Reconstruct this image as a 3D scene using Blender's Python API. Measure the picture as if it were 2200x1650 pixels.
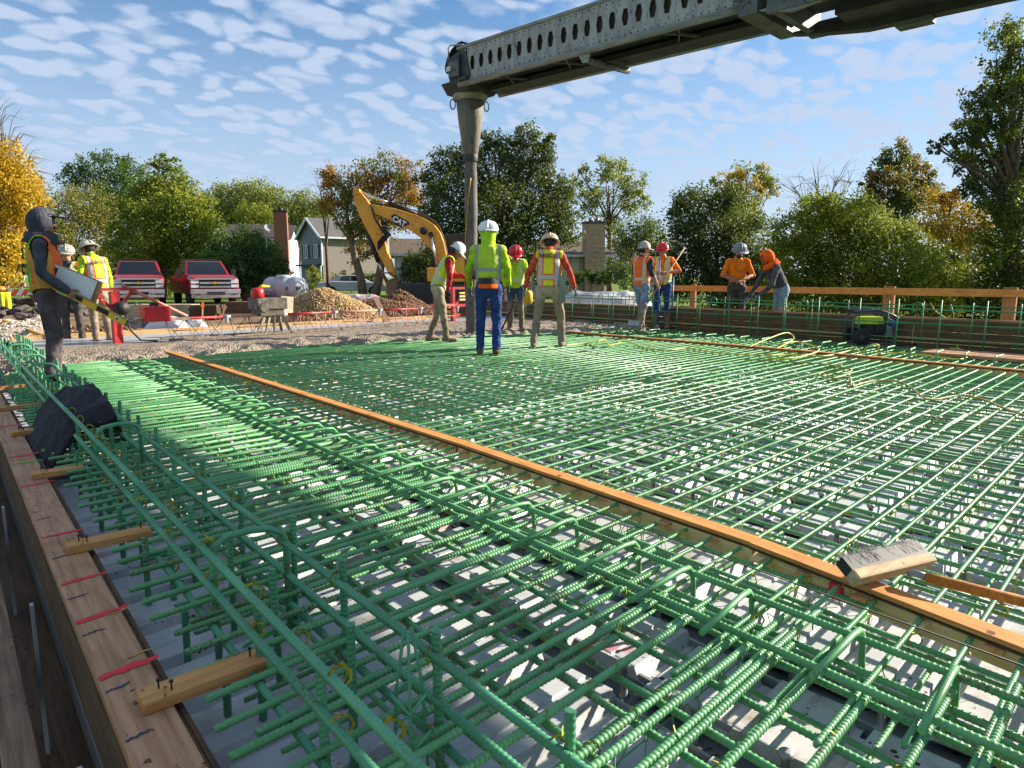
import bpy, bmesh, math, random
import numpy as np
from mathutils import Vector, Matrix, Euler, Quaternion
random.seed(7); rng = np.random.default_rng(7)
R = math.radians
SC = bpy.context.scene
COL = SC.collection
for o in list(bpy.data.objects): bpy.data.objects.remove(o)

# ------------------------------------------------------------------ camera
F, CX, CY, CZ = 1490.0, 1100.0, 825.0, 1.13          # focal length in photo pixels, eye height over the rebar mat
PITCH, YAW = math.atan(230 / 1490), R(39.4)
FW = np.array([math.sin(YAW) * math.cos(PITCH), math.cos(YAW) * math.cos(PITCH), -math.sin(PITCH)])
RT = np.array([math.cos(YAW), -math.sin(YAW), 0.0]); UP = np.cross(RT, FW); CAM = np.array([0, 0, CZ])
cam = bpy.data.cameras.new('camera'); camo = bpy.data.objects.new('camera', cam); COL.objects.link(camo)
cam.sensor_width = 36; cam.lens = F / 2200 * 36; cam.clip_start = 0.05; cam.clip_end = 5000
camo.location = CAM; camo.rotation_euler = (math.pi / 2 - PITCH, 0, -YAW)
SC.camera = camo
SC.render.resolution_x, SC.render.resolution_y = 1024, 768

# ------------------------------------------------------------------ sky and sun
SUN_AZ, SUN_EL = R(109), R(25)                        # azimuth clockwise from +Y
world = bpy.data.worlds.new('World'); SC.world = world; world.use_nodes = True
wn, wl = world.node_tree.nodes, world.node_tree.links; wn.clear()
def wnode(t, **k):
    n = wn.new(t)
    for a, b in k.items(): setattr(n, a, b)
    return n
def wmath(op, a, b=None, clamp=False):
    n = wnode('ShaderNodeMath', operation=op, use_clamp=clamp)
    for i, v in enumerate((a, b)):
        if v is None: continue
        if isinstance(v, (int, float)): n.inputs[i].default_value = v
        else: wl.new(v, n.inputs[i])
    return n.outputs[0]
sky = wnode('ShaderNodeTexSky', sky_type='NISHITA', sun_disc=False, sun_elevation=SUN_EL, sun_rotation=SUN_AZ,
            altitude=200, air_density=1.0, dust_density=0.15, ozone_density=2.0)
tc = wnode('ShaderNodeTexCoord'); sep = wnode('ShaderNodeSeparateXYZ'); wl.new(tc.outputs['Generated'], sep.inputs[0])
zc = wmath('ADD', wmath('MAXIMUM', sep.outputs[2], 0.0), 0.24)
px_, py_ = wmath('DIVIDE', sep.outputs[0], zc), wmath('DIVIDE', sep.outputs[1], zc)
cmb = wnode('ShaderNodeCombineXYZ'); wl.new(px_, cmb.inputs[0]); wl.new(py_, cmb.inputs[1])
def wnoise(scale, detail, rough, dist=0.0, vec=cmb.outputs[0]):
    n = wnode('ShaderNodeTexNoise'); n.inputs['Scale'].default_value = scale; n.inputs['Detail'].default_value = detail
    n.inputs['Roughness'].default_value = rough; n.inputs['Distortion'].default_value = dist; wl.new(vec, n.inputs['Vector']); return n.outputs['Fac']
mp = wnode('ShaderNodeMapping'); mp.inputs['Rotation'].default_value = (0, 0, R(25)); mp.inputs['Scale'].default_value = (1.0, 1.35, 1)
wl.new(cmb.outputs[0], mp.inputs[0])
vor = wnode('ShaderNodeTexVoronoi', feature='SMOOTH_F1'); vor.inputs['Scale'].default_value = 14.0; vor.inputs['Randomness'].default_value = 1.0
vor.inputs['Smoothness'].default_value = 0.6
warp = wnode('ShaderNodeTexNoise'); warp.inputs['Scale'].default_value = 7.0; warp.inputs['Detail'].default_value = 4
wl.new(mp.outputs[0], warp.inputs['Vector'])
wv = wnode('ShaderNodeVectorMath', operation='MULTIPLY_ADD'); wl.new(warp.outputs['Color'], wv.inputs[0]); wv.inputs[1].default_value = (0.16, 0.16, 0); wl.new(mp.outputs[0], wv.inputs[2])
wl.new(wv.outputs[0], vor.inputs['Vector'])
cells = wmath('SUBTRACT', 1.0, wmath('MULTIPLY', vor.outputs['Distance'], 1.35))
fine = wnoise(30.0, 7, 0.62, 0.3); big = wnoise(1.3, 3, 0.5)
d0 = wmath('ADD', wmath('MULTIPLY', cells, 0.85), wmath('ADD', wmath('MULTIPLY', fine, 0.30), wmath('MULTIPLY', big, 0.42)))
ramp = wnode('ShaderNodeMapRange', interpolation_type='SMOOTHSTEP'); wl.new(d0, ramp.inputs[0])
ramp.inputs[1].default_value = 0.30; ramp.inputs[2].default_value = 0.86; ramp.inputs[3].default_value = 0.0; ramp.inputs[4].default_value = 0.92
veil = wnode('ShaderNodeMapRange', interpolation_type='SMOOTHSTEP'); wl.new(sep.outputs[2], veil.inputs[0])
for i_, q_ in ((1, 0.0), (2, 0.42), (3, 0.86), (4, 0.0)): veil.inputs[i_].default_value = q_
cfac = wmath('MAXIMUM', ramp.outputs[0], veil.outputs[0])
bg1, bg2 = wnode('ShaderNodeBackground'), wnode('ShaderNodeBackground')
gam = wnode('ShaderNodeHueSaturation'); gam.inputs['Saturation'].default_value = 1.25; wl.new(sky.outputs[0], gam.inputs['Color'])
wl.new(gam.outputs[0], bg1.inputs[0]); bg1.inputs[1].default_value = 0.066
bg2.inputs[0].default_value = (0.55, 0.66, 0.86, 1); bg2.inputs[1].default_value = 0.44
mix = wnode('ShaderNodeMixShader'); wl.new(cfac, mix.inputs[0]); wl.new(bg1.outputs[0], mix.inputs[1]); wl.new(bg2.outputs[0], mix.inputs[2])
wout = wnode('ShaderNodeOutputWorld'); wl.new(mix.outputs[0], wout.inputs[0])

sl = bpy.data.lights.new('sun', 'SUN'); sl.energy = 5.0; sl.angle = R(0.53); sl.color = (1.0, 0.91, 0.77)
so = bpy.data.objects.new('sun', sl); COL.objects.link(so)
sd = Vector((math.sin(SUN_AZ) * math.cos(SUN_EL), math.cos(SUN_AZ) * math.cos(SUN_EL), math.sin(SUN_EL)))
so.rotation_euler = sd.to_track_quat('Z', 'Y').to_euler(); so.location = sd * 60
SC.view_settings.view_transform = 'Standard'; SC.view_settings.look = 'None'
SC.view_settings.gamma = 1.0; SC.view_settings.exposure = 1.25
SC.render.engine = 'CYCLES'
SC.world.cycles.sampling_method = "MANUAL"; SC.world.cycles.sample_map_resolution = 512
SC.cycles.max_bounces = 4; SC.cycles.diffuse_bounces = 3; SC.cycles.glossy_bounces = 2; SC.cycles.transmission_bounces = 3; SC.cycles.transparent_max_bounces = 6
SC.cycles.caustics_reflective = False; SC.cycles.caustics_refractive = False; SC.cycles.use_denoising = True

# ------------------------------------------------------------------ helpers
def S(r, g, b):
    f = lambda v: (v / 255) / 12.92 if v / 255 <= 0.04045 else ((v / 255 + 0.055) / 1.055) ** 2.4
    return (f(r), f(g), f(b), 1.0)
def at(px, t, z=0.0):
    """world point at height z in the direction of photo column px, t metres along the view axis"""
    k = (z - CZ - FW[2] * t) / UP[2]
    p = CAM + FW * t + RT * ((px - CX) / F * t) + UP * k
    return Vector(p)
def gp(px, py, z=0.0):
    d = FW + RT * (px - CX) / F - UP * (py - CY) / F
    return Vector(CAM + d * ((z - CZ) / d[2]))
def tag(o, label=None, cat=None, group=None, kind=None):
    if label: o['label'] = label
    if cat: o['category'] = cat
    if group: o['group'] = group
    if kind: o['kind'] = kind
    return o
def thing(name, label, cat, loc=(0, 0, 0), rz=0.0, group=None):
    o = bpy.data.objects.new(name, None); COL.objects.link(o); o.location = loc; o.rotation_euler = (0, 0, rz)
    o.empty_display_size = 0.2
    return tag(o, label, cat, group)
def link(name, me, parent=None, loc=None, rot=None):
    o = bpy.data.objects.new(name, me); COL.objects.link(o)
    if parent is not None: o.parent = parent
    if loc is not None: o.location = loc
    if rot is not None: o.rotation_euler = rot
    return o
def basis(d):
    d = Vector(d).normalized(); a = Vector((0, 0, 1)) if abs(d.z) < 0.95 else Vector((1, 0, 0))
    u = d.cross(a).normalized(); return u, u.cross(d).normalized()
class MB:
    def __init__(s): s.v, s.f, s.m, s.i, s.sm = [], [], [], 0, []
    def add(s, v, f, smooth=False):
        n = len(s.v); s.v += [tuple(p) for p in v]; s.f += [tuple(a + n for a in q) for q in f]; s.m += [s.i] * len(f); s.sm += [smooth] * len(f); return s
    def box(s, c, d, rot=None, taper=1.0):
        x, y, z = d[0] / 2, d[1] / 2, d[2] / 2; t = taper
        P = [(-x, -y, -z), (x, -y, -z), (x, y, -z), (-x, y, -z), (-x * t, -y * t, z), (x * t, -y * t, z), (x * t, y * t, z), (-x * t, y * t, z)]
        if rot is not None:
            m = rot if isinstance(rot, Matrix) else Euler(rot).to_matrix(); P = [m @ Vector(p) for p in P]
        return s.add([(p[0] + c[0], p[1] + c[1], p[2] + c[2]) for p in P], [(3, 2, 1, 0), (4, 5, 6, 7), (0, 1, 5, 4), (1, 2, 6, 5), (2, 3, 7, 6), (3, 0, 4, 7)])
    def bar(s, a, b, w, h, up=(0, 0, 1)):
        a, b = Vector(a), Vector(b); d = (b - a).normalized(); u = d.cross(Vector(up)).normalized(); v = u.cross(d)
        P = [p + u * i * w / 2 + v * j * h / 2 for p in (a, b) for i, j in ((-1, -1), (1, -1), (1, 1), (-1, 1))]
        return s.add(P, [(3, 2, 1, 0), (4, 5, 6, 7), (0, 1, 5, 4), (1, 2, 6, 5), (2, 3, 7, 6), (3, 0, 4, 7)])
    def tube(s, pts, r, n=8, caps=True, smooth=True, sx=1.0, sy=1.0):
        pts = [Vector(p) for p in pts]; k = len(pts); rs = r if isinstance(r, (list, tuple)) else [r] * k
        V, Fc = [], []; u = None
        for i, p in enumerate(pts):
            d = (pts[min(i + 1, k - 1)] - pts[max(i - 1, 0)])
            if d.length < 1e-9: d = Vector((0, 0, 1))
            d.normalize()
            if u is None: u, v = basis(d)
            else:
                u = (u - d * u.dot(d)); u = u.normalized() if u.length > 1e-6 else basis(d)[0]; v = u.cross(d)
            for j in range(n):
                a = 2 * math.pi * j / n; V.append(p + (u * math.cos(a) * sx + v * math.sin(a) * sy) * rs[i])
        for i in range(k - 1):
            for j in range(n):
                Fc.append((i * n + j, (i + 1) * n + j, (i + 1) * n + (j + 1) % n, i * n + (j + 1) % n))
        s.add(V, Fc, smooth)
        if caps:
            n0 = len(s.v) - len(V)
            s.f += [tuple(n0 + j for j in range(n)), tuple(n0 + (k - 1) * n + j for j in reversed(range(n)))]; s.m += [s.i] * 2; s.sm += [False] * 2
        return s
    def cyl(s, a, b, r, r2=None, n=12, smooth=True): return s.tube([a, b], [r, r if r2 is None else r2], n, True, smooth)
    def lathe(s, c, prof, n=16, axis=(0, 0, 1), smooth=True, sx=1.0, sy=1.0):
        c = Vector(c); d = Vector(axis).normalized(); u, v = basis(d); V, Fc = [], []; k = len(prof)
        for r, z in prof:
            for j in range(n):
                a = 2 * math.pi * j / n; V.append(c + d * z + u * (r * math.cos(a) * sx) + v * (r * math.sin(a) * sy))
        for i in range(k - 1):
            for j in range(n): Fc.append((i * n + j, i * n + (j + 1) % n, (i + 1) * n + (j + 1) % n, (i + 1) * n + j))
        return s.add(V, Fc, smooth)
    def ell(s, c, r, n=12, m=8, rot=None, smooth=True):
        V, Fc = [], []
        mt = rot if isinstance(rot, Matrix) else (Euler(rot).to_matrix() if rot is not None else None)
        for i in range(m + 1):
            th = math.pi * i / m
            for j in range(n):
                ph = 2 * math.pi * j / n; p = Vector((r[0] * math.sin(th) * math.cos(ph), r[1] * math.sin(th) * math.sin(ph), r[2] * math.cos(th)))
                if mt: p = mt @ p
                V.append(p + Vector(c))
        for i in range(m):
            for j in range(n): Fc.append((i * n + j, (i + 1) * n + j, (i + 1) * n + (j + 1) % n, i * n + (j + 1) % n))
        return s.add(V, Fc, smooth)
    def prism(s, poly, axis, a, b):
        """polygon in the two axes other than axis (in xyz order), extruded from a to b"""
        def p3(q, t):
            q = list(q); q.insert(axis, t); return tuple(q)
        n = len(poly); V = [p3(q, a) for q in poly] + [p3(q, b) for q in poly]
        return s.add(V, [tuple(range(n - 1, -1, -1)), tuple(range(n, 2 * n))] + [(i, (i + 1) % n, n + (i + 1) % n, n + i) for i in range(n)])
    def mesh(s, name, mats):
        me = bpy.data.meshes.new(name); me.from_pydata(s.v, [], s.f)
        for m in (mats if isinstance(mats, (list, tuple)) else [mats]): me.materials.append(m)
        me.polygons.foreach_set('material_index', s.m); me.polygons.foreach_set('use_smooth', s.sm)
        bm = bmesh.new(); bm.from_mesh(me); bmesh.ops.recalc_face_normals(bm, faces=bm.faces); bm.to_mesh(me); bm.free()
        me.update(); return me
    def build(s, name, mats, parent=None, loc=None, rot=None): return link(name, s.mesh(name, mats), parent, loc, rot)
def copy_tree(o, parent=None):
    c = o.copy(); COL.objects.link(c); c.parent = parent
    for ch in list(o.children): copy_tree(ch, c)
    return c
def bevel(o, w=0.01, seg=2):
    m = o.modifiers.new('bevel', 'BEVEL'); m.width = w; m.segments = seg; m.limit_method = 'ANGLE'; m.angle_limit = R(35); return o
def np_mesh(name, V, Q, mats, smooth=False):
    """V (n,3), Q (k,3|4) index array"""
    me = bpy.data.meshes.new(name); V = np.asarray(V, np.float32); Q = np.asarray(Q, np.int32); k, w = Q.shape
    me.vertices.add(len(V)); me.vertices.foreach_set('co', V.ravel()); me.loops.add(k * w); me.loops.foreach_set('vertex_index', Q.ravel())
    me.polygons.add(k); me.polygons.foreach_set('loop_start', np.arange(0, k * w, w, dtype=np.int32))
    me.polygons.foreach_set('loop_total', np.full(k, w, np.int32)); me.update(calc_edges=True)
    if smooth: me.polygons.foreach_set('use_smooth', np.ones(k, bool))
    for m in (mats if isinstance(mats, (list, tuple)) else [mats]): me.materials.append(m)
    return me
def vnoise(x, y, seed=0):
    """smooth value noise on arrays"""
    xi, yi = np.floor(x).astype(int), np.floor(y).astype(int); fx, fy = x - xi, y - yi
    fx, fy = fx * fx * (3 - 2 * fx), fy * fy * (3 - 2 * fy)
    def h(a, b):
        n = (a * 374761393 + b * 668265263 + seed * 1442695041) & 0x7fffffff; n = ((n ^ (n >> 13)) * 1274126177) & 0x7fffffff; return ((n ^ (n >> 16)) & 0xffff) / 65535.0
    return (h(xi, yi) * (1 - fx) + h(xi + 1, yi) * fx) * (1 - fy) + (h(xi, yi + 1) * (1 - fx) + h(xi + 1, yi + 1) * fx) * fy
def fbm(x, y, o=4, seed=0):
    s, a = 0, 0.5
    for i in range(o): s = s + a * vnoise(x * 2 ** i, y * 2 ** i, seed + i); a *= 0.5
    return s

# ------------------------------------------------------------------ materials
MATS = {}
def nodes(name):
    m = bpy.data.materials.new(name); m.use_nodes = True; n, l = m.node_tree.nodes, m.node_tree.links
    return m, n, l, n['Principled BSDF']
def tex(n, l, typ, scale, vec=None, **k):
    t = n.new(typ); t.inputs['Scale'].default_value = scale
    for a, b in k.items():
        if a in t.inputs: t.inputs[a].default_value = b
        else: setattr(t, a, b)
    if vec is not None: l.new(vec, t.inputs['Vector'])
    return t
def mixc(n, l, fac, a, b, blend='MIX'):
    m = n.new('ShaderNodeMix'); m.data_type = 'RGBA'; m.blend_type = blend
    for i, v in ((0, fac), (6, a), (7, b)):
        if isinstance(v, (int, float)): m.inputs[i].default_value = v
        elif isinstance(v, tuple): m.inputs[i].default_value = v
        else: l.new(v, m.inputs[i])
    return m.outputs[2]
def rng_map(n, l, v, a, b, c=0.0, d=1.0):
    m = n.new('ShaderNodeMapRange'); l.new(v, m.inputs[0])
    for i, q in enumerate((a, b, c, d)): m.inputs[i + 1].default_value = q
    return m.outputs[0]
def M(name, c1, c2=None, scale=6.0, rough=0.7, metal=0.0, bump=0.0, bscale=None, stretch=(1, 1, 1), c3=None, s3=40.0, t3=0.62, spec=0.5, detail=5, lo=0.35, hi=0.65, vec='Object', rand=0.0):
    """general procedural surface: two tones by noise, optional third speckle tone, bump"""
    if name in MATS: return MATS[name]
    m, n, l, b = nodes(name); t = n.new('ShaderNodeTexCoord'); mp = n.new('ShaderNodeMapping'); mp.inputs['Scale'].default_value = stretch
    src = t.outputs[vec]
    if rand:
        oi = n.new('ShaderNodeObjectInfo'); va = n.new('ShaderNodeVectorMath'); va.operation = 'ADD'; sc = n.new('ShaderNodeVectorMath'); sc.operation = 'SCALE'
        cb = n.new('ShaderNodeCombineXYZ')
        for i in range(3): l.new(oi.outputs['Random'], cb.inputs[i])
        l.new(cb.outputs[0], sc.inputs[0]); sc.inputs['Scale'].default_value = 50.0; l.new(src, va.inputs[0]); l.new(sc.outputs[0], va.inputs[1]); src = va.outputs[0]
    l.new(src, mp.inputs[0]); v = mp.outputs[0]
    b.inputs['Roughness'].default_value = rough; b.inputs['Metallic'].default_value = metal; b.inputs['Specular IOR Level'].default_value = spec
    if c2 is None: c2 = tuple(x * 0.75 for x in c1[:3]) + (1,)
    nz = tex(n, l, 'ShaderNodeTexNoise', scale, v, Detail=detail, Roughness=0.6)
    col = mixc(n, l, rng_map(n, l, nz.outputs['Fac'], lo, hi), c1, c2)
    if rand:
        col = mixc(n, l, rng_map(n, l, oi.outputs['Random'], 0, 1, 0, rand), col, tuple(x * 0.55 for x in c1[:3]) + (1,))
    if c3 is not None:
        n3 = tex(n, l, 'ShaderNodeTexNoise', s3, v, Detail=3, Roughness=0.5); col = mixc(n, l, rng_map(n, l, n3.outputs['Fac'], t3, t3 + 0.05), col, c3)
    l.new(col, b.inputs['Base Color'])
    if bump:
        nb = tex(n, l, 'ShaderNodeTexNoise', bscale or scale * 4, v, Detail=4, Roughness=0.6); bp = n.new('ShaderNodeBump'); bp.inputs['Strength'].default_value = min(1.0, bump); bp.inputs['Distance'].default_value = 0.02
        l.new(nb.outputs['Fac'], bp.inputs['Height']); l.new(bp.outputs[0], b.inputs['Normal'])
    MATS[name] = m; return m
def glass_mat(name, c=(0.02, 0.025, 0.03, 1)):
    if name in MATS: return MATS[name]
    m, n, l, b = nodes(name); b.inputs['Base Color'].default_value = c; b.inputs['Roughness'].default_value = 0.06; b.inputs['Specular IOR Level'].default_value = 0.8
    MATS[name] = m; return m
def wood(name, c1, c2, axis=1, rough=0.75, knots=True):
    if name in MATS: return MATS[name]
    m, n, l, b = nodes(name); t = n.new('ShaderNodeTexCoord'); oi = n.new('ShaderNodeObjectInfo'); mp = n.new('ShaderNodeMapping')
    st = [22, 22, 22]; st[axis] = 1.2; mp.inputs['Scale'].default_value = st; l.new(t.outputs['Object'], mp.inputs[0])
    va = n.new('ShaderNodeVectorMath'); va.operation = 'ADD'; cb = n.new('ShaderNodeCombineXYZ'); l.new(oi.outputs['Random'], cb.inputs[0]); l.new(oi.outputs['Random'], cb.inputs[1])
    sc = n.new('ShaderNodeVectorMath'); sc.operation = 'SCALE'; sc.inputs['Scale'].default_value = 37.0; l.new(cb.outputs[0], sc.inputs[0]); l.new(mp.outputs[0], va.inputs[0]); l.new(sc.outputs[0], va.inputs[1])
    nz = tex(n, l, 'ShaderNodeTexNoise', 2.2, va.outputs[0], Detail=6, Roughness=0.65, Distortion=0.4)
    col = mixc(n, l, rng_map(n, l, nz.outputs['Fac'], 0.32, 0.68), c1, c2)
    n2 = tex(n, l, 'ShaderNodeTexNoise', 2.5, t.outputs['Object'], Detail=4); col = mixc(n, l, rng_map(n, l, n2.outputs['Fac'], 0.5, 0.75, 0, 0.55), col, tuple(x * 0.35 for x in c2[:3]) + (1,))
    if knots:
        n3 = tex(n, l, 'ShaderNodeTexNoise', 26, t.outputs['Object'], Detail=2); col = mixc(n, l, rng_map(n, l, n3.outputs['Fac'], 0.68, 0.74, 0, 0.85), col, tuple(x * 0.12 for x in c2[:3]) + (1,))
    l.new(col, b.inputs['Base Color']); b.inputs['Roughness'].default_value = rough; b.inputs['Specular IOR Level'].default_value = 0.3
    bp = n.new('ShaderNodeBump'); bp.inputs['Strength'].default_value = 0.35; bp.inputs['Distance'].default_value = 0.004; l.new(nz.outputs['Fac'], bp.inputs['Height']); l.new(bp.outputs[0], b.inputs['Normal'])
    MATS[name] = m; return m

def rebar_mat(name, c1, c2):
    m, n, l, b = nodes(name); t = n.new('ShaderNodeTexCoord'); oi = n.new('ShaderNodeObjectInfo')
    va = n.new('ShaderNodeVectorMath'); va.operation = 'ADD'; sc = n.new('ShaderNodeVectorMath'); sc.operation = 'SCALE'; cb = n.new('ShaderNodeCombineXYZ')
    for i in range(3): l.new(oi.outputs['Random'], cb.inputs[i])
    l.new(cb.outputs[0], sc.inputs[0]); sc.inputs['Scale'].default_value = 60; l.new(t.outputs['Object'], va.inputs[0]); l.new(sc.outputs[0], va.inputs[1]); v = va.outputs[0]
    nz = tex(n, l, 'ShaderNodeTexNoise', 2.5, v, Detail=3); col = mixc(n, l, rng_map(n, l, nz.outputs['Fac'], 0.35, 0.65), c1, c2)
    col = mixc(n, l, rng_map(n, l, oi.outputs['Random'], 0, 1, 0, 0.45), col, tuple(x * 0.7 for x in c2[:3]) + (1,))
    dm = tex(n, l, 'ShaderNodeTexNoise', 3.0, v, Detail=2); df = tex(n, l, 'ShaderNodeTexNoise', 90, v, Detail=4, Roughness=0.7)
    mu = n.new('ShaderNodeMath'); mu.operation = 'MULTIPLY'; l.new(rng_map(n, l, dm.outputs['Fac'], 0.54, 0.68), mu.inputs[0]); l.new(rng_map(n, l, df.outputs['Fac'], 0.46, 0.58), mu.inputs[1])
    col = mixc(n, l, mu.outputs[0], col, S(96, 78, 50))
    l.new(col, b.inputs['Base Color']); b.inputs['Roughness'].default_value = 0.42; b.inputs['Specular IOR Level'].default_value = 0.45
    MATS[name] = m; return m
GREEN = rebar_mat('epoxy_green', S(110, 172, 112), S(82, 146, 88))
GREEN_SHADE = rebar_mat('epoxy_green_shade', S(98, 168, 122), S(70, 138, 98))  # same green coating, with the bluish shade on the edge cage put into the colour
TIE = M('tie_wire', S(196, 176, 30), S(120, 110, 30), 30, 0.5, 0.2)
WIRE = M('black_wire', S(60, 48, 36), S(34, 28, 24), 30, 0.6)
STEEL = M('galvanised', S(176, 180, 182), S(128, 132, 136), 3, 0.5, 0.35, 0.1)
WOODN = wood('wood_new', S(214, 152, 84), S(172, 108, 52))
WOODX = wood('wood_new_x', S(214, 160, 96), S(180, 120, 62), 0)
WOODP = wood('wood_pale', S(222, 196, 138), S(196, 160, 98))
WOODF = wood('wood_form', S(196, 152, 112), S(150, 108, 76))
WOODD = wood('wood_dark', S(112, 84, 56), S(70, 52, 36))
WOODZ = wood('wood_post', S(190, 140, 86), S(150, 104, 60), 2)
PLY = M('ply_edge', S(92, 56, 30), S(60, 36, 22), 4, 0.8, stretch=(1, 1, 90))
BLACK = M('black', S(22, 22, 24), S(34, 34, 36), 8, 0.6)
RUBBER = M('rubber', S(30, 30, 30), S(44, 43, 41), 6, 0.85, bump=0.2)
# ================================================================== setting: ground, deck floor
BD = np.array([0.9943, 0.1066])                      # direction of the transverse bars
BANG = math.atan2(BD[1], BD[0])
def ground_h(x, y):
    sm = lambda a, b, t: np.clip((t - a) / (b - a), 0, 1) ** 2 * (3 - 2 * np.clip((t - a) / (b - a), 0, 1))
    h = -0.12 + 0 * x
    side = sm(13.2, 14.2, x) * (1 - sm(17, 26, y)); h = h * (1 - side) - 0.62 * side
    h = h + (fbm(x * 0.15, y * 0.15, 3, 5) - 0.45) * 0.25 * sm(24, 40, np.hypot(x, y))
    pit = (1 - sm(17.3, 17.5, y)) * (1 - sm(13.2, 13.9, x)); h = h * (1 - pit) - 2.4 * pit
    return h
gx = np.unique(np.concatenate([np.linspace(-1500, -60, 14), np.linspace(-60, -5, 24), np.linspace(-5, 30, 100), np.linspace(30, 130, 44), np.linspace(130, 1500, 12)]))
gy = np.unique(np.concatenate([np.linspace(-1500, -30, 12), np.linspace(-30, 10, 30), np.linspace(10, 40, 100), np.linspace(40, 140, 40), np.linspace(140, 1500, 12)]))
GX, GY = np.meshgrid(gx, gy, indexing='ij'); GV = np.stack([GX, GY, ground_h(GX, GY)], -1).reshape(-1, 3)
ii = np.arange(len(gx) * len(gy)).reshape(len(gx), len(gy)); GQ = np.stack([ii[:-1, :-1], ii[1:, :-1], ii[1:, 1:], ii[:-1, 1:]], -1).reshape(-1, 4)
def ground_mat():
    m, n, l, b = nodes('ground'); t = n.new('ShaderNodeTexCoord'); v = t.outputs['Object']
    a = tex(n, l, 'ShaderNodeTexNoise', 0.35, v, Detail=5); g = mixc(n, l, rng_map(n, l, a.outputs['Fac'], 0.35, 0.65), S(96, 132, 44), S(120, 128, 58))
    f = tex(n, l, 'ShaderNodeTexNoise', 14, v, Detail=5, Roughness=0.7); g = mixc(n, l, rng_map(n, l, f.outputs['Fac'], 0.4, 0.62, 0, 0.6), g, S(62, 84, 26))
    sp = n.new('ShaderNodeSeparateXYZ'); l.new(v, sp.inputs[0])
    dn = tex(n, l, 'ShaderNodeTexNoise', 1.7, v, Detail=6, Roughness=0.65); d = mixc(n, l, rng_map(n, l, dn.outputs['Fac'], 0.35, 0.65), S(150, 124, 96), S(98, 80, 62))
    # bare dirt of the approach inside a ragged outline
    w = tex(n, l, 'ShaderNodeTexNoise', 0.25, v, Detail=3); add = n.new('ShaderNodeMath'); add.operation = 'MULTIPLY_ADD'; l.new(w.outputs['Fac'], add.inputs[0]); add.inputs[1].default_value = 8; l.new(sp.outputs[0], add.inputs[2])
    fx = n.new('ShaderNodeMath'); fx.operation = 'MULTIPLY'; l.new(rng_map(n, l, add.outputs[0], 17.2, 17.8, 1, 0), fx.inputs[0]); l.new(rng_map(n, l, sp.outputs[1], 33, 34, 1, 0), fx.inputs[1])
    fy = n.new('ShaderNodeMath'); fy.operation = 'MULTIPLY'; l.new(fx.outputs[0], fy.inputs[0]); l.new(rng_map(n, l, sp.outputs[0], -7, -6), fy.inputs[1])
    l.new(mixc(n, l, fy.outputs[0], g, d), b.inputs['Base Color']); b.inputs['Roughness'].default_value = 0.95; b.inputs['Specular IOR Level'].default_value = 0.2
    bp = n.new('ShaderNodeBump'); bp.inputs['Strength'].default_value = 0.8; bp.inputs['Distance'].default_value = 0.06; l.new(f.outputs['Fac'], bp.inputs['Height']); l.new(bp.outputs[0], b.inputs['Normal'])
    return m
tag(link('ground', np_mesh('ground', GV, GQ, ground_mat(), True)), kind='structure')
# unseen slab added under the metal pans to block light through gaps, and the approach road beyond it
BLOCKC = M('light_block_grey', S(150, 146, 138), S(118, 114, 108), 2, 0.9, bump=0.3)
b = MB(); b.box((6.5, 5.5, -0.42), (12.5, 24, 0.12)); tag(b.build('light_block_slab', BLOCKC), kind='structure')

# ------------------------------------------------------------------ metal deck pans, girder flanges, studs
def pan_mat():
    m, n, l, b = nodes('deck_pan'); t = n.new('ShaderNodeTexCoord'); oi = n.new('ShaderNodeObjectInfo'); geo = n.new('ShaderNodeNewGeometry'); v = geo.outputs['Position']
    a = tex(n, l, 'ShaderNodeTexNoise', 1.6, v, Detail=6, Roughness=0.6); col = mixc(n, l, rng_map(n, l, a.outputs['Fac'], 0.35, 0.65), S(204, 203, 200), S(176, 178, 180))
    col = mixc(n, l, rng_map(n, l, oi.outputs['Random'], 0, 1, 0, 0.4), col, S(180, 184, 190))
    d = tex(n, l, 'ShaderNodeTexNoise', 5.5, v, Detail=7, Roughness=0.7); col = mixc(n, l, rng_map(n, l, d.outputs['Fac'], 0.52, 0.70, 0, 0.8), col, S(146, 128, 104))
    s = tex(n, l, 'ShaderNodeTexVoronoi', 26, v); s2 = tex(n, l, 'ShaderNodeTexNoise', 4, v, Detail=2); th = n.new('ShaderNodeMath'); th.operation = 'LESS_THAN'; l.new(s.outputs['Distance'], th.inputs[0]); l.new(rng_map(n, l, s2.outputs['Fac'], 0.45, 0.75, 0.0, 0.26), th.inputs[1])
    col = mixc(n, l, th.outputs[0], col, S(52, 40, 30))
    # sprayed layout paint: sparse soft dabs
    for sc, c, lo in ((1.15, S(226, 62, 40), 0.735), (1.4, S(206, 70, 84), 0.75)):
        mpn = n.new('ShaderNodeMapping'); mpn.inputs['Location'].default_value = (sc * 31, sc * 7, 3); l.new(v, mpn.inputs[0])
        p = tex(n, l, 'ShaderNodeTexNoise', sc * 1.6, mpn.outputs[0], Detail=3, Roughness=0.6); col = mixc(n, l, rng_map(n, l, p.outputs['Fac'], lo - 0.06, lo, 0, 0.85), col, c)
    l.new(col, b.inputs['Base Color']); b.inputs['Metallic'].default_value = 0.15; b.inputs['Roughness'].default_value = 0.6
    bp = n.new('ShaderNodeBump'); bp.inputs['Strength'].default_value = 0.25; bp.inputs['Distance'].default_value = 0.01; l.new(d.outputs['Fac'], bp.inputs['Height']); l.new(bp.outputs[0], b.inputs['Normal'])
    return m
PAN = pan_mat()
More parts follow.
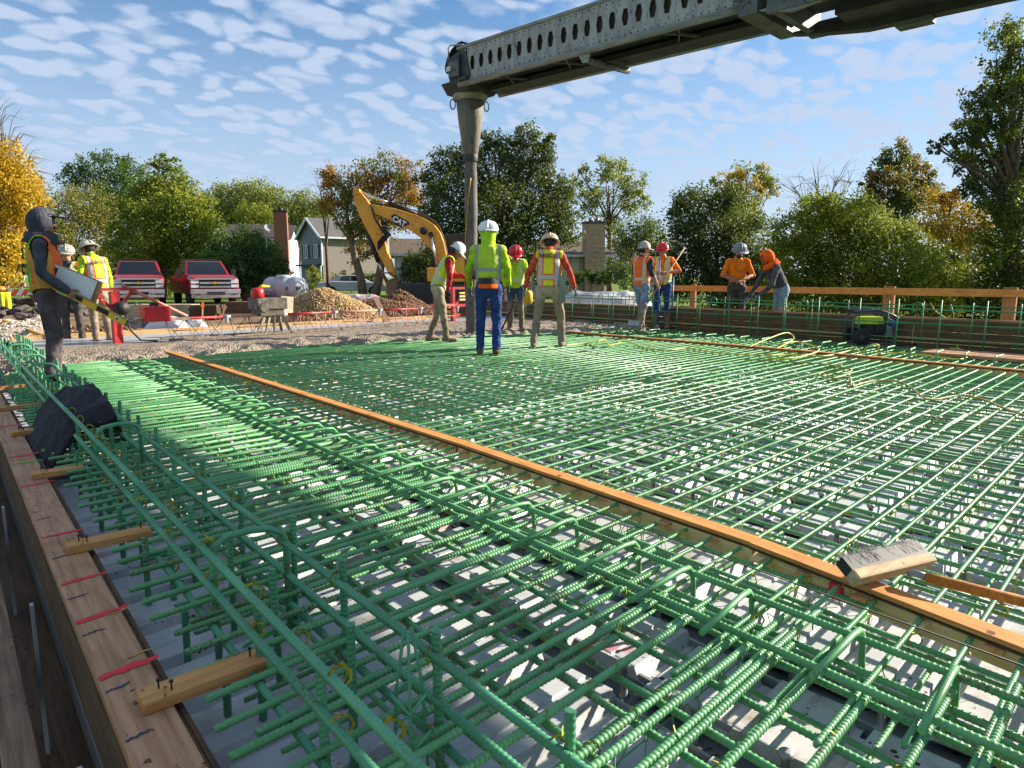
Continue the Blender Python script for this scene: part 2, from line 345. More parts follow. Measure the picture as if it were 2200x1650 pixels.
STR = [1.66, 2.16, 3.42, 3.95, 5.2, 5.72, 6.98, 7.5, 8.76, 9.28, 10.5, 11.0]   # flange lines between the pans
EDG = [0.46] + STR + [12.55]; HALF = 0.075; PW = 0.62
dp_ = thing('metal_deck_form', 'corrugated galvanised metal decking lying under the green rebar', 'decking')
def pan_mesh(L):
    prof = []                                         # along y: two ribs in each sheet
    for k in range(2):
        o = k * PW / 2
        prof += [(o + 0.0, -0.245), (o + 0.022, -0.245), (o + 0.045, -0.198), (o + 0.135, -0.198), (o + 0.141, -0.204), (o + 0.150, -0.204), (o + 0.156, -0.198), (o + PW / 2 - 0.045, -0.198), (o + PW / 2 - 0.022, -0.245)]
    prof.append((PW - 0.004, -0.245)); b = MB(); V = [(x, y, z) for x in (0, L) for y, z in prof]; n = len(prof)
    b.add(V, [(i, i + 1, n + i + 1, n + i) for i in range(n - 1)])
    for x0 in (0, n):                                 # closed ends
        for a0 in (2, 11):
            b.f.append((x0 + a0 - 1, x0 + a0, x0 + a0 + 5, x0 + a0 + 6)); b.m.append(0); b.sm.append(False)
    return b.mesh('deck_pan', PAN)
pm = {}
for i in range(len(EDG) - 1):
    a = EDG[i] + (HALF if i else 0); e = EDG[i + 1] - HALF; L = e - a; key = round(L, 2); off = random.uniform(0, PW)
    if key not in pm: pm[key] = pan_mesh(L / BD[0])
    y = -1.6 - off + (a - 1) * 0.107
    while y < 11.6 + a * 0.107:
        link('deck_pan', pm[key], dp_, (a, y, random.uniform(-0.004, 0.003)), (0, 0, BANG)); y += PW
gf = thing('girder_flange_row', 'grey steel girder flanges with upright studs between the metal pans', 'girder')
FL = M('flange_steel', S(122, 124, 128), S(84, 86, 90), 4, 0.6, 0.3, 0.2, c3=S(60, 44, 32), s3=18, t3=0.6)
STUD = M('stud_steel', S(168, 170, 170), S(120, 122, 124), 12, 0.45, 0.5, 0.2)
fm = MB(); fm.box((0, 5, 0), (0.24, 14, 0.03)); fmesh = fm.mesh('flange', FL)
am = MB(); am.box((-0.085, 5, 0.035), (0.012, 14, 0.055)); am.box((0.085, 5, 0.035), (0.012, 14, 0.055)); amesh = am.mesh('angle', STEEL)
st = MB(); st.lathe((0, 0, 0), [(0.019, 0), (0.019, 0.006), (0.0125, 0.012), (0.0125, 0.112), (0.021, 0.116), (0.021, 0.128), (0.018, 0.131), (0.0, 0.131)], 12); smesh = st.mesh('stud', STUD)
for i, x in enumerate(STR):
    link('flange', fmesh, gf, (x, -1.2, -0.285)); link('support_angle', amesh, gf, (x, -1.2, -0.285))
    y = -0.2 + random.uniform(0, 0.2); step = 0.29 if i < 4 else 0.42
    while y < 9.8:
        link('stud', smesh, gf, (x + random.uniform(-0.02, 0.02), y, -0.272), (random.uniform(-0.03, 0.03), random.uniform(-0.03, 0.03), 0)); y += step
# bright layout paint strokes on the pans
PG = M('paint_green', S(36, 196, 60), S(30, 150, 50), 60, 0.7); PR = M('paint_red', S(232, 40, 56), S(200, 30, 44), 40, 0.7); PO = M('paint_orange', S(240, 90, 50), S(220, 60, 30), 50, 0.7)
def stroke(name, p, q, w, z, m, parent):
    p, q = Vector((p[0], p[1], z)), Vector((q[0], q[1], z)); d = (q - p).normalized(); s = Vector((-d.y, d.x, 0)); N = 9; V = []
    for i in range(N):
        t = i / (N - 1); c = p.lerp(q, t) + s * random.uniform(-0.006, 0.006); ww = w * (0.45 + 0.55 * math.sin(math.pi * (0.12 + 0.76 * t))) * random.uniform(0.75, 1.15)
        V += [c + s * ww / 2, c - s * ww / 2]
    b = MB(); b.add(V, [(2 * i, 2 * i + 1, 2 * i + 3, 2 * i + 2) for i in range(N - 1)]); return b.build(name, m, parent)
for a, q in (((520, 1390), (640, 1330)), ((600, 1350), (700, 1310)), ((640, 1440), (740, 1395)), ((700, 1500), (820, 1440)), ((2120, 1135), (2150, 1110)), ((1700, 960), (1740, 950)), ((1420, 990), (1460, 975))):
    A, B_ = gp(*a, -0.195), gp(*q, -0.195); stroke('paint_stroke', A, B_, 0.02, -0.194, PG, dp_)

# ------------------------------------------------------------------ rebar mat
def rib_bar(name, L, r=0.0125, pitch=0.016, n=6, m=GREEN, rh=1.2, a=0.0, b=None):
    """deformed bar along +x; ribs between a and b, plain beyond"""
    b = L if b is None else min(b, L); a = max(0.0, a); xs, rs = [], []
    if b <= a + 0.05: xs, rs = [0.0, L], [r * 1.04] * 2
    else:
        if a > 0: xs.append(0.0); rs.append(r * 1.04)
        i = np.arange(int((b - a) / pitch)) * pitch + a
        xs = np.concatenate([xs, np.stack([i, i + pitch * 0.55, i + pitch * 0.7], -1).ravel()]); rs = np.concatenate([rs, np.tile([r, r, r * rh], len(i))])
        if b < L - 0.02: xs = np.append(xs, L); rs = np.append(rs, r * 1.04)
    xs, rs = np.asarray(xs, float), np.asarray(rs, float); an = np.arange(n) * 2 * math.pi / n
    sk = 0.007 * np.abs(np.sin(an / 2 + 0.4)) if b > a + 0.05 else 0 * an
    V = np.stack([xs[:, None] + sk[None, :], rs[:, None] * np.cos(an)[None], rs[:, None] * np.sin(an)[None]], -1).reshape(-1, 3); K = len(V)
    V = np.concatenate([V, [[V[0, 0], 0, 0], [V[-1, 0], 0, 0]]])
    I = np.arange(len(xs) * n).reshape(len(xs), n); J = np.roll(I, -1, 1)
    Q = np.stack([I[:-1], J[:-1], J[1:], I[1:]], -1).reshape(-1, 4)
    T = [(J[0, k], I[0, k], I[0, k - 1], K) for k in range(0, n, 2)] + [(I[-1, k - 1], I[-1, k], J[-1, k], K + 1) for k in range(0, n, 2)]
    me = np_mesh(name, V, np.concatenate([Q, np.array(T)]), m, False); sm = np.ones(len(me.polygons), bool); sm[-len(T):] = False
    me.polygons.foreach_set('use_smooth', sm); return me
MAT = thing('rebar_mat', 'green epoxy coated rebar grid covering the bridge deck', 'rebar')
NEAR = 4.6                                            # ribs are modelled within this distance
def near_x(y0): return math.sqrt(max(0.0, NEAR ** 2 - max(0.0, y0) ** 2))
sb = rib_bar('lap_bar', 1.35, r=0.011); lap2 = rib_bar('lap_bar_short', 0.95, r=0.011)
TY = []; y = -1.9
while y < 10.6:
    TY.append(y); y += 0.146 + random.uniform(-0.012, 0.012)
X0 = 0.455
for y in TY:                                          # Y measured at X = 0.72
    yy = y - (0.72 - X0) * 0.107
    xs_ = 1.62 + random.uniform(-0.12, 0.12)
    link('edge_bar', rib_bar('edge_bar', 1.55 + random.uniform(-0.1, 0.25), r=0.011, b=near_x(y) - X0 if y > -0.7 else 0), MAT, (X0 + random.uniform(-0.03, 0.03), yy, random.uniform(-0.003, 0.003)), (random.uniform(0, 6), 0, BANG + random.uniform(-0.008, 0.008)))
    link('top_bar', rib_bar('top_bar', 12.25 - xs_, r=0.0085, b=near_x(y) - xs_ if y > -0.7 else 0), MAT, (xs_, y + (xs_ - 0.72) * 0.1072 + 0.024, random.uniform(-0.003, 0.003)), (random.uniform(0, 6), 0, BANG + random.uniform(-0.0025, 0.0025)))
    if random.random() < 0.5 and y > -0.8:            # bars doubled along the deck edge
        link('lap_bar', random.choice((sb, lap2)), MAT, (0.55 + random.uniform(-0.06, 0.3), y + random.choice((-0.031, 0.031, 0.06)) - 0.012, 0.003), (random.uniform(0, 6), 0, BANG + random.uniform(-0.02, 0.02)))
    x = 5.6 + random.uniform(-0.5, 0.5)
    if random.random() < 0.75: link('lap_bar', rib_bar('lap_bar', 0.95, r=0.0085, b=0), MAT, (x, y + (x - 0.72) * 0.1072 + 0.03, 0.002), (random.uniform(0, 6), 0, BANG))
LX = [0.95, 1.12, 1.3, 1.42, 1.62, 1.86, 2.02, 2.3, 2.46]; x = 2.75
while x < 12.2: LX.append(x); x += random.uniform(0.155, 0.2)
for x in LX:
    e = math.sqrt(max(0, NEAR ** 2 - x * x))
    link('long_bar', rib_bar('long_bar', 13.0, r=0.0105 if x < 2.2 else 0.0085, a=1.3, b=1.9 + e if e > 0.4 else 0), MAT, (x, -1.9, -0.027 + random.uniform(-0.003, 0.002)), (random.uniform(0, 6), 0, math.pi / 2 + random.uniform(-0.003, 0.003)))
for x in np.arange(0.9, 12.2, 0.31):
    link('bottom_long_bar', rib_bar('bottom_long_bar', 13.0, r=0.0085, a=1.6, b=(4.2 if x < 3 else 0), pitch=0.02), MAT, (x + random.uniform(-0.04, 0.04), -1.9, -0.125), (random.uniform(0, 6), 0, math.pi / 2 + random.uniform(-0.004, 0.004)))
y = -1.7
while y < 10.5:
    link('bottom_bar', rib_bar('bottom_bar', 11.6, r=0.0085, b=(2.0 if -0.5 < y < 3 else 0), pitch=0.02), MAT, (0.6, y, -0.152), (random.uniform(0, 6), 0, BANG + random.uniform(-0.003, 0.003))); y += 0.29 + random.uniform(-0.03, 0.03)
# tie wires at the crossings, too many and small to pick apart
tv, tf = [], []
def tie(x, y, z, r, s=0):
    n0 = len(tv); a0 = random.uniform(0, 6.28); c, q = math.cos(a0), math.sin(a0); k = 7
    for i in range(k):
        t = 2 * math.pi * i / k
        for rr in (r, r + 0.006):
            u, w = rr * math.cos(t), rr * math.sin(t); tv.append((x + u * c, y + u * q, z + w))
    for i in range(k):
        j = (i + 1) % k; tf.append((n0 + 2 * i, n0 + 2 * i + 1, n0 + 2 * j + 1, n0 + 2 * j))
    n0 = len(tv); d = [random.uniform(-0.02, 0.02), random.uniform(-0.02, 0.02), random.uniform(0.002, 0.012)]
    tv.extend([(x, y, z + r), (x + 0.004, y, z + r), (x + d[0] + 0.004, y + d[1], z + r + d[2]), (x + d[0], y + d[1], z + r + d[2])]); tf.append((n0, n0 + 1, n0 + 2, n0 + 3))
for y in TY:
    for x in LX:
        yy = y + (x - 0.72) * 0.1072; dd = math.hypot(x, yy)
        p = 0.85 if dd < 4 else (0.55 if dd < 8 else 0.3)
        if x < 2.2: p = 0.9
        if random.random() < p and yy < 10.4: tie(x + random.uniform(-0.01, 0.01), yy, -0.010, 0.019)
tag(link('tie_wire', np_mesh('tie_wire', tv, tf, TIE), MAT), kind='stuff')
# wire chairs that carry the mat: thin zigzag supports
ch = MB()
def chair_line(mb, p, q, z0, z1, step=0.13, r=0.003):
    p, q = Vector(p), Vector(q); L = (q - p).length; n = max(2, int(L / step)); pts = []
    for i in range(n):
        a = p.lerp(q, i / n); c = p.lerp(q, (i + 0.5) / n); s = Vector((-(q - p).y, (q - p).x, 0)).normalized() * 0.045
        mb.tube([(a + s)[:2] + (z0,), (c.x, c.y, z1), (a - s)[:2] + (z0,)] if False else [Vector((a.x + s.x, a.y + s.y, z0)), Vector((c.x, c.y, z1)), Vector((a.x - s.x, a.y - s.y, z0))], r, 4, False)
    for sgn in (-1, 1):
        s = Vector((-(q - p).y, (q - p).x, 0)).normalized() * 0.03 * sgn; mb.tube([Vector((p.x + s.x, p.y + s.y, z0 + 0.03)), Vector((q.x + s.x, q.y + s.y, z0 + 0.03))], r, 4, False)
for Y0 in np.arange(-0.9, 9.5, 0.93):
    for x0 in (0.9, 2.3, 4.1, 5.9, 7.7):
        if random.random() < 0.8: chair_line(ch, (x0, Y0 + x0 * 0.107, 0), (x0 + 1.25, Y0 + (x0 + 1.25) * 0.107, 0), -0.196, -0.045)
tag(ch.build('wire_support', GREEN, MAT), kind='stuff')
# hooked bars along the joint near the screed rail: flat top, drop leg and hook
def path_bar(name, pts, r=0.0125, m=GREEN, n=7):
    b = MB(); b.tube(pts, r, n); return b.mesh(name, m)
hk = path_bar('hook_bar', [(0, 0, 0), (0.30, 0, 0.012), (0.36, 0, 0.006), (0.385, 0, -0.02), (0.395, 0, -0.06), (0.40, 0, -0.13), (0.395, 0, -0.16), (0.375, 0, -0.178), (0.35, 0, -0.178), (0.325, 0, -0.16), (0.30, 0, -0.14)], 0.0105)
for i, y in enumerate(np.arange(0.15, 10.0, 0.305)):
    link('hook_bar', hk, MAT, (1.72 + random.uniform(-0.02, 0.02), y + 0.1 + random.uniform(-0.04, 0.04), 0.05 + random.uniform(-0.008, 0.01)), (0, 0, BANG + random.uniform(-0.08, 0.08)))
for x in (2.09, 1.83): link('long_bar', rib_bar('long_bar', 13.0, a=1.4, b=6.0), MAT, (x, -1.9, 0.031), (0.4, 0, math.pi / 2))
hk2 = path_bar('hook_bar', [(0.36, 0, 0.02), (0.04, 0, 0.02), (0.012, 0, 0.008), (0, 0, -0.02), (0, 0, -0.22)], 0.012)
for y in np.arange(-0.8, 9.6, 0.34):
    link('hook_bar', hk2, MAT, (10.55, y + 1.0 + random.uniform(-0.05, 0.05), 0.09 + random.uniform(-0.01, 0.01)), (0, 0, BANG + random.uniform(-0.1, 0.1)))
# bars fan out towards the right form
# ------------------------------------------------------------------ left edge cage
CG = thing('edge_rebar_cage', 'upright green rebar cage beside the wooden edge form in the foreground', 'rebar cage')
vb = rib_bar('vertical_bar', 0.70, r=0.0115, m=GREEN_SHADE); vb2 = rib_bar('vertical_bar_short', 0.66, r=0.0115, m=GREEN_SHADE)
vf = rib_bar('vertical_bar_far', 0.70, pitch=0.03, m=GREEN_SHADE)
def vert(x, y, top, me):
    me = vf if y > 5 else me; h = 0.66 if me is vb2 else 0.70
    link('vertical_bar', me, CG, (x, y, top - h), (random.uniform(0, 6), -math.pi / 2 + random.uniform(-0.02, 0.02), random.uniform(-0.03, 0.03)))
yi = [0.42, 0.90, 1.37, 1.92, 2.36, 2.89, 3.41, 3.93]; y = 4.35
while y < 13.4: yi.append(y); y += 0.36 if y < 6.5 else 0.27
for y in yi:
    vert(0.895 + random.uniform(-0.01, 0.01), y, 0.285 + random.uniform(-0.015, 0.02), vb)
    vert(0.635 + random.uniform(-0.012, 0.012), y + 0.06 + random.uniform(-0.05, 0.05), 0.23 + random.uniform(-0.02, 0.02), vb2)
    if y > 1 and random.random() < 0.9: vert(0.76 + random.uniform(-0.02, 0.02), y + 0.2 + random.uniform(-0.05, 0.05), 0.17 + random.uniform(-0.03, 0.05), vb2)
    if y > 1.5: vert(0.55 + random.uniform(-0.02, 0.02), y + 0.15 + random.uniform(-0.05, 0.05), 0.0 + random.uniform(-0.03, 0.1), vb2)
for x, z, y0 in ((0.87, 0.195, -1.8), (0.87, -0.035, -1.8), (0.605, 0.235, -1.8), (0.605, 0.115, -1.8), (0.605, -0.02, -1.8), (0.87, 0.07, -1.8)):
    link('long_bar', rib_bar('cage_long_bar', 15.5, r=0.0115, a=2.0, b=6.5, m=GREEN_SHADE), CG, (x, y0, z), (random.uniform(0, 6), 0, math.pi / 2 + random.uniform(-0.002, 0.002)))
hoop = path_bar('hoop_bar', [(0, 0, -0.40), (0, 0, -0.05), (0.012, 0, -0.012), (0.05, 0, 0.012), (0.12, 0, 0.02), (0.19, 0, 0.012), (0.232, 0, -0.012), (0.245, 0, -0.05), (0.245, 0, -0.40)], 0.0125, GREEN_SHADE, 8)
y = 1.95
for y in (0.5, 2.36, 4.6, 6.1, 7.3, 8.4, 9.4, 10.2, 11.0): link('hoop_bar', hoop, CG, (0.63, y, 0.245), (0, 0, random.uniform(-0.15, 0.15)))
chair = path_bar('bar_chair', [(0, 0, 0), (0.004, 0, 0.16), (0.0, 0, 0.34)], 0.0042, GREEN_SHADE, 5)
b = MB()
for k in range(3):
    a = k * 2.1; c, s = math.cos(a) * 0.05, math.sin(a) * 0.05; b.tube([(c, s, -0.1), (c * 0.75, s * 0.75, 0.15), (c * 0.2, s * 0.2, 0.32)], 0.0042, 6)
for z, q in ((0.12, 0.86), (0.02, 1.0)): b.tube([(0.05 * q * math.cos(t), 0.05 * q * math.sin(t), z + 0.035 * abs(math.sin(1.5 * t))) for t in np.linspace(0, 6.28, 19)], 0.0042, 6)
b.build('bar_chair', GREEN_SHADE, CG, (0.80, 1.37, -0.03))
tv, tf = [], []
for y in yi:
    if y < 8:
        for x, z in ((0.88, 0.195), (0.88, -0.035), (0.62, 0.235), (0.62, 0.115), (0.62, -0.02), (0.76, 0.04)):
            for _ in range(2 if y < 3.5 else 1): tie(x, y + random.uniform(-0.008, 0.02), z, 0.024)
tag(link('tie_wire', np_mesh('tie_wire', tv, tf, TIE), CG), kind='stuff')

# ------------------------------------------------------------------ left form and walkway
FM = thing('edge_form', 'wooden edge form with red spray marks along the near side of the deck', 'formwork', (0, 0, 0))
y = -1.0
for L in (2.62, 2.44, 2.44, 3.05, 3.05, 2.4):
    b = MB(); b.box((0, L / 2, 0), (0.14, L - 0.004, 0.038)); o = b.build('top_board', WOODF, FM, (0.318, y, -0.04)); bevel(o, 0.003)
    b = MB()
    for k in range(4): b.box((-0.0115 + 0.0076 * k, L / 2, -0.16 - 0.003 * (k % 2)), (0.0068, L - 0.004, 0.28))
    b.build('plywood_face', WOODD, FM, (0.404, y, -0.0245)); y += L
b = MB(); b.box((0, 7, 0), (0.038, 16, 0.24)); b.build('side_board', WOODD, FM, (0.262, -1, -0.182))
strips = [(1.96, 0.33), (3.35, 0.32), (4.75, 0.26), (6.15, 0.3), (7.4, 0.3), (8.8, 0.3), (0.9, 0.32)]
for y, L in strips:
    b = MB()
    for k in range(5): b.box((L / 2, 0, -0.012 + 0.006 * k), (L - (0.002 if k % 2 else 0), 0.088 - (0.003 if k % 2 else 0), 0.0058))
    o = b.build('tie_strip', WOODX, FM, (0.315, y, -0.003), (0, 0, random.uniform(-0.06, 0.06) + 0.05))
    for dx, dy in ((0.05, 0.012), (0.075, -0.018), (L - 0.03, 0.01)):
        s = MB(); s.lathe((dx, dy, 0.014), [(0.0, 0), (0.0025, 0), (0.0025, 0.022), (0.006, 0.024), (0.006, 0.03), (0, 0.03)], 6); s.build('screw', BLACK, o)
marks = [(1.42, PR, 0.030), (2.02, PR, 0), (2.20, PR, 0.028), (2.62, PR, 0.026), (3.0, PR, 0.02), (3.62, PR, 0.016), (4.6, PR, 0.02), (5.2, PG, 0.02), (5.42, PR, 0.03), (6.6, PR, 0.03)]
for y, m, w in marks:
    if w: stroke('paint_mark', (0.252, y - 0.01), (0.416, y + random.uniform(0.0, 0.03)), w * 1.3, -0.0185, m, FM)
PB = M('marker_blue', S(46, 66, 92), S(36, 50, 72), 30, 0.7); PY = M('chalk_yellow', S(214, 164, 40), S(170, 120, 30), 30, 0.7)
for y in (1.62, 1.83, 2.1, 2.5, 2.83, 3.3, 3.9): stroke('pencil_mark', (0.255, y), (0.32, y + 0.015), 0.010, -0.0182, PB, FM)
for y in (2.2, 2.55): stroke('pencil_mark', (0.335, y + 0.06), (0.414, y + 0.075), 0.008, -0.0182, PY, FM)
WK = thing('work_platform', 'dark plywood work platform with guard board left of the edge form', 'platform')
b = MB(); b.box((0, 7, 0), (0.089, 16, 0.038)); o = b.build('rail_board', wood('wood_worn', S(150, 122, 92), S(104, 82, 62)), WK, (0.055, -1, -0.30)); bevel(o, 0.004)
b = MB(); b.box((0, 7, 0), (0.038, 16, 0.14)); b.build('kick_board', WOODD, WK, (0.083, -1, -0.395))
DK = wood('ply_dark', S(112, 88, 62), S(76, 58, 42), 1)
for k in range(8):
    for j in range(2):
        b = MB(); b.box((0, 0, 0), (1.19, 2.42, 0.02)); b.build('plywood_sheet', DK, WK, (-0.56 - 1.2 * j, -0.6 + k * 2.43 + j * 0.4, -0.78 + random.uniform(-0.003, 0.003)))
for y in (1.6, 2.75, 4.2, 6.0, 8.0):
    b = MB(); b.bar((-0.42, y - 0.05, -0.74), (0.05, y + 0.42, -0.40), 0.05, 0.089); b.build('brace', WOODD, WK)
    b = MB(); b.box((0.16, y + 0.3, -0.4), (0.012, 0.03, 0.62)); b.build('steel_stake', STEEL, WK)
b = MB(); b.box((0.18, 7, -0.72), (0.2, 16, 0.03)); b.build('ledge_board', WOODD, WK)
# grated concrete barrier under the platform closes the view to the ground
# ------------------------------------------------------------------ screed rails
def polyrail(name, label, pts, zc, shim_step, grp, seglen=2.4, red=True):
    t = thing(name, label, 'rail', group=grp)
    P = [Vector((x, y, 0)) for x, y in pts]; cum = [0]
    for a, b_ in zip(P, P[1:]): cum.append(cum[-1] + (b_ - a).length)
    def pt(s):
        for i in range(len(P) - 1):
            if s <= cum[i + 1] or i == len(P) - 2: return P[i].lerp(P[i + 1], (s - cum[i]) / (cum[i + 1] - cum[i]))
    s = 0.0
    while s < cum[-1] - 0.2:
        e = min(s + seglen * random.uniform(0.85, 1.1), cum[-1]); a, q = pt(s), pt(e - 0.005); ang = math.atan2(q.y - a.y, q.x - a.x) - math.pi / 2; L = (q - a).length; off = random.uniform(-0.004, 0.004)
        b = MB(); b.box((0, L / 2, 0), (0.086, L, 0.017)); bevel(b.build('rail_board', WOODN, t, (a.x + off, a.y, zc + 0.0335), (0, 0, ang)), 0.002)
        b = MB()
        for k in range(2): b.box((0.004 * k, L / 2, 0.0065 * k), (0.078, L, 0.0055))
        b.build('ply_layer', WOODD, t, (a.x + off, a.y, zc + 0.0145), (0, 0, ang))
        b = MB(); b.box((0, L / 2 - 0.02, -0.022), (0.066, L - 0.03, 0.066)); b.build('rail_base', WOODP, t, (a.x, a.y, zc + 0.0), (0, 0, ang)); s = e
    s = 0.1; k = 0
    while s < cum[-1]:
        c = pt(s); L = random.uniform(0.16, 0.22); w = random.uniform(0.04, 0.055); b = MB(); b.box((0, 0, 0), (L, w, 0.011), (0, random.uniform(-0.06, 0.06), random.uniform(-0.15, 0.15)))
        b.build('shim', WOODX if k % 3 else WOODP, t, (c.x + random.uniform(-0.02, 0.03), c.y, zc + random.uniform(-0.006, 0.002))); k += 1
        if red and k % 4 == 0:
            b = MB(); b.box((0, 0, -0.02), (0.0685, 0.05, 0.058)); b.build('red_mark', PR, t, (c.x, c.y + 0.1, zc), (0, 0, 0))
        s += shim_step * random.uniform(0.8, 1.25)
    return t
polyrail('screed_rail', 'long wooden screed rail on shims crossing the near rebar from centre left to lower right', [(2.30, -0.6), (2.40, 0.5), (2.52, 1.2), (2.585, 1.9), (2.61, 3.6), (2.60, 6), (2.56, 11.6)], 0.0, 0.21, None)
polyrail('screed_rail', 'long wooden screed rail lying on the rebar on the far right side', [(9.75, -1.5), (9.85, 2.4), (10.0, 5.1), (9.95, 7), (9.82, 10.2)], 0.0, 0.26, None, red=False)
b = MB(); b.tube([(2.22, -1.0, 0.062), (2.28, 4, 0.05), (2.33, 11.5, 0.06)], 0.0026, 5); tag(b.build('string_line', BLACK), 'thin black string line stretched beside the near screed rail', 'string')
# ------------------------------------------------------------------ right edge: form, cage, guard rail
RX = 12.55
RF = thing('outer_form', 'dark weathered plank form along the right edge of the deck', 'formwork', (RX, 0, 0))
y = -2.5
for L in (3.6, 3.6, 3.0, 3.6, 3.6, 3.0):
    for k in range(3):
        b = MB(); b.box((0, L / 2, 0), (0.04, L - 0.008, 0.187)); bevel(b.build('form_board', wood('form_dark', S(118, 92, 66), S(82, 62, 46)), RF, (random.uniform(-0.006, 0.006), y, -0.06 + 0.193 * k + 0.02)), 0.003)
    y += L
for k, z in enumerate((-0.07, 0.125)):
    b = MB(); b.box((0, 9, 0), (0.045, 21, 0.03)); b.build('form_strip', WOODP, RF, (-0.04, -2.5, z))
b = MB(); b.box((0, 9, 0), (0.14, 21, 0.036)); b.build('cap_board', WOODF, RF, (0.08, -2.5, 0.452))
RC = thing('parapet_rebar_cage', 'tall green rebar cage standing along the right edge form', 'rebar cage', (12.0, 0, 0))
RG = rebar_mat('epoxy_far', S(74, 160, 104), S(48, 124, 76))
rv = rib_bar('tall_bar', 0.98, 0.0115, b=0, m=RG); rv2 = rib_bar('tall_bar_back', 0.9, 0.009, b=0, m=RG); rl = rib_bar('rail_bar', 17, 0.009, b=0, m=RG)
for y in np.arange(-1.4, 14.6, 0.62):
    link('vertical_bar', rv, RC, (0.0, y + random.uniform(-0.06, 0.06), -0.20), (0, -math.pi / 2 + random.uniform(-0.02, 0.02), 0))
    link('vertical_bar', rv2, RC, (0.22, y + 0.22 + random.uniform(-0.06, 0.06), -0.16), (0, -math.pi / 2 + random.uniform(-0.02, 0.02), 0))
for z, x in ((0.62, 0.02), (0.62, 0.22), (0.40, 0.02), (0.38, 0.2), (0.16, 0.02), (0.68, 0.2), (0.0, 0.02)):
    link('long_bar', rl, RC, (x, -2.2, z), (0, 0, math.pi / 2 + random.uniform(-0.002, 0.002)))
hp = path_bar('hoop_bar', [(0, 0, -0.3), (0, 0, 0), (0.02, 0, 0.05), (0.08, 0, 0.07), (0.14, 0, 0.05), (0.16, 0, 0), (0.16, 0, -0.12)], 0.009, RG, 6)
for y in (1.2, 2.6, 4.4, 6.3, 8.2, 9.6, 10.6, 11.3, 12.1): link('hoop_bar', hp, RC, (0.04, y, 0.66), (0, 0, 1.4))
GR = thing('guard_rail', 'new timber guard rail on posts beyond the right edge form', 'fence', (13.35, 0, 0))
for y in (9.76, 5.48, 3.62, 1.6, -0.5):
    b = MB(); b.box((0.05, 0, 0.1), (0.06, 0.19 if y != 9.76 else 0.14, 1.72)); b.build('post', WOODZ, GR, (0, y, 0))
y = -3.0
for L in (4.2, 3.6, 2.88, 2.7):
    b = MB(); b.box((0, L / 2, 0), (0.04, L + 0.02, 0.125)); bevel(b.build('top_rail', wood('wood_orange', S(230, 162, 88), S(200, 122, 58)), GR, (random.uniform(-0.015, 0.0), y, 0.865 + random.uniform(-0.004, 0.006) + 0.0005 * y)), 0.003); y += L
b = MB(); b.box((0.55, 6, -0.24), (1.3, 20, 0.04)); b.build('walk_board', WOODD, GR)
# ================================================================== wet concrete and approach
def conc_mat():
    m, n, l, b = nodes('wet_concrete'); t = n.new('ShaderNodeTexCoord'); v = t.outputs['Object']
    a = tex(n, l, 'ShaderNodeTexNoise', 3, v, Detail=8, Roughness=0.7); col = mixc(n, l, rng_map(n, l, a.outputs['Fac'], 0.35, 0.65), S(158, 140, 118), S(116, 102, 86))
    s = tex(n, l, 'ShaderNodeTexVoronoi', 38, v); col = mixc(n, l, rng_map(n, l, s.outputs['Distance'], 0.1, 0.5, 0.55, 0), col, S(190, 172, 146))
    l.new(col, b.inputs['Base Color']); b.inputs['Roughness'].default_value = 0.55
    bp = n.new('ShaderNodeBump'); bp.inputs['Strength'].default_value = 0.9; bp.inputs['Distance'].default_value = 0.03; l.new(s.outputs['Distance'], bp.inputs['Height']); l.new(bp.outputs[0], b.inputs['Normal'])
    return m
WET = conc_mat()
fx = [0.5, 1.2, 2.0, 3.0, 4.0, 4.93, 6.4, 7.4, 8.4, 9.3, 10.1, 11.0, 12.3]; fy = [9.9, 10.15, 10.45, 10.65, 10.8, 10.85, 10.5, 10.45, 10.7, 10.3, 10.1, 9.9, 9.8]
xs = np.linspace(0.5, 12.3, 300); V = []; NY = 90
for x in xs:
    f = np.interp(x, fx, fy) + (fbm(np.array([x * 2.3]), np.array([3.1]), 4, 3)[0] - 0.45) * 0.7; e = 13.05 + (x - 2.2) * 0.1066
    V.append(np.stack([np.full(NY, x), f + (e - f) * np.linspace(0, 1, NY) ** 1.15, np.linspace(0, 1, NY)], -1))
V = np.array(V); u = V[..., 2]; lump = fbm(V[..., 0] * 3.2, V[..., 1] * 3.2, 4, 11) - 0.47; fine_ = fbm(V[..., 0] * 13, V[..., 1] * 13, 3, 21) - 0.45
edge = np.clip((V[..., 1] - V[:, :1, 1]) / 0.22, 0, 1); calm = np.clip(1.15 - u * 1.05, 0.12, 1)
V[..., 2] = -0.10 + edge * 0.135 + (lump * 0.24 + fine_ * 0.085) * edge * calm
I = np.arange(V.shape[0] * NY).reshape(-1, NY); Q = np.stack([I[:-1, :-1], I[1:, :-1], I[1:, 1:], I[:-1, 1:]], -1).reshape(-1, 4)
o = link('wet_concrete', np_mesh('wet_concrete', V.reshape(-1, 3), Q, WET, True)); tag(o, 'lumpy freshly poured wet concrete spreading over the far end of the rebar', 'concrete')
SM = M('smooth_concrete', S(170, 170, 168), S(150, 150, 148), 1.5, 0.35, bump=0.05)
b = MB(); y0 = lambda x: 13.0 + (x - 2.2) * 0.1066
b.add([(0.9, y0(0.9), 0.03), (12.3, y0(12.3), 0.03), (12.3, y0(12.3) + 1.9, 0.03), (0.9, y0(0.9) + 1.9, 0.03)], [(0, 1, 2, 3)])
o = b.build('finished_slab', SM); tag(o, 'smooth finished concrete strip behind the red truss screed', 'slab')
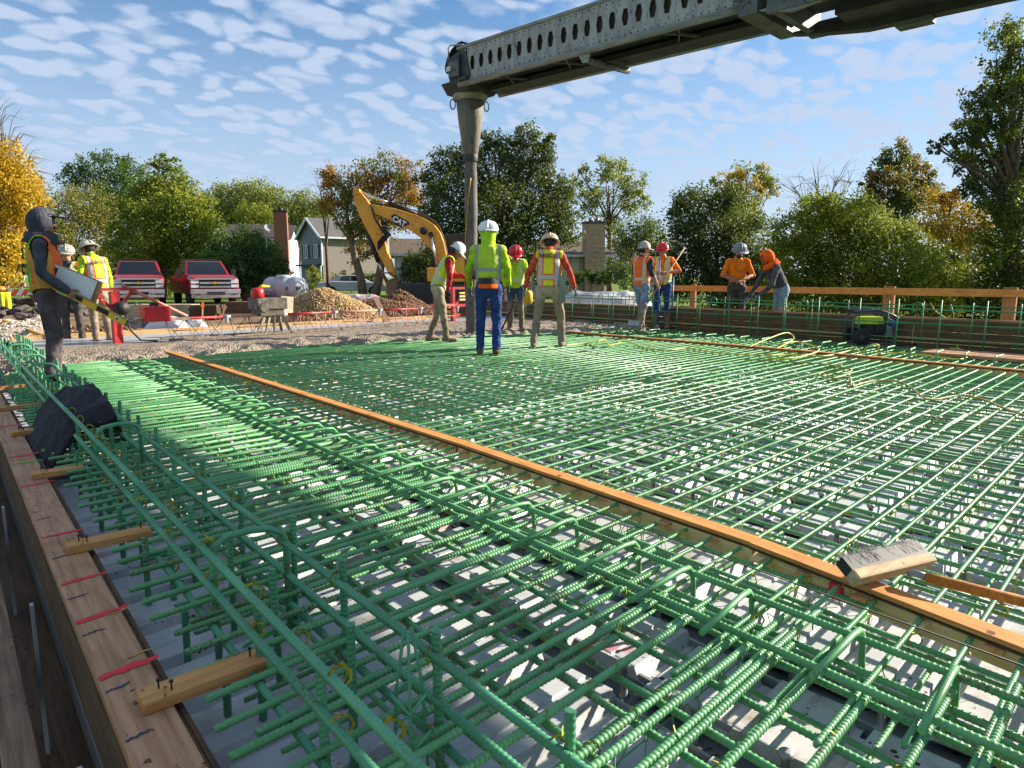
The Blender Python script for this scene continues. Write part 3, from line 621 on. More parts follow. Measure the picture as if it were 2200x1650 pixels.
b = MB(); b.bar((0.9, y0(0.9) + 1.95, -0.02), (12.3, y0(12.3) + 1.95, -0.02), 0.1, 0.26); tag(b.build('end_board', wood('board_tan', S(200, 168, 118), S(170, 134, 90), 0)), 'tan timber header board at the end of the finished slab', 'board')
ROAD = M('approach_concrete', S(170, 160, 146), S(132, 120, 106), 0.8, 0.9, bump=0.3, c3=S(104, 88, 70), s3=5, t3=0.55)
b = MB(); b.add([(-12, 24, -0.095), (9, 26, -0.095), (9, 60, -0.05), (-30, 60, -0.05)], [(0, 1, 2, 3)])
# ================================================================== conveyor boom
CONV = thing('conveyor_boom', 'grey riveted steel conveyor boom with hexagon holes reaching in from upper right', 'conveyor', (8.17, 11.2, 0), math.atan2(-0.996, 0.085))
BSIDE = M('boom_side', S(168, 166, 160), S(132, 130, 126), 2.2, 0.55, 0.15, 0.25, stretch=(4, 4, 1.0), c3=S(70, 64, 58), s3=9, t3=0.63)
BDARK = M('boom_dark', S(60, 62, 64), S(44, 45, 46), 3, 0.6, 0.2, 0.2); BMID = M('boom_mid', S(104, 106, 104), S(78, 80, 78), 3, 0.6, 0.2, 0.3, c3=S(60, 54, 46), s3=10, t3=0.6)
BIN = M('boom_inner', S(74, 64, 54), S(52, 46, 40), 3, 0.8); BRIM = M('boom_rim', S(150, 150, 142), S(112, 114, 106), 3, 0.5, 0.2, 0.2, stretch=(1, 6, 6))
SL = 0.021
def zt(s): return 5.18 - SL * s                       # top edge
H1, W1 = 0.56, 1.0
def boom_panel(s0, n, pitch, y, lead, H=H1, hole=(0.062, 0.035, 0.115), s1=None):
    """plate with n hexagon holes, normal to y"""
    b = MB(); th = 0.012
    for yy in (y, y + th):
        c0 = s0
        for k in range(n):
            c = s0 + lead + pitch * (k + 0.5); a, e = (s0 if k == 0 else c - pitch / 2), (c + pitch / 2 if k < n - 1 or s1 is None else s1); zc = zt(c) - H / 2; hw, hq, hh = hole
            O = [(a, yy, zt(a) - H / 2), (a, yy, zt(a)), (e, yy, zt(e)), (e, yy, zt(e) - H / 2), (e, yy, zt(e) - H), (a, yy, zt(a) - H)]
            I = [(c - hw, yy, zc), (c - hq, yy, zc + hh), (c + hq, yy, zc + hh), (c + hw, yy, zc), (c + hq, yy, zc - hh), (c - hq, yy, zc - hh)]
            n0 = len(b.v); b.v += O + I
            for j in range(6): b.f.append((n0 + j, n0 + (j + 1) % 6, n0 + 6 + (j + 1) % 6, n0 + 6 + j)); b.m.append(0); b.sm.append(False)
    return b
ss = 0.52
for n in (9, 9, 4):
    L = n * 0.235 + 0.04
    for y in (-W1 / 2 - 0.012, W1 / 2):
        boom_panel(ss, n, 0.235, y, 0.02, s1=ss + L - 0.006).build('side_panel', BSIDE, CONV)
    b = MB()
    rv_ = []
    for k in range(int(L / 0.115)):
        s_ = ss + 0.05 + k * 0.115
        for dz in (0.04, H1 - 0.035): b.ell((s_, -W1 / 2 - 0.014, zt(s_) - dz), (0.012, 0.008, 0.012), 6, 4)
    for k in range(n):
        s_ = ss + 0.02 + 0.235 * k
        for dz in (0.10, 0.46): b.ell((s_ + 0.01, -W1 / 2 - 0.014, zt(s_) - dz), (0.009, 0.008, 0.009), 6, 4)
    tag(b.build('rivets', BDARK, CONV), kind='stuff'); ss += L
def boom_box(name, s0, s1, ya, yb, dz0, dz1, m):
    """box along the boom between s0 and s1, from dz0 to dz1 below the top edge"""
    b = MB(); V = [(s, y, zt(s) - d) for s in (s0, s1) for y, d in ((ya, dz0), (yb, dz0), (yb, dz1), (ya, dz1))]
    b.add(V, [(0, 1, 2, 3), (7, 6, 5, 4), (0, 4, 5, 1), (1, 5, 6, 2), (2, 6, 7, 3), (3, 7, 4, 0)]); return b.build(name, m, CONV)
boom_box('inner_wall', 0.3, 6, -W1 / 2 + 0.06, -W1 / 2 + 0.08, 0.02, H1 - 0.02, BIN); boom_box('inner_wall', 0.3, 6, W1 / 2 - 0.08, W1 / 2 - 0.06, 0.02, H1 - 0.02, BIN)
for y in (-W1 / 2 - 0.005, W1 / 2 + 0.005):
    b = MB(); b.tube([(0.25, y, zt(0.25) + 0.03), (6.0, y, zt(6) + 0.03)], 0.035, 8); b.build('top_pipe', BRIM, CONV)
    b = MB(); b.tube([(0.28, y, zt(0.28) - H1 - 0.035), (6.0, y, zt(6) - H1 - 0.035)], 0.05, 8); b.build('bottom_pipe', BRIM, CONV)
boom_box('belt_pan', 0.1, 6.1, -W1 / 2 + 0.1, W1 / 2 - 0.1, H1 - 0.10, H1 - 0.07, BDARK); boom_box('cross_tray', 0.45, 6.1, W1 / 2 - 0.42, W1 / 2 - 0.03, H1 - 0.02, H1 + 0.06, BDARK)
boom_box('belt', 0.1, 6.2, -W1 / 2 + 0.12, W1 / 2 - 0.12, -0.02, 0.0, RUBBER)
for s_ in (1.2, 2.55, 4.6):
    b = MB(); b.bar((s_, -W1 / 2, zt(s_) - H1 - 0.06), (s_ + 0.25, W1 / 2 - 0.4, zt(s_) - H1 - 0.03), 0.03, 0.03); b.bar((s_ + 0.25, -W1 / 2 + 0.05, zt(s_) - H1 - 0.06), (s_ - 0.1, W1 / 2 - 0.4, zt(s_) - H1 - 0.03), 0.02, 0.02); b.build('cross_rod', BMID, CONV)
b = MB(); b.tube([(3.25, -W1 / 2 + 0.05, zt(3.2) - H1 - 0.16), (3.35, W1 / 2 - 0.05, zt(3.2) - H1 - 0.16)], 0.05, 10); b.build('return_roller', BMID, CONV)
b = MB(); b.prism([(3.08, zt(3.1) - H1 - 0.02), (3.36, zt(3.3) - H1 - 0.02), (3.30, zt(3.3) - H1 - 0.2), (3.2, zt(3.2) - H1 - 0.2)], 1, -W1 / 2 - 0.01, -W1 / 2 + 0.02); b.build('roller_bracket', BRIM, CONV)
# collar and larger outer section
boom_box('collar', 5.80, 6.05, -W1 / 2 - 0.10, W1 / 2 + 0.10, -0.1, H1 + 0.16, BMID); boom_box('collar', 6.22, 6.32, -W1 / 2 - 0.12, W1 / 2 + 0.12, -0.1, H1 + 0.2, BMID)
for y in (-W1 / 2 - 0.13, W1 / 2 + 0.10):
    b = MB(); s0 = 5.7
    b.prism([(5.52, zt(5.6) + 0.05), (5.70, zt(5.7) + 0.05), (5.86, zt(5.9) - H1 + 0.02), (5.74, zt(5.8) - H1 + 0.02)], 1, y, y + 0.03); b.build('brace_plate', BMID, CONV)
    boom_panel(6.55, 8, 0.62, y, 0.1, 0.62, (0.16, 0.05, 0.17), s1=13).build('outer_panel', BMID, CONV)
    bb_ = boom_box('outer_flange', 6.2, 13, y - 0.03, y + 0.07, 0.60, 0.78, BMID)
    b = MB(); b.tube([(6.2, y, zt(6.2) + 0.03), (13, y, zt(13) + 0.03)], 0.045, 8); b.build('outer_pipe', BRIM, CONV)
boom_box('outer_pan', 6.1, 13, -W1 / 2 + 0.02, W1 / 2 - 0.02, 0.5, 0.54, BDARK); boom_box('outer_tray', 6.75, 13, 0.0, W1 / 2 + 0.09, 0.64, 0.76, BDARK)
b = MB(); b.prism([(6.0, zt(6) - 0.72), (6.4, zt(6) - 0.80), (6.95, zt(7) - 0.86), (13, zt(13) - 0.86), (13, zt(13) - 0.78), (6.0, zt(6) - 0.70)], 1, W1 / 2 - 0.05, W1 / 2 + 0.12); b.build('outer_beam', BDARK, CONV)
b = MB(); b.box((7.5, W1 / 2 + 0.02, zt(7.5) - 0.90), (0.38, 0.2, 0.06)); b.build('pad', BMID, CONV)
b = MB(); b.prism([(6.1, zt(6.1) - 0.72), (6.5, zt(6.5) - 0.82), (7.0, zt(7.0) - 0.76), (7.2, zt(7.2) - 0.76), (6.4, zt(6.4) - 0.70)], 1, -W1 / 2 - 0.14, -W1 / 2 - 0.08); b.build('wear_plate', BRIM, CONV)
# discharge head with hood
b = MB(); b.prism([(0.05, zt(0) - 0.55), (0.52, zt(0.5) - 0.58), (0.62, zt(0.6) - 0.50), (0.50, zt(0.5) - 0.06), (0.42, zt(0.4) - 0.0), (-0.05, zt(0) - 0.12)], 1, -W1 / 2 - 0.03, -W1 / 2 + 0.02); b.build('head_plate', BDARK, CONV)
b = MB(); b.prism([(0.05, zt(0) - 0.55), (0.52, zt(0.5) - 0.58), (0.62, zt(0.6) - 0.50), (0.50, zt(0.5) - 0.06), (0.42, zt(0.4) - 0.0), (-0.05, zt(0) - 0.12)], 1, W1 / 2 - 0.02, W1 / 2 + 0.03); b.build('head_plate', BDARK, CONV)
b = MB(); b.box((0.22, -W1 / 2 - 0.05, zt(0.2) - 0.32), (0.30, 0.06, 0.26)); b.build('motor_box', BMID, CONV)
b = MB(); b.box((0.08, -W1 / 2 - 0.085, zt(0.1) - 0.30), (0.12, 0.02, 0.08)); b.build('name_plate', M('plate_pale', S(206, 206, 200), S(180, 180, 176), 8), CONV)
b = MB(); b.box((0.36, -W1 / 2 - 0.06, zt(0.3) - 0.3), (0.03, 0.05, 0.42)); b.box((0.44, -W1 / 2 - 0.05, zt(0.3) - 0.52), (0.22, 0.05, 0.05)); b.build('latch_bar', BDARK, CONV)
b = MB(); N = 10; V = []
for i in range(N + 1):
    a = math.pi * (0.5 + 0.5 * i / N)
    for y in (-W1 / 2 + 0.04, W1 / 2 - 0.04):
        for r in (0.40, 0.415): V.append((0.30 + r * 1.15 * math.cos(a), y, zt(0) - 0.26 + r * math.sin(a) * 1.0))
for i in range(N):
    k = 4 * i; b.f += []
b.add(V, [q for i in range(N) for q in ((4 * i, 4 * i + 2, 4 * i + 6, 4 * i + 4), (4 * i + 1, 4 * i + 5, 4 * i + 7, 4 * i + 3), (4 * i, 4 * i + 4, 4 * i + 5, 4 * i + 1), (4 * i + 2, 4 * i + 3, 4 * i + 7, 4 * i + 6))]); b.build('hood', BDARK, CONV)
b = MB(); b.tube([(-0.02, -W1 / 2, zt(0) - 0.2), (-0.02, -W1 / 2, zt(0) + 0.10), (0.05, -W1 / 2, zt(0) + 0.13), (0.42, -W1 / 2, zt(0) + 0.06)], 0.014, 6); b.build('guard_bar', M('pale_bar', S(190, 188, 176), S(160, 158, 148), 5), CONV)
b = MB(); b.tube([(-0.1, -0.42, zt(0) - 0.2), (-0.12, 0.42, zt(0) - 0.2)], 0.13, 14); b.build('head_drum', RUBBER, CONV)
# drop chute: ring, cone, hose
b = MB(); b.box((0.02, 0, 4.62), (0.6, 0.66, 0.2), taper=1.25); b.build('discharge_neck', BDARK, CONV)
CHUTE = thing('drop_chute', 'tall grey tapered concrete drop chute hanging from the boom tip with a yellow strap', 'chute', (8.17, 11.2, 0))
CHM = M('chute_grey', S(128, 120, 106), S(92, 86, 78), 3, 0.75, 0, 0.35, stretch=(1, 1, 0.35), c3=S(84, 78, 70), s3=16, t3=0.6)
HOSE = M('chute_hose', S(112, 106, 98), S(84, 80, 75), 4, 0.8, 0, 0.4, stretch=(1, 1, 0.4), c3=S(60, 56, 52), s3=30, t3=0.6)
b = MB(); b.lathe((0, 0, 0), [(0.27, 4.60), (0.33, 4.58), (0.34, 4.50), (0.31, 4.44), (0.27, 4.42)], 20, sx=1.0); b.build('ring', M('ring_grey', S(160, 154, 146), S(110, 106, 100), 5, 0.6, 0.1, 0.2), CHUTE)
b = MB(); b.lathe((0, 0, 0), [(0.10, 3.40), (0.12, 3.42), (0.145, 3.46), (0.235, 4.10), (0.27, 4.46), (0.255, 4.46), (0.22, 4.1), (0.12, 3.45)], 24); b.build('cone', CHM, CHUTE)
b = MB(); b.lathe((0, 0, 0), [(0.135, 3.32), (0.142, 3.34), (0.142, 3.44), (0.135, 3.46)], 20); b.build('clamp', BDARK, CHUTE)
prof = [(0.118, 0.0), (0.122, 0.02)] + [(0.118 + 0.006 * math.sin(z * 3.1) + 0.003 * math.sin(z * 11), z) for z in np.linspace(0.1, 3.3, 40)] + [(0.125, 3.36)]
b = MB(); b.lathe((0, 0, 0), prof, 20); b.build('hose', HOSE, CHUTE)
b = MB(); b.tube([(0.13 * math.cos(-2.2 - 1.1 * t) * 1.02, 0.13 * math.sin(-2.2 - 1.1 * t), 3.0 - 1.25 * t) for t in np.linspace(0, 2.2, 40)], 0.018, 5, sx=0.35); b.build('strap', M('strap_yellow', S(214, 164, 36), S(170, 124, 26), 8), CHUTE)
for z, r in ((3.98, 0.22),):
    u = Vector((-0.35, -0.94, 0)); w = Vector((0.94, -0.35, 0)) * 0.045
    b = MB(); b.tube([u * (r - 0.02) + w + Vector((0, 0, z + 0.1)), u * (r + 0.035) + w + Vector((0, 0, z + 0.1)), u * (r + 0.0) + w + Vector((0, 0, z - 0.15)), u * (r - 0.05) + w + Vector((0, 0, z - 0.15))], 0.009, 6); b.build('handle', BLACK, CHUTE)
for a in (2.6, -0.3):
    c = Vector((math.cos(a), math.sin(a), 0)); b = MB(); b.tube([c * (0.33 + 0.05 * math.sin(t)) + Vector((0, 0, 4.45 - 0.09 + 0.09 * math.cos(t))) for t in np.linspace(0, 6.28, 13)], 0.012, 6); b.build('hook', BDARK, CHUTE)
# ================================================================== truss screed
RED = M('red_paint', S(196, 44, 44), S(150, 34, 36), 5, 0.45, 0, 0.15, c3=S(150, 130, 110), s3=14, t3=0.64); REDP = M('red_faded', S(206, 96, 80), S(176, 150, 130), 9, 0.6, 0, 0.2, stretch=(1, 1, 1))
CONCR = M('crusted', S(150, 136, 118), S(104, 92, 80), 12, 0.9, 0, 0.5)
TA, TB = Vector((2.25, 13.1, 0)), Vector((10.3, 14.15, 0)); TD = (TB - TA).normalized(); TN = Vector((-TD.y, TD.x, 0)); TL = (TB - TA).length
SCR = thing('truss_screed', 'long red triangular truss screed spanning the wet concrete', 'screed', TA, math.atan2(TD.y, TD.x))
ns = 6; seg = (TL - 1.2) / ns
for k in range(ns):
    a = 0.75 + k * seg; e = a + seg - 0.07
    b = MB(); b.tube([(a, 0, 0.40), (e, 0, 0.40)], 0.024, 8); b.build('top_chord', REDP if k % 2 else RED, SCR)
    for y in (-0.19, 0.19):
        b = MB(); b.bar((a, y, 0.055), (e, y, 0.055), 0.06, 0.03); b.build('screed_blade', CONCR, SCR)
        b = MB(); m_ = 3
        for j in range(m_):
            p, q, r_ = a + (e - a) * j / m_, a + (e - a) * (j + 0.5) / m_, a + (e - a) * (j + 1) / m_
            b.tube([(p + 0.02, 0, 0.39), (q, y, 0.07), (r_ - 0.02, 0, 0.39)], 0.0085, 5)
        b.build('web_rod', REDP if k > 1 else CONCR, SCR)
    b = MB(); b.tube([(a + 0.1, -0.1, 0.2), (e - 0.1, -0.1, 0.2)], 0.009, 5); b.build('tie_rod', REDP, SCR)
    b = MB(); b.cyl((e - 0.02, 0, 0.40), (e + 0.10, 0, 0.40), 0.034, n=10); b.box((e + 0.035, 0, 0.36), (0.03, 0.09, 0.14)); b.build('coupler', STEEL, SCR)
b = MB(); b.box((0.0, 0, 0.42), (0.13, 0.13, 0.95)); b.build('end_post', RED, SCR); b = MB(); b.box((0.02, 0, 0.93), (0.62, 0.16, 0.05)); b.box((-0.22, 0, 0.86), (0.07, 0.1, 0.14)); b.build('winch_arm', RED, SCR)
b = MB(); b.bar((-0.3, 0, 0.88), (0.0, 0, 0.55), 0.05, 0.05); b.bar((0.28, 0, 0.9), (0.05, 0, 0.6), 0.05, 0.05); b.build('arm_brace', RED, SCR)
b = MB(); b.tube([(0.12, -0.02, 1.0), (1.15, -0.02, 0.44)], 0.026, 8); b.build('stay_pipe', REDP, SCR)
b = MB(); b.lathe((0.05, -0.16, 0.62), [(0, -0.08), (0.11, -0.07), (0.11, 0.07), (0, 0.08)], 14, (0, 1, 0)); b.build('winch_drum', BLACK, SCR)
b = MB(); b.tube([(0.1, -0.1, 0.55), (0.16, -0.14, 0.25), (0.3, -0.16, 0.08), (0.55, -0.2, 0.05)], 0.016, 6); b.build('air_hose', BLACK, SCR)
b = MB(); b.tube([(0.22, 0, 0.4), (0.25, 0, 0.62), (0.34, 0, 0.70), (0.43, 0, 0.64), (0.45, 0, 0.5)], 0.014, 6); b.build('grey_hose', M('hose_grey', S(196, 192, 180), S(160, 156, 146), 6), SCR)
b = MB(); b.box((0.62, 0.02, 0.50), (0.42, 0.3, 0.26)); bevel(b.build('red_box', M('box_red', S(206, 34, 38), S(170, 26, 30), 3, 0.4), SCR), 0.015)
b = MB(); b.box((0.62, 0.02, 0.66), (0.14, 0.05, 0.06)); b.build('box_handle', BLACK, SCR)
b = MB(); b.box((0.75, 0.0, 0.40), (0.9, 0.08, 0.05)); b.build('drive_shaft', CONCR, SCR)
b = MB(); b.box((2.72, 0.05, 0.62), (0.62, 0.42, 0.22)); b.box((2.72, 0.05, 0.46), (0.5, 0.36, 0.16)); b.cyl((2.5, -0.2, 0.55), (2.5, -0.26, 0.55), 0.1); bevel(b.build('engine', M('engine_grime', S(120, 112, 98), S(70, 66, 58), 9, 0.8, 0, 0.4), SCR), 0.02)
b = MB(); b.box((3.12, 0.05, 0.58), (0.26, 0.05, 0.34), (0, 0.1, 0)); b.build('engine_panel', M('panel_pale', S(204, 190, 160), S(170, 156, 130), 8), SCR)
for k in range(5):
    b = MB(); b.bar((2.55 + 0.1 * k, -0.12, 0.36), (2.4 + 0.16 * k, -0.16, 0.1), 0.03, 0.06); b.build('guard_plate', CONCR, SCR)
# far end carriage
b = MB()
for x in (TL - 0.62, TL + 0.02): b.box((x, 0, 0.42), (0.07, 0.1, 0.92))
for z in (0.86, 0.44, 0.2): b.box((TL - 0.3, 0, z), (0.7, 0.08, 0.06))
b.bar((TL - 0.6, 0, 0.42), (TL, 0, 0.85), 0.05, 0.05); b.build('carriage_frame', RED, SCR)
b = MB(); b.box((TL - 0.95, 0, 0.46), (0.5, 0.36, 0.05)); b.build('carriage_shelf', M('shelf_pink', S(216, 110, 104), S(190, 90, 86), 5), SCR)
for k, z in enumerate((0.58, 0.66, 0.74)):
    b = MB(); b.box((TL - 0.27, -0.05, z), (0.34, 0.03, 0.045)); b.build('warning_slat', M('slat_yellow', S(236, 196, 70), S(220, 160, 60), 9) if k == 2 else M('slat_cream', S(226, 210, 170), S(200, 180, 140), 9), SCR)
b = MB(); b.lathe((TL - 0.1, -0.1, 0.22), [(0, -0.06), (0.14, -0.05), (0.14, 0.05), (0, 0.06)], 12, (0, 1, 0)); b.build('carriage_wheel', BLACK, SCR)
b = MB()
b.lathe((0, 0, 0), [(0.0, 0), (0.11, 0), (0.12, 0.02), (0.12, 0.15), (0.09, 0.19), (0.0, 0.20)], 14); fc = thing('fuel_can', 'small red fuel can with a yellow spout on the screed engine', 'fuel can', TA + TD * 2.5 + Vector((0, 0, 0.73)))
b.build('body', M('can_red', S(206, 30, 30), S(180, 26, 26), 4, 0.4), fc); b = MB(); b.tube([(0.05, 0, 0.19), (0.1, 0, 0.23), (0.24, 0, 0.22)], [0.04, 0.03, 0.015], 8); b.build('spout', M('spout_yellow', S(232, 206, 40), S(210, 180, 30), 4, 0.4), fc)

# ================================================================== excavator
EXO = at(960, 26, -0.05); LX_ = -RT                   # local x = towards the left of the boom plane
EX = thing('excavator', 'yellow tracked excavator with its boom raised and bucket lowered on the dirt', 'excavator', EXO, math.atan2(LX_[1], LX_[0]))
CY_ = M('cat_yellow', S(232, 166, 44), S(214, 144, 34), 2.5, 0.42, 0, 0.06, c3=S(150, 100, 40), s3=7, t3=0.66); EXK = M('exc_black', S(34, 33, 32), S(48, 46, 43), 4, 0.6); CHROME = M('chrome_rod', S(210, 212, 214), S(180, 182, 186), 6, 0.25, 0.9)
BKT = M('bucket_steel', S(150, 112, 82), S(96, 72, 54), 4, 0.6, 0.3, 0.3)
def XZ(px, py): return ((960 - px) / 57.3, (664 - py) / 57.3)
up_ = [(807, 447), (839, 452), (870, 459), (899, 468), (920, 477), (938, 489), (950, 505), (957, 525), (964, 560), (975, 590)]; lo_ = [(955, 600), (944, 565), (930, 540), (911, 517), (888, 501), (861, 485), (835, 474), (812, 466)]
b = MB(); b.prism([XZ(*p) for p in up_ + lo_], 1, -0.24, 0.24); bevel(b.build('boom', CY_, EX), 0.03)
stp = [(769, 421), (774, 416), (781, 417), (798, 438), (812, 462), (820, 482), (828, 510), (836, 540), (846, 568), (853, 592), (846, 597), (838, 590), (829, 570), (817, 545), (806, 520), (791, 491), (778, 462), (771, 444)]
b = MB(); b.prism([XZ(*p) for p in stp], 1, -0.19, 0.19); bevel(b.build('stick', CY_, EX), 0.025)
b = MB(); x, z = XZ(777, 420); b.cyl((x, -0.26, z), (x, 0.26, z), 0.12, n=14); b.build('stick_pin', CY_, EX)
def cylr(name, p, q, f=0.55, r=0.085, y=0.0):
    p, q = XZ(*p), XZ(*q); P, Q_ = Vector((p[0], y, p[1])), Vector((q[0], y, q[1])); mid = P.lerp(Q_, f)
    b = MB(); b.cyl(P, mid, r, n=12); b.build(name, EXK, EX); b = MB(); b.cyl(mid, Q_, r * 0.55, n=10); b.build('cylinder_rod', CHROME, EX)
cylr('stick_cylinder', (900, 466), (782, 420), 0.5); cylr('bucket_cylinder', (793, 500), (825, 590), 0.72, 0.09)
for y in (-0.34, 0.34): cylr('boom_cylinder', (950, 612), (930, 509), 0.35, 0.09, y)
x, z = XZ(931, 509); b = MB(); b.cyl((x, -0.42, z), (x, 0.42, z), 0.1, n=14); b.build('boom_pin', EXK, EX)
x, z = XZ(915, 501); b = MB(); b.lathe((x, 0.26, z), [(0, 0), (0.12, 0.0), (0.14, 0.05), (0.1, 0.1), (0, 0.1)], 12, (0, 1, 0)); b.build('work_lamp', EXK, EX)
for k in range(6):
    o0 = 0.05 * k; A = XZ(806, 450); B_ = XZ(812, 520); b = MB(); b.tube([(A[0], 0.22 + o0 * 0.3, A[1] + 0.05), (A[0] - 0.1 - o0 * 0.4, 0.28, A[1] - 0.35 - o0), (B_[0] - 0.35 - o0, 0.28, B_[1] + 0.2), (B_[0] - 0.1, 0.22, B_[1] - 0.1 - o0)], 0.025, 6); b.build('hydraulic_hose', EXK, EX)
for k in range(3):
    b = MB(); b.tube([(XZ(p[0], p[1] - 4 - 2 * k)[0], -0.12 + 0.12 * k, XZ(p[0], p[1] - 4 - 2 * k)[1]) for p in up_[1:]], 0.02, 5); b.build('hydraulic_hose', EXK, EX)
for a, c in (((822, 588), (846, 588)), ((824, 590), (836, 612)), ((846, 590), (858, 606))):
    P, Q_ = XZ(*a), XZ(*c)
    for y in (-0.2, 0.2): b = MB(); b.bar((P[0], y, P[1]), (Q_[0], y, Q_[1]), 0.05, 0.14, (0, 1, 0)); b.build('link', M('link_dirty', S(150, 116, 60), S(90, 70, 46), 5, 0.7), EX)
for p in ((858, 603), (857, 617)): x, z = XZ(*p); b = MB(); b.cyl((x, -0.3, z), (x, 0.3, z), 0.09, n=12); b.build('bucket_pin', BKT, EX)
b = MB(); b.prism([XZ(*p) for p in ((836, 606), (850, 598), (862, 612), (858, 624), (870, 636), (882, 655), (870, 656), (848, 645), (834, 630))], 1, -0.45, 0.45); bevel(b.build('bucket', BKT, EX), 0.03)
b = MB(); b.prism([XZ(*p) for p in ((848, 632), (858, 622), (884, 655), (878, 657))], 1, -0.47, 0.47); b.build('bucket_lip', M('lip_steel', S(160, 140, 124), S(120, 104, 92), 4, 0.5, 0.4), EX)
# upper structure, cab and tracks (x to the left of the picture, y towards the camera is negative)
b = MB(); b.prism([(0.55, 1.0), (0.55, 1.5), (-0.2, 1.55), (-0.5, 1.95), (-2.3, 1.95), (-2.7, 1.7), (-2.7, 1.0)], 1, -0.1, 1.35); bevel(b.build('engine_house', CY_, EX), 0.05)
b = MB(); b.prism([(-1.9, 0.95), (-1.9, 1.75), (-2.75, 1.7), (-3.0, 1.4), (-2.8, 0.95)], 1, -1.35, 1.35); bevel(b.build('counterweight', EXK, EX), 0.06)
b = MB(); b.prism([(0.62, 0.95), (0.7, 1.5), (0.3, 2.75), (-0.75, 2.8), (-0.85, 0.95)], 1, -1.35, -0.42); bevel(b.build('cab', EXK, EX), 0.05)
b = MB(); b.prism([(0.5, 1.35), (0.58, 1.55), (0.24, 2.62), (-0.62, 2.65), (-0.7, 1.35)], 1, -1.37, -1.352); b.build('cab_window', glass_mat('cab_glass', (0.05, 0.08, 0.09, 1)), EX)
b = MB(); b.box((0.2, -0.1, 1.0), (0.9, 2.5, 0.18)); b.build('turntable_deck', EXK, EX)
for y in (-1.1, 1.1):
    pf = [(1.5, 0.25), (1.75, 0.5), (1.6, 0.85), (1.3, 0.95), (-1.7, 0.95), (-2.0, 0.8), (-2.1, 0.5), (-1.9, 0.2), (-1.6, 0.02), (1.2, 0.02)]
    b = MB(); b.prism(pf, 1, y - 0.28, y + 0.28); bevel(b.build('track', EXK, EX), 0.04)
    for k in range(7):
        w = MB(); w.lathe((1.1 - 0.43 * k, y - 0.29, 0.28), [(0, 0), (0.17, 0), (0.17, 0.04), (0, 0.05)], 12, (0, -1, 0)); w.build('track_roller', M('roller', S(70, 60, 50), S(46, 42, 38), 5), EX)
# door badge lettering on the boom
def text_mesh(name, txt, size, m, parent, loc, rot, ext=0.002, bold=0.0, sx=1.0):
    cu = bpy.data.curves.new(name, 'FONT'); cu.body = txt; cu.size = size; cu.extrude = ext; cu.align_x = 'CENTER'; cu.align_y = 'CENTER'; cu.offset = bold
    to = bpy.data.objects.new(name + '_tmp', cu); COL.objects.link(to); bpy.context.view_layer.update()
    me = bpy.data.meshes.new_from_object(to.evaluated_get(bpy.context.evaluated_depsgraph_get())); bpy.data.objects.remove(to); me.name = name; me.materials.clear(); me.materials.append(m)
    o = link(name, me, parent, loc, rot); o.scale = (sx, 1, 1); return o
bx_, bz_ = XZ(866, 482); A, B_ = XZ(849, 474), XZ(884, 493); ang = math.atan2(B_[1] - A[1], -(B_[0] - A[0]))
bd = [(-0.38, 0.02), (-0.30, 0.15), (0.30, 0.15), (0.36, 0.08), (0.12, -0.17), (-0.18, -0.17)]
def rot2(p, a): return (bx_ - (p[0] * math.cos(a) - p[1] * math.sin(a)), bz_ + p[0] * math.sin(a) + p[1] * math.cos(a))
YF = -1
b = MB(); b.prism([rot2(p, ang) for p in bd], 1, 0.241, 0.246); b.build('badge', BLACK, EX)
b = MB(); b.prism([rot2(p, ang) for p in ((0.20, -0.12), (0.36, 0.05), (0.36, 0.09), (0.13, -0.17))], 1, 0.2465, 0.249); b.build('badge_stripe', PR, EX)
wt = text_mesh('badge_letters', 'CAT', 0.27, M('white_paint', S(236, 236, 232), S(220, 220, 216), 4, 0.5), EX, (bx_ + 0.03, 0.252, bz_ + 0.0), (math.pi / 2, -ang, math.pi), 0.002, 0.012, 0.95)
# ================================================================== trees
def leaf_mat(name, cols, trans=0.35):
    if name in MATS: return MATS[name]
    m, n, l, b = nodes(name); g = n.new('ShaderNodeNewGeometry'); r = n.new('ShaderNodeValToRGB'); e = r.color_ramp.elements; k = len(cols)
    e[0].position = 0; e[0].color = cols[0]; e[1].position = 1; e[1].color = cols[-1]
    for i in range(1, k - 1): q = e.new(i / (k - 1)); q.color = cols[i]
    ob = n.new('ShaderNodeTexCoord'); nz = tex(n, l, 'ShaderNodeTexNoise', 0.55, ob.outputs['Object'], Detail=2)
    mx = n.new('ShaderNodeMath'); mx.operation = 'MULTIPLY_ADD'; l.new(g.outputs['Random Per Island'], mx.inputs[0]); mx.inputs[1].default_value = 0.6
    l.new(rng_map(n, l, nz.outputs['Fac'], 0.3, 0.7, 0, 0.4), mx.inputs[2]); l.new(mx.outputs[0], r.inputs[0])
    l.new(r.outputs[0], b.inputs['Base Color']); b.inputs['Roughness'].default_value = 0.55; b.inputs['Specular IOR Level'].default_value = 0.3
    t = n.new('ShaderNodeBsdfTranslucent'); l.new(mixc(n, l, 0.5, r.outputs[0], (0.35, 0.42, 0.05, 1), 'MIX'), t.inputs[0]); ms = n.new('ShaderNodeMixShader'); ms.inputs[0].default_value = trans
    l.new(b.outputs[0], ms.inputs[1]); l.new(t.outputs[0], ms.inputs[2]); l.new(ms.outputs[0], n['Material Output'].inputs[0])
    MATS[name] = m; return m
LGREEN = leaf_mat('leaf_green', [S(52, 74, 22), S(86, 108, 30), S(124, 136, 40), S(168, 160, 52)])
LDARK = leaf_mat('leaf_dark', [S(30, 44, 20), S(48, 66, 28), S(70, 86, 38), S(96, 104, 50)], 0.25)
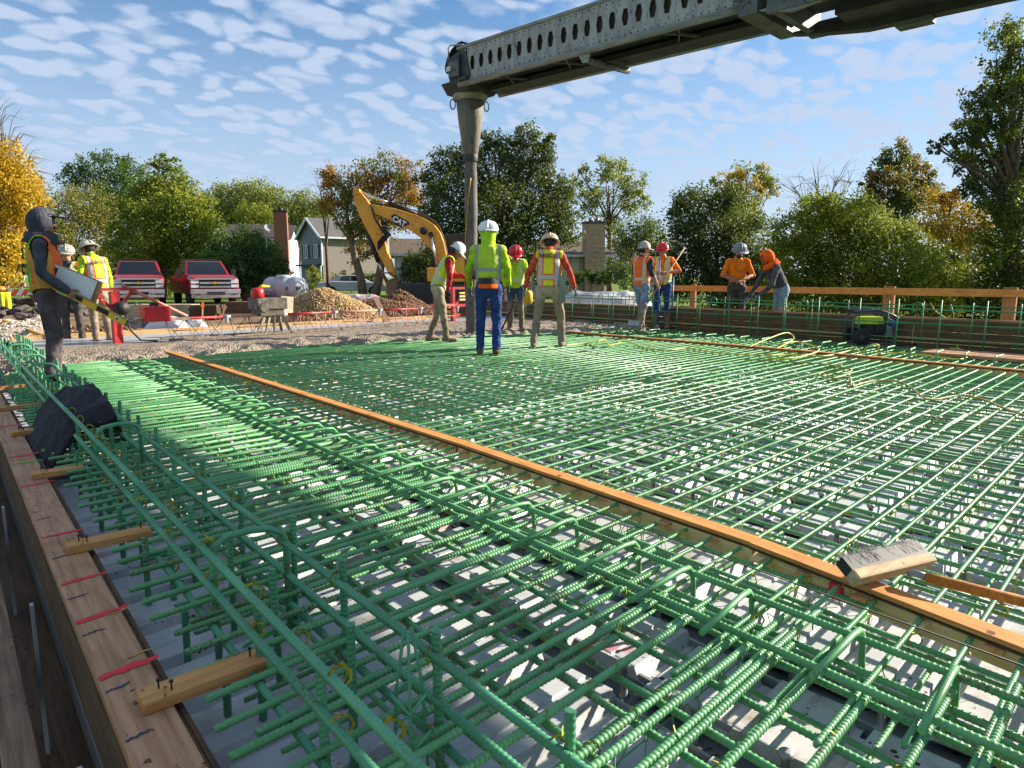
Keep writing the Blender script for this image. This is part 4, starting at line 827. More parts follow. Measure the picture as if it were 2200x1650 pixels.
LDEEP = leaf_mat('leaf_deep', [S(28, 52, 22), S(44, 78, 30), S(66, 100, 38), S(92, 122, 48)], 0.25)
LYEL = leaf_mat('leaf_yellow', [S(120, 112, 30), S(190, 150, 34), S(222, 178, 44), S(214, 190, 70)])
LORA = leaf_mat('leaf_orange', [S(92, 84, 34), S(150, 104, 40), S(188, 122, 44), S(206, 156, 60)])
LOLV = leaf_mat('leaf_olive', [S(74, 80, 38), S(104, 106, 50), S(136, 128, 64), S(160, 140, 70)])
LYG = leaf_mat('leaf_yellowgreen', [S(60, 80, 20), S(96, 112, 26), S(140, 142, 36), S(186, 172, 54)])
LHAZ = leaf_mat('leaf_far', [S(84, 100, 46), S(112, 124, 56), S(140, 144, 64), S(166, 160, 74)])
LRED = leaf_mat('leaf_rust', [S(70, 70, 34), S(120, 84, 42), S(160, 88, 46), S(172, 120, 56)])
BARK = M('bark', S(112, 92, 74), S(70, 58, 48), 5, 0.9, 0, 0.6, stretch=(3, 3, 0.6)); BARKP = M('bark_pale', S(150, 128, 100), S(96, 80, 64), 5, 0.9, 0, 0.6, stretch=(3, 3, 0.6))
def leaves(P, s, up=0.35):
    """diamond leaves at points P (n,3)"""
    n = len(P); a = rng.normal(size=(n, 3)); a /= np.linalg.norm(a, axis=1)[:, None]; q = rng.normal(size=(n, 3)); q[:, 2] += up
    q -= a * (q * a).sum(1)[:, None]; q /= np.linalg.norm(q, axis=1)[:, None] + 1e-9
    z = s * rng.uniform(0.6, 1.25, size=(n, 1)); A, B_ = a * z, q * z * 0.62
    V = np.stack([P - A * 0.5, P + B_ * 0.5 - A * 0.05, P + A * 0.5, P - B_ * 0.5 - A * 0.05], 1).reshape(-1, 3)
    return V, np.arange(4 * n).reshape(n, 4)
def tree(name, label, t, base, blobs, mats, gz=-0.2, lpx=6.0, dens=3.2, trunk=0.16, grp=None, bark=BARK, cat='tree', twigs=0, depth_spread=0.9, split=1, gap=0.0):
    sc = t / F; B0 = at(base, t, gz); root = thing(name, label, cat, B0, 0, grp); C_, RR = [], []
    for i, (px, py, r) in enumerate(blobs):
        d = FW + RT * (px - CX) / F - UP * (py - CY) / F; dt = random.uniform(-1, 1) * r * sc * depth_spread; p = CAM + d * (t + dt); p[2] = max(p[2], gz + 0.2)
        C_.append(p - np.array(B0)); RR.append(r * sc * 1.2)
    # trunk and limbs
    b = MB(); top = max(c[2] for c in C_); mz = sorted(c[2] for c in C_)[len(C_) // 3]; cx = np.mean([c[0] for c in C_]); cy = np.mean([c[1] for c in C_])
    stems = []
    for k in range(split):
        ox = (k - (split - 1) / 2) * trunk * 2.2; a = Vector((ox * RT[0], ox * RT[1], -0.3)); fork = Vector((cx * 0.35 + ox * 3 * RT[0], cy * 0.35 + ox * 3 * RT[1], max(0.4, mz * 0.45)))
        tip = Vector((cx * 0.8 + ox * 5 * RT[0], cy * 0.8 + ox * 5 * RT[1], top * 0.85)); pts = [a, a.lerp(fork, 0.5) + Vector((random.uniform(-.1, .1), random.uniform(-.1, .1), 0)), fork, fork.lerp(tip, 0.5) + Vector((random.uniform(-.3, .3), random.uniform(-.3, .3), 0)), tip]
        b.tube(pts, [trunk * 1.3, trunk, trunk * 0.85, trunk * 0.5, trunk * 0.12], 8); stems.append(pts)
    for c, r in zip(C_, RR):
        pts = random.choice(stems); f = random.uniform(0.1, 0.6); q = pts[2].lerp(pts[4], f * min(1, max(0, (c[2] - pts[2].z) / max(0.1, pts[4].z - pts[2].z)))); c = Vector(c); m_ = q.lerp(c, 0.5) + Vector((random.uniform(-.2, .2), random.uniform(-.2, .2), random.uniform(-.1, .35)))
        b.tube([q, m_, c], [trunk * 0.38, trunk * 0.24, trunk * 0.08], 5)
        for k in range(4 + twigs):
            e = c + Vector(rng.normal(size=3)).normalized() * r * (0.85 if not twigs else 1.15); e.z = max(e.z, c.z - r * 0.4) if not twigs else max(e.z, c.z); b.tube([m_.lerp(c, random.uniform(0.2, 1)), (c + e) / 2 + Vector((0, 0, r * 0.1)), e], [trunk * 0.13, trunk * 0.08, trunk * 0.025], 4, False)
    b.build('trunk', bark, root)
    if mats is None: return root
    P = []
    for c, r in zip(C_, RR):
        rp = r / sc; n = int(dens * math.pi * rp * rp / (0.5 * lpx * lpx) * 1.75); d = rng.normal(size=(n, 3)); d /= np.linalg.norm(d, axis=1)[:, None]
        # clumps: leaves gather round sub-centres spread through the blob
        K = max(8, int(n / 40)); sd_ = rng.normal(size=(K, 3)); sd_ /= np.linalg.norm(sd_, axis=1)[:, None]; sub = sd_ * (r * rng.uniform(0.25, 1.05, size=(K, 1)) ** 0.7); sub[:, 2] *= 0.9
        if gap: sub = sub[rng.uniform(size=K) > gap]; K = len(sub)
        pk = sub[rng.integers(0, K, n)] + rng.normal(size=(n, 3)) * r * 0.15; P.append(pk + np.array(c))
    P = np.concatenate(P); P[:, 2] = np.maximum(P[:, 2], 0.05); V, Q = leaves(P, lpx * sc)
    ms = mats if isinstance(mats, list) else [mats]; me = np_mesh('crown', V, Q, ms)
    if len(ms) > 1: me.polygons.foreach_set('material_index', (vnoise(P[:, 0] / (30 * sc), P[:, 2] / (30 * sc), 9) * 0.8 + rng.uniform(size=len(P)) * 0.2 > 0.5).astype(np.int32) % len(ms))
    link('crown', me, root); return root
tree('maple_tree', 'yellow autumn maple with bare upper twigs at the far left edge', 32, 5, [(20, 420, 55), (0, 340, 45), (30, 500, 55), (62, 440, 34), (5, 560, 50), (48, 390, 34), (60, 520, 30), (-40, 450, 60), (-40, 380, 60), (-30, 540, 60)], LYEL, lpx=6.5, trunk=0.2)
tree('bare_tree', 'leafless tree top rising behind the yellow maple at the far left', 38, -5, [(10, 290, 50), (40, 340, 45), (-10, 250, 40), (60, 370, 35)], None, trunk=0.16, twigs=16)
tree('locust_tree', 'thin olive brown tree between the yellow maple and the green maple', 48, 160, [(140, 450, 45), (190, 440, 45), (120, 510, 45), (190, 510, 55), (150, 560, 45), (220, 560, 40), (90, 540, 36), (100, 470, 30), (230, 480, 30)], LOLV, dens=2.3, lpx=5, gap=0.2)
tree('ash_tree', 'tall grey green spreading tree showing behind the green maple on the left', 62, 230, [(200, 365, 34), (160, 375, 28), (240, 360, 34), (280, 375, 32), (250, 400, 40), (290, 410, 34), (180, 410, 34), (230, 440, 40), (270, 460, 40)], LDEEP, lpx=5, dens=2.2, gap=0.15)
tree('maple_tree', 'bright green pointed maple standing behind the two red pickups', 42, 350, [(354, 350, 18), (350, 380, 34), (322, 420, 40), (385, 415, 40), (300, 470, 48), (355, 470, 55), (415, 465, 48), (275, 530, 46), (335, 540, 60), (400, 535, 55), (440, 520, 36), (260, 580, 40), (340, 590, 50), (420, 580, 44), (300, 440, 30), (440, 470, 28)], [LYG, LGREEN], lpx=7, trunk=0.22)
tree('dogwood_tree', 'low round dark green tree in front of the white house with the red chimney', 36, 533, [(485, 535, 36), (530, 520, 30), (570, 545, 36), (460, 570, 32), (515, 570, 44), (575, 590, 38), (600, 580, 24), (470, 600, 30), (530, 605, 40)], LDEEP, lpx=6, dens=3.8, trunk=0.12, split=2)
for px, lab, bl in ((470, 'far rounded tree on the skyline left of the red brick chimney', [(470, 440, 36), (440, 450, 28), (500, 430, 34), (470, 480, 44), (520, 470, 40)]), (560, 'far dome shaped tree on the skyline above the dark brown roof', [(560, 425, 34), (530, 420, 28), (590, 440, 36), (560, 470, 48), (610, 480, 40), (520, 470, 36)]), (640, 'far tree on the skyline between the chimney and the orange tree', [(640, 450, 32), (670, 440, 28), (650, 490, 44), (690, 470, 34), (620, 500, 36)]), (540, 'far bright yellow green tree just above the dark brown roof', [(525, 455, 22), (560, 470, 26), (590, 485, 26)])):
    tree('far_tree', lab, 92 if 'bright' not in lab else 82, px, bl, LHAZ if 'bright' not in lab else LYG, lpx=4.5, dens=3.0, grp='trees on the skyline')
tree('cherry_tree', 'orange and olive tree with a forked pale trunk behind the excavator boom', 43, 792, [(735, 395, 34), (705, 380, 24), (785, 385, 36), (840, 365, 34), (880, 375, 26), (735, 440, 34), (800, 425, 40), (855, 410, 36), (780, 490, 36), (705, 440, 24), (755, 480, 28), (830, 460, 34), (770, 540, 26), (890, 420, 28), (845, 480, 30)], [LORA, LOLV], lpx=5.5, dens=2.5, trunk=0.26, split=2, bark=BARKP, gap=0.12)
tree('bare_tree', 'leafless branching tree top left of the orange tree', 47, 705, [(690, 400, 40), (715, 380, 36), (680, 440, 30)], None, trunk=0.12, twigs=10)
tree('elm_tree', 'big dark green tree directly behind the concrete drop chute', 38, 1075, [(1062, 305, 24), (1130, 295, 30), (1005, 335, 28), (1160, 340, 28), (960, 355, 36), (1050, 370, 56), (1135, 380, 48), (1190, 405, 36), (930, 400, 32), (985, 430, 56), (1080, 450, 66), (1170, 470, 52), (925, 470, 36), (1000, 520, 52), (1110, 540, 56), (1205, 500, 36), (1210, 450, 30), (950, 520, 40), (1100, 330, 34), (1020, 290, 16), (1180, 300, 16)], LDARK, lpx=6, dens=3.6, trunk=0.3)
tree('oak_tree', 'loose yellow green tree to the right of the big dark tree', 52, 1310, [(1250, 380, 22), (1320, 380, 34), (1362, 395, 28), (1285, 415, 28), (1340, 435, 34), (1262, 450, 24), (1310, 480, 28), (1375, 430, 20), (1240, 420, 20), (1300, 360, 22)], LYG, lpx=5, dens=2.0, trunk=0.2, gap=0.2)
tree('shrub', 'tangled olive green shrub at the right end of the tan chimney house', 48, 1370, [(1345, 510, 34), (1385, 500, 34), (1400, 545, 34), (1350, 560, 40), (1420, 580, 36), (1380, 600, 36), (1440, 530, 24)], [LOLV, LDEEP], lpx=5, cat='shrub', trunk=0.08)
tree('juniper_tree', 'dark feathery tree behind the man in the red hard hat at right', 31, 1540, [(1500, 445, 44), (1560, 430, 32), (1465, 490, 38), (1535, 500, 52), (1600, 490, 42), (1475, 555, 44), (1555, 570, 56), (1620, 560, 44), (1460, 610, 36), (1540, 620, 44), (1450, 450, 18), (1610, 620, 40)], LDARK, lpx=6, dens=3.8, trunk=0.16, gz=-0.6)
tree('ginkgo_tree', 'bright yellow tree top rising above the dark feathery tree', 46, 1600, [(1570, 390, 24), (1605, 385, 32), (1645, 375, 24), (1560, 430, 30), (1615, 425, 34), (1590, 470, 40), (1540, 390, 14), (1655, 410, 20)], [LYEL, LYG], lpx=5, dens=2.2, gz=-0.6, gap=0.15)
tree('bare_tree', 'leafless branching tree top above the large green bush', 44, 1760, [(1700, 400, 36), (1750, 390, 40), (1800, 380, 36), (1830, 390, 30), (1730, 430, 40), (1780, 430, 40)], None, trunk=0.14, twigs=7, gz=-0.6)
tree('lilac_bush', 'very large rounded yellow green bush behind the guard rail', 26, 1840, [(1760, 455, 44), (1825, 455, 44), (1700, 500, 44), (1780, 520, 64), (1870, 500, 52), (1935, 520, 44), (1715, 570, 54), (1820, 585, 66), (1915, 580, 62), (1990, 570, 46), (1680, 620, 40), (2035, 610, 36), (1980, 635, 50), (1760, 650, 60), (1880, 655, 60), (2010, 660, 40)], [LYG, LGREEN], lpx=6.5, dens=4.0, trunk=0.1, gz=-0.62, cat='bush', split=3)
tree('sweetgum_tree', 'rust red topped tree behind the large green bush', 38, 1920, [(1925, 330, 28), (1895, 370, 30), (1955, 350, 30), (1920, 405, 44), (1970, 420, 36), (1880, 425, 26), (1930, 460, 44), (1870, 390, 18), (1985, 380, 22)], [LRED, LDARK], lpx=6, dens=3.0, trunk=0.2, gz=-0.6)
tree('hawthorn_tree', 'orange leaved low tree between the bush and the tall right tree', 33, 2055, [(2015, 445, 34), (2075, 465, 36), (2045, 510, 42), (2110, 510, 34), (2000, 490, 28), (2080, 555, 40), (2130, 470, 24), (2040, 420, 20)], [LORA, LYEL], lpx=6.5, dens=3.0, gz=-0.6)
tree('cottonwood_tree', 'very tall dark tree filling the right edge of the picture', 25, 2180, [(2165, 75, 34), (2205, 110, 44), (2140, 150, 30), (2190, 190, 44), (2100, 215, 30), (2150, 250, 42), (2080, 280, 28), (2205, 300, 52), (2042, 300, 18), (2120, 330, 42), (2180, 380, 52), (2062, 345, 24), (2145, 430, 48), (2205, 470, 52), (2135, 530, 48), (2190, 580, 56), (2250, 400, 70), (2250, 200, 70), (2250, 560, 70), (2130, 620, 48), (2200, 650, 50), (2150, 200, 30), (2010, 315, 14), (2110, 270, 26), (2090, 400, 26)], [LDARK, LGREEN], lpx=7, dens=2.9, trunk=0.3, gz=-0.62, gap=0.1)
tree('shrub', 'dark low undergrowth right of the large green bush', 29, 2090, [(2070, 610, 44), (2110, 640, 44), (2060, 660, 36), (2170, 660, 50), (2030, 560, 30)], LDARK, lpx=7, gz=-0.62, cat='shrub', trunk=0.06)
tree('shrub', 'dark low undergrowth left of the large green bush', 29, 1650, [(1640, 600, 40), (1660, 640, 40), (1610, 640, 40), (1560, 650, 36), (1660, 560, 34)], LDARK, lpx=7, gz=-0.62, cat='shrub', trunk=0.06)
tree('shrub', 'rusty brown bush at the far left behind the barricades', 46, 45, [(20, 555, 26), (55, 560, 26), (85, 575, 20), (0, 570, 24)], LORA, lpx=5, cat='shrub', trunk=0.05)
tree('shrub', 'pale green sapling in front of the grey house', 52, 672, [(672, 585, 14), (664, 600, 14), (682, 602, 13), (672, 618, 14)], LYG, lpx=4, cat='shrub', trunk=0.03, dens=2.2)
tree('shrub', 'dark evergreen bush in front of the garage beside the excavator', 40, 905, [(880, 575, 22), (905, 560, 26), (930, 575, 26), (890, 605, 30), (925, 610, 30), (950, 600, 24)], LDARK, lpx=5, cat='shrub', trunk=0.05)
tree('hedge', 'low green foundation hedge in front of the house with the tan chimney', 40, 1265, [(1235, 597, 16), (1262, 595, 16), (1290, 598, 16), (1318, 585, 24), (1340, 590, 22), (1210, 600, 14)], LDEEP, lpx=4.5, cat='hedge', trunk=0.03)
tree('hedge', 'dark hedge along the wall of the grey house', 56, 750, [(725, 602, 16), (745, 600, 16), (765, 598, 16), (785, 602, 16), (805, 600, 16)], LDARK, lpx=4, cat='hedge', trunk=0.03)

# ================================================================== houses
def siding(name, c1, c2, pitch, vert=False):
    if name in MATS: return MATS[name]
    m, n, l, b = nodes(name); t = n.new('ShaderNodeTexCoord'); w = tex(n, l, 'ShaderNodeTexWave', 1.0 / pitch / 2 * 1.0, t.outputs['Object'], wave_type='BANDS', bands_direction='Y' if vert else 'Z', wave_profile='SAW')
    w.inputs['Scale'].default_value = 0.314 / pitch * 1.0
    l.new(mixc(n, l, rng_map(n, l, w.outputs['Fac'], 0.0, 0.22), c2, c1), b.inputs['Base Color']); b.inputs['Roughness'].default_value = 0.7
    bp = n.new('ShaderNodeBump'); bp.inputs['Strength'].default_value = 0.6; bp.inputs['Distance'].default_value = 0.03; l.new(w.outputs['Fac'], bp.inputs['Height']); l.new(bp.outputs[0], b.inputs['Normal']); MATS[name] = m; return m
def brick_mat(name, c1, c2, mortar):
    if name in MATS: return MATS[name]
    m, n, l, b = nodes(name); t = n.new('ShaderNodeTexCoord'); sp = n.new('ShaderNodeSeparateXYZ'); l.new(t.outputs['Object'], sp.inputs[0]); ad = n.new('ShaderNodeMath'); l.new(sp.outputs[0], ad.inputs[0]); l.new(sp.outputs[1], ad.inputs[1])
    cb = n.new('ShaderNodeCombineXYZ'); l.new(ad.outputs[0], cb.inputs[0]); l.new(sp.outputs[2], cb.inputs[1]); br = n.new('ShaderNodeTexBrick'); l.new(cb.outputs[0], br.inputs['Vector'])
    br.inputs['Color1'].default_value = c1; br.inputs['Color2'].default_value = c2; br.inputs['Mortar'].default_value = mortar; br.inputs['Scale'].default_value = 1.0; br.inputs['Brick Width'].default_value = 0.22; br.inputs['Row Height'].default_value = 0.078; br.inputs['Mortar Size'].default_value = 0.012
    l.new(br.outputs['Color'], b.inputs['Base Color']); b.inputs['Roughness'].default_value = 0.9; MATS[name] = m; return m
FWH = np.array([math.sin(YAW), math.cos(YAW), 0.0])
SHING = M('shingle_grey', S(104, 102, 100), S(78, 76, 76), 6, 0.9, 0, 0.5, stretch=(1, 1, 1)); SHINGB = M('shingle_brown', S(112, 96, 80), S(80, 68, 58), 6, 0.9, 0, 0.5); SHIND = M('shingle_dark', S(74, 66, 62), S(54, 48, 46), 6, 0.9, 0, 0.5)
TRIM = M('white_trim', S(226, 228, 230), S(206, 208, 212), 2, 0.6); GL = glass_mat('window_glass', (0.06, 0.07, 0.09, 1)); SHUT = M('shutter_black', S(36, 36, 40), S(26, 26, 30), 6, 0.6)
def gable_house(name, label, corner_px, t, a_deg, W, L, hw, hr, wall, wall2, roof, gz=-0.2, over=0.35):
    """near corner at corner_px; gable of width W runs left and away, side wall of length L runs right and away"""
    a = R(a_deg); g = -RT * math.cos(a) + FWH * math.sin(a); ang = math.atan2(-g[1], -g[0]); C0 = at(corner_px, t, gz); h = thing(name, label, 'house', C0, ang)
    # local: gable along -x from the corner, side wall along +y
    b = MB(); b.add([(0, 0, 0), (-W, 0, 0), (-W, 0, hw), (-W / 2, 0, hw + hr), (0, 0, hw)], [(0, 1, 2, 3, 4)]); b.build('gable_wall', wall, h)
    b = MB(); b.add([(0, 0, 0), (0, L, 0), (0, L, hw), (0, 0, hw)], [(0, 1, 2, 3)]); b.build('side_wall', wall2, h)
    b = MB(); b.add([(-W, 0, 0), (-W, L, 0), (-W, L, hw), (-W, 0, hw)], [(0, 1, 2, 3)]); b.add([(0, L, 0), (-W, L, 0), (-W, L, hw), (-W / 2, L, hw + hr), (0, L, hw)], [(0, 1, 2, 3, 4)]); b.build('rear_wall', wall2, h)
    k = hr / (W / 2)
    for s in (0, 1):
        x0, x1 = (over, -W / 2) if s == 0 else (-W - over, -W / 2); z0, z1 = hw - over * k, hw + hr; b = MB()
        b.add([(x0, -over, z0), (x1, -over, z1), (x1, L + over, z1), (x0, L + over, z0), (x0, -over, z0 + 0.12), (x1, -over, z1 + 0.12), (x1, L + over, z1 + 0.12), (x0, L + over, z0 + 0.12)], [(0, 1, 2, 3), (4, 7, 6, 5), (0, 4, 5, 1), (1, 5, 6, 2), (2, 6, 7, 3), (3, 7, 4, 0)]); b.build('roof', roof, h)
        b = MB(); b.bar((x0, -over - 0.03, z0 + 0.02), (x1, -over - 0.03, z1 + 0.02), 0.06, 0.22); b.build('barge_board', TRIM, h)
    b = MB(); b.box((over + 0.06, L / 2, hw - over * k + 0.04), (0.12, L + 2 * over, 0.14)); b.build('gutter', TRIM, h)
    return h
def window(h, x, y, z, w, hh, face='gable', shutters=True):
    rot = (0, 0, 0) if face == 'gable' else (0, 0, math.pi / 2); f = link('window', None, h) if False else None
    b = MB()
    for dx, dz, sx, sz in ((0, hh / 2, w + 0.12, 0.07), (0, -hh / 2, w + 0.12, 0.07), (-w / 2, 0, 0.07, hh), (w / 2, 0, 0.07, hh), (0, 0, 0.045, hh)): b.box((dx, -0.04, dz), (sx, 0.06, sz))
    f = b.build('window', TRIM, h, (x, y, z), rot); b = MB(); b.box((0, -0.015, 0), (w, 0.02, hh)); b.build('pane', GL, f)
    if shutters:
        for s in (-1, 1):
            b = MB()
            b.box((s * (w / 2 + 0.22), -0.03, 0), (0.26, 0.04, hh + 0.06)); b.build('shutter', SHUT, f)
SGREY_SHADED = siding('siding_grey_shaded', S(124, 128, 140), S(84, 88, 98), 0.2); STAUP_SUNLIT = siding('siding_taupe_sunlit', S(148, 138, 128), S(104, 96, 90), 0.2)  # one siding in two tones: shade coloured into the gable, sunlight into the side
h = gable_house('grey_house', 'grey sided two storey house with black shuttered windows behind the water tank', 696, 60, 50, 4.5, 6, 4.85, 1.5, SGREY_SHADED, STAUP_SUNLIT, SHING)
for x in (-1.2, -3.3): window(h, x, 0, 3.55, 0.75, 1.1)
window(h, -0.9, 0, 0.95, 0.9, 1.2, shutters=False); window(h, -3.0, 0, 0.95, 0.9, 1.2, shutters=False); window(h, 0, 3.6, 3.75, 0.9, 1.1, 'side')
b = MB(); b.box((-2.25, -0.25, 2.35), (4.6, 0.5, 0.16)); b.build('jetty_band', SHUT, h)
b = MB(); b.tube([(0.12, -0.1, 4.6), (0.12, -0.1, 2.4), (0.2, -0.3, 2.2), (0.2, -0.3, 0)], 0.07, 6); b.build('downspout', TRIM, h)
RBR = brick_mat('brick_red', S(150, 66, 46), S(112, 48, 36), S(150, 120, 104)); TBR = brick_mat('brick_tan', S(196, 150, 112), S(150, 104, 76), S(206, 188, 166))
h = gable_house('white_house', 'white house with dark brown roof and tall red brick chimney', 470, 74, 80, 8.0, 7.4, 5.4, 1.6, TRIM, TRIM, SHIND)
b = MB(); b.box((0.35, 6.75, 4.0), (0.9, 1.35, 8.2)); c = b.build('chimney', RBR, h); b = MB(); b.box((0.35, 6.75, 8.18), (1.05, 1.5, 0.18)); b.build('chimney_cap', SHIND, c); b = MB(); b.cyl((0.35, 6.75, 8.2), (0.35, 6.75, 8.55), 0.3, n=12); b.build('flue', BLACK, c)
b = MB(); b.lathe((-1.2, 5.2, 6.6), [(0, 0), (0.25, 0.04), (0.42, 0.12)], 14, (1, 0.3, 0.4)); b.tube([(-1.2, 5.2, 6.6), (-1.2, 5.2, 5.7)], 0.04, 6); b.build('satellite_dish', M('dish_grey', S(170, 172, 176), S(140, 142, 148), 3), h)
window(h, 0, 3.0, 3.9, 0.9, 1.2, 'side', shutters=False)
CRM = siding('panel_cream', S(226, 222, 204), S(150, 146, 132), 0.6, True)
CRMS = siding('panel_cream_y', S(226, 222, 204), S(150, 146, 132), 0.6, True); MINT = siding('siding_mint', S(206, 214, 206), S(160, 168, 160), 0.3)
h = gable_house('tan_chimney_house', 'long low cream house with brown roof and a tall tan brick chimney', 852, 42, 80, 6.5, 13.2, 2.95, 0.95, MINT, CRM, SHINGB, gz=-0.45)
b = MB(); b.box((0.3, 12.2, 2.42), (0.8, 1.25, 4.9)); c = b.build('chimney', TBR, h); b = MB(); b.box((0.3, 12.2, 4.9), (0.92, 1.37, 0.12)); b.build('chimney_cap', SHINGB, c)
for dy in (12.0, 12.4): b = MB(); b.cyl((0.3, dy, 4.94), (0.3, dy, 5.2), 0.14, n=10); b.build('flue', STEEL, c)
for y in (2.0, 4.6, 9.0): window(h, 0, y, 1.6, 1.2, 1.1, 'side', shutters=False)
# ================================================================== vehicles
CARRED = M('truck_red', S(150, 16, 28), S(134, 12, 24), 2, 0.22, 0, 0, spec=0.7); CHR = M('chrome', S(214, 216, 220), S(190, 192, 196), 6, 0.18, 0.85); TYRE = M('tyre', S(30, 30, 31), S(44, 43, 41), 9, 0.85); RIM = M('rim', S(170, 172, 176), S(130, 132, 136), 6, 0.35, 0.7)
CGL = glass_mat('car_glass', (0.012, 0.014, 0.017, 1)); LAMP = M('headlamp', S(220, 224, 228), S(190, 196, 204), 9, 0.12); BOW = M('bowtie', S(206, 164, 60), S(180, 140, 50), 6, 0.35, 0.4)
def wheel(parent, x, y, r, w, side):
    b = MB(); b.lathe((0, 0, 0), [(r * 0.55, -w / 2), (r * 0.9, -w / 2), (r, -w * 0.36), (r, w * 0.36), (r * 0.9, w / 2), (r * 0.55, w / 2)], 22, (1, 0, 0)); o = b.build('wheel', TYRE, parent, (x, y, r))
    b = MB(); b.lathe((side * w * 0.3, 0, 0), [(r * 0.62, 0), (r * 0.58, 0.03 * side), (r * 0.2, 0.0), (0, 0.02 * side)], 18, (1, 0, 0)); b.build('rim', RIM, o)
def pickup(label, px, t, rz, gz=-0.1):
    """front faces local -y"""
    T = thing('pickup_truck', label, 'truck', at(px, t, gz), rz, 'red pickups parked side by side'); W = 1.0
    sec = [(-2.75, 0.72, 1.12, 0.93), (-2.70, 0.55, 1.22, 0.97), (-2.2, 0.5, 1.30, 1.0), (-1.35, 0.5, 1.34, 1.0), (-1.2, 0.5, 1.34, 1.0), (1.0, 0.5, 1.30, 1.0), (2.9, 0.52, 1.30, 1.0), (3.0, 0.6, 1.25, 0.98)]
    V, Fc = [], []
    for y, z0, z1, w in sec: V += [(-w, y, z0), (-w, y, z1 - 0.12), (-w + 0.1, y, z1), (w - 0.1, y, z1), (w, y, z1 - 0.12), (w, y, z0)]
    for i in range(len(sec) - 1):
        for j in range(6): Fc.append((i * 6 + j, (i + 1) * 6 + j, (i + 1) * 6 + (j + 1) % 6, i * 6 + (j + 1) % 6))
    Fc += [tuple(range(5, -1, -1)), tuple(range((len(sec) - 1) * 6, len(sec) * 6))]
    b = MB(); b.add(V, Fc); bevel(b.build('body', CARRED, T), 0.04)
    c0, c1 = [(-0.92, -1.25, 1.3), (0.92, -1.25, 1.3), (0.98, 1.05, 1.3), (-0.98, 1.05, 1.3)], [(-0.74, -0.45, 1.93), (0.74, -0.45, 1.93), (0.76, 0.85, 1.95), (-0.76, 0.85, 1.95)]
    b = MB(); b.add(c0 + c1, [(3, 2, 1, 0), (4, 5, 6, 7), (0, 1, 5, 4), (1, 2, 6, 5), (2, 3, 7, 6), (3, 0, 4, 7)]); bevel(b.build('cab', CARRED, T), 0.05)
    def inset(name, q, m, k=0.86, off=0.012):
        q = [Vector(p) for p in q]; c = sum(q, Vector()) / 4; n_ = (q[1] - q[0]).cross(q[3] - q[0]).normalized(); b = MB(); b.add([c + (p - c) * k + n_ * off for p in q], [(0, 1, 2, 3)]); return b.build(name, m, T)
    inset('windscreen', [c0[0], c0[1], c1[1], c1[0]], CGL, 0.88); inset('rear_window', [c0[2], c0[3], c1[3], c1[2]], CGL)
    for s in (0, 1):
        A = (c0[1], c0[2], c1[2], c1[1]) if s else (c0[3], c0[0], c1[0], c1[3]); m0 = [(Vector(A[0]) + Vector(A[1])) / 2, (Vector(A[3]) + Vector(A[2])) / 2]
        inset('side_window', [A[0], m0[0], m0[1], A[3]], CGL, 0.8); inset('side_window', [m0[0], A[1], A[2], m0[1]], CGL, 0.8)
    b = MB(); b.box((0, -2.76, 0.98), (1.16, 0.06, 0.36)); b.build('grille', BLACK, T)
    for z in (1.15, 0.98, 0.82): b = MB(); b.box((0, -2.80, z), (1.56 if z == 1.15 else 1.2, 0.05, 0.055 if z != 0.98 else 0.07)); b.build('grille_bar', CHR, T)
    b = MB(); b.prism([(-0.14, 0.955), (-0.05, 0.955), (-0.05, 0.935), (0.05, 0.935), (0.05, 0.955), (0.14, 0.955), (0.12, 1.01), (0.05, 1.01), (0.05, 1.03), (-0.05, 1.03), (-0.05, 1.01), (-0.12, 1.01)], 1, -2.86, -2.83); b.build('badge', BOW, T)
    for s in (-1, 1):
        b = MB(); b.box((s * 0.78, -2.74, 1.05), (0.3, 0.1, 0.17)); b.build('headlight', LAMP, T); b = MB(); b.box((s * 0.78, -2.74, 0.85), (0.3, 0.1, 0.12)); b.build('headlight', LAMP, T)
        b = MB(); b.box((s * 1.12, -0.95, 1.45), (0.2, 0.12, 0.26)); b.build('mirror', BLACK, T)
        b = MB(); b.box((s * 0.72, -2.92, 0.55), (0.2, 0.03, 0.13)); b.build('fog_lamp', BLACK, T)
        for y in (-1.85, 1.75): wheel(T, s * 0.86, y, 0.41, 0.26, s)
        b = MB(); b.prism([(-2.3, 0.5), (-2.25, 0.78), (-2.05, 0.95), (-1.65, 0.95), (-1.45, 0.78), (-1.4, 0.5)], 0, s * 1.005, s * 0.9); b.build('wheel_arch', BLACK, T)
        b = MB(); b.box((s * 1.0, -0.1, 0.95), (0.02, 0.2, 0.03)); b.build('door_handle', CHR, T)
    b = MB(); b.box((0, -2.86, 0.62), (1.96, 0.16, 0.2)); b.box((0, -2.84, 0.44), (1.9, 0.12, 0.16)); bevel(b.build('bumper', CHR, T), 0.03)
    b = MB(); b.box((0, -2.945, 0.56), (0.7, 0.02, 0.12)); b.build('bumper_intake', BLACK, T)
    b = MB(); b.box((0, 1.0, 2.02), (1.5, 0.06, 0.06)); b.build('roof_rack', BLACK, T)
    return T
pickup('red pickup truck with chrome grille directly behind the lime vested man at left', 304, 31.5, -YAW + R(27)); pickup('red pickup truck with chrome grille right of the other red pickup', 440, 31.5, -YAW + R(33))
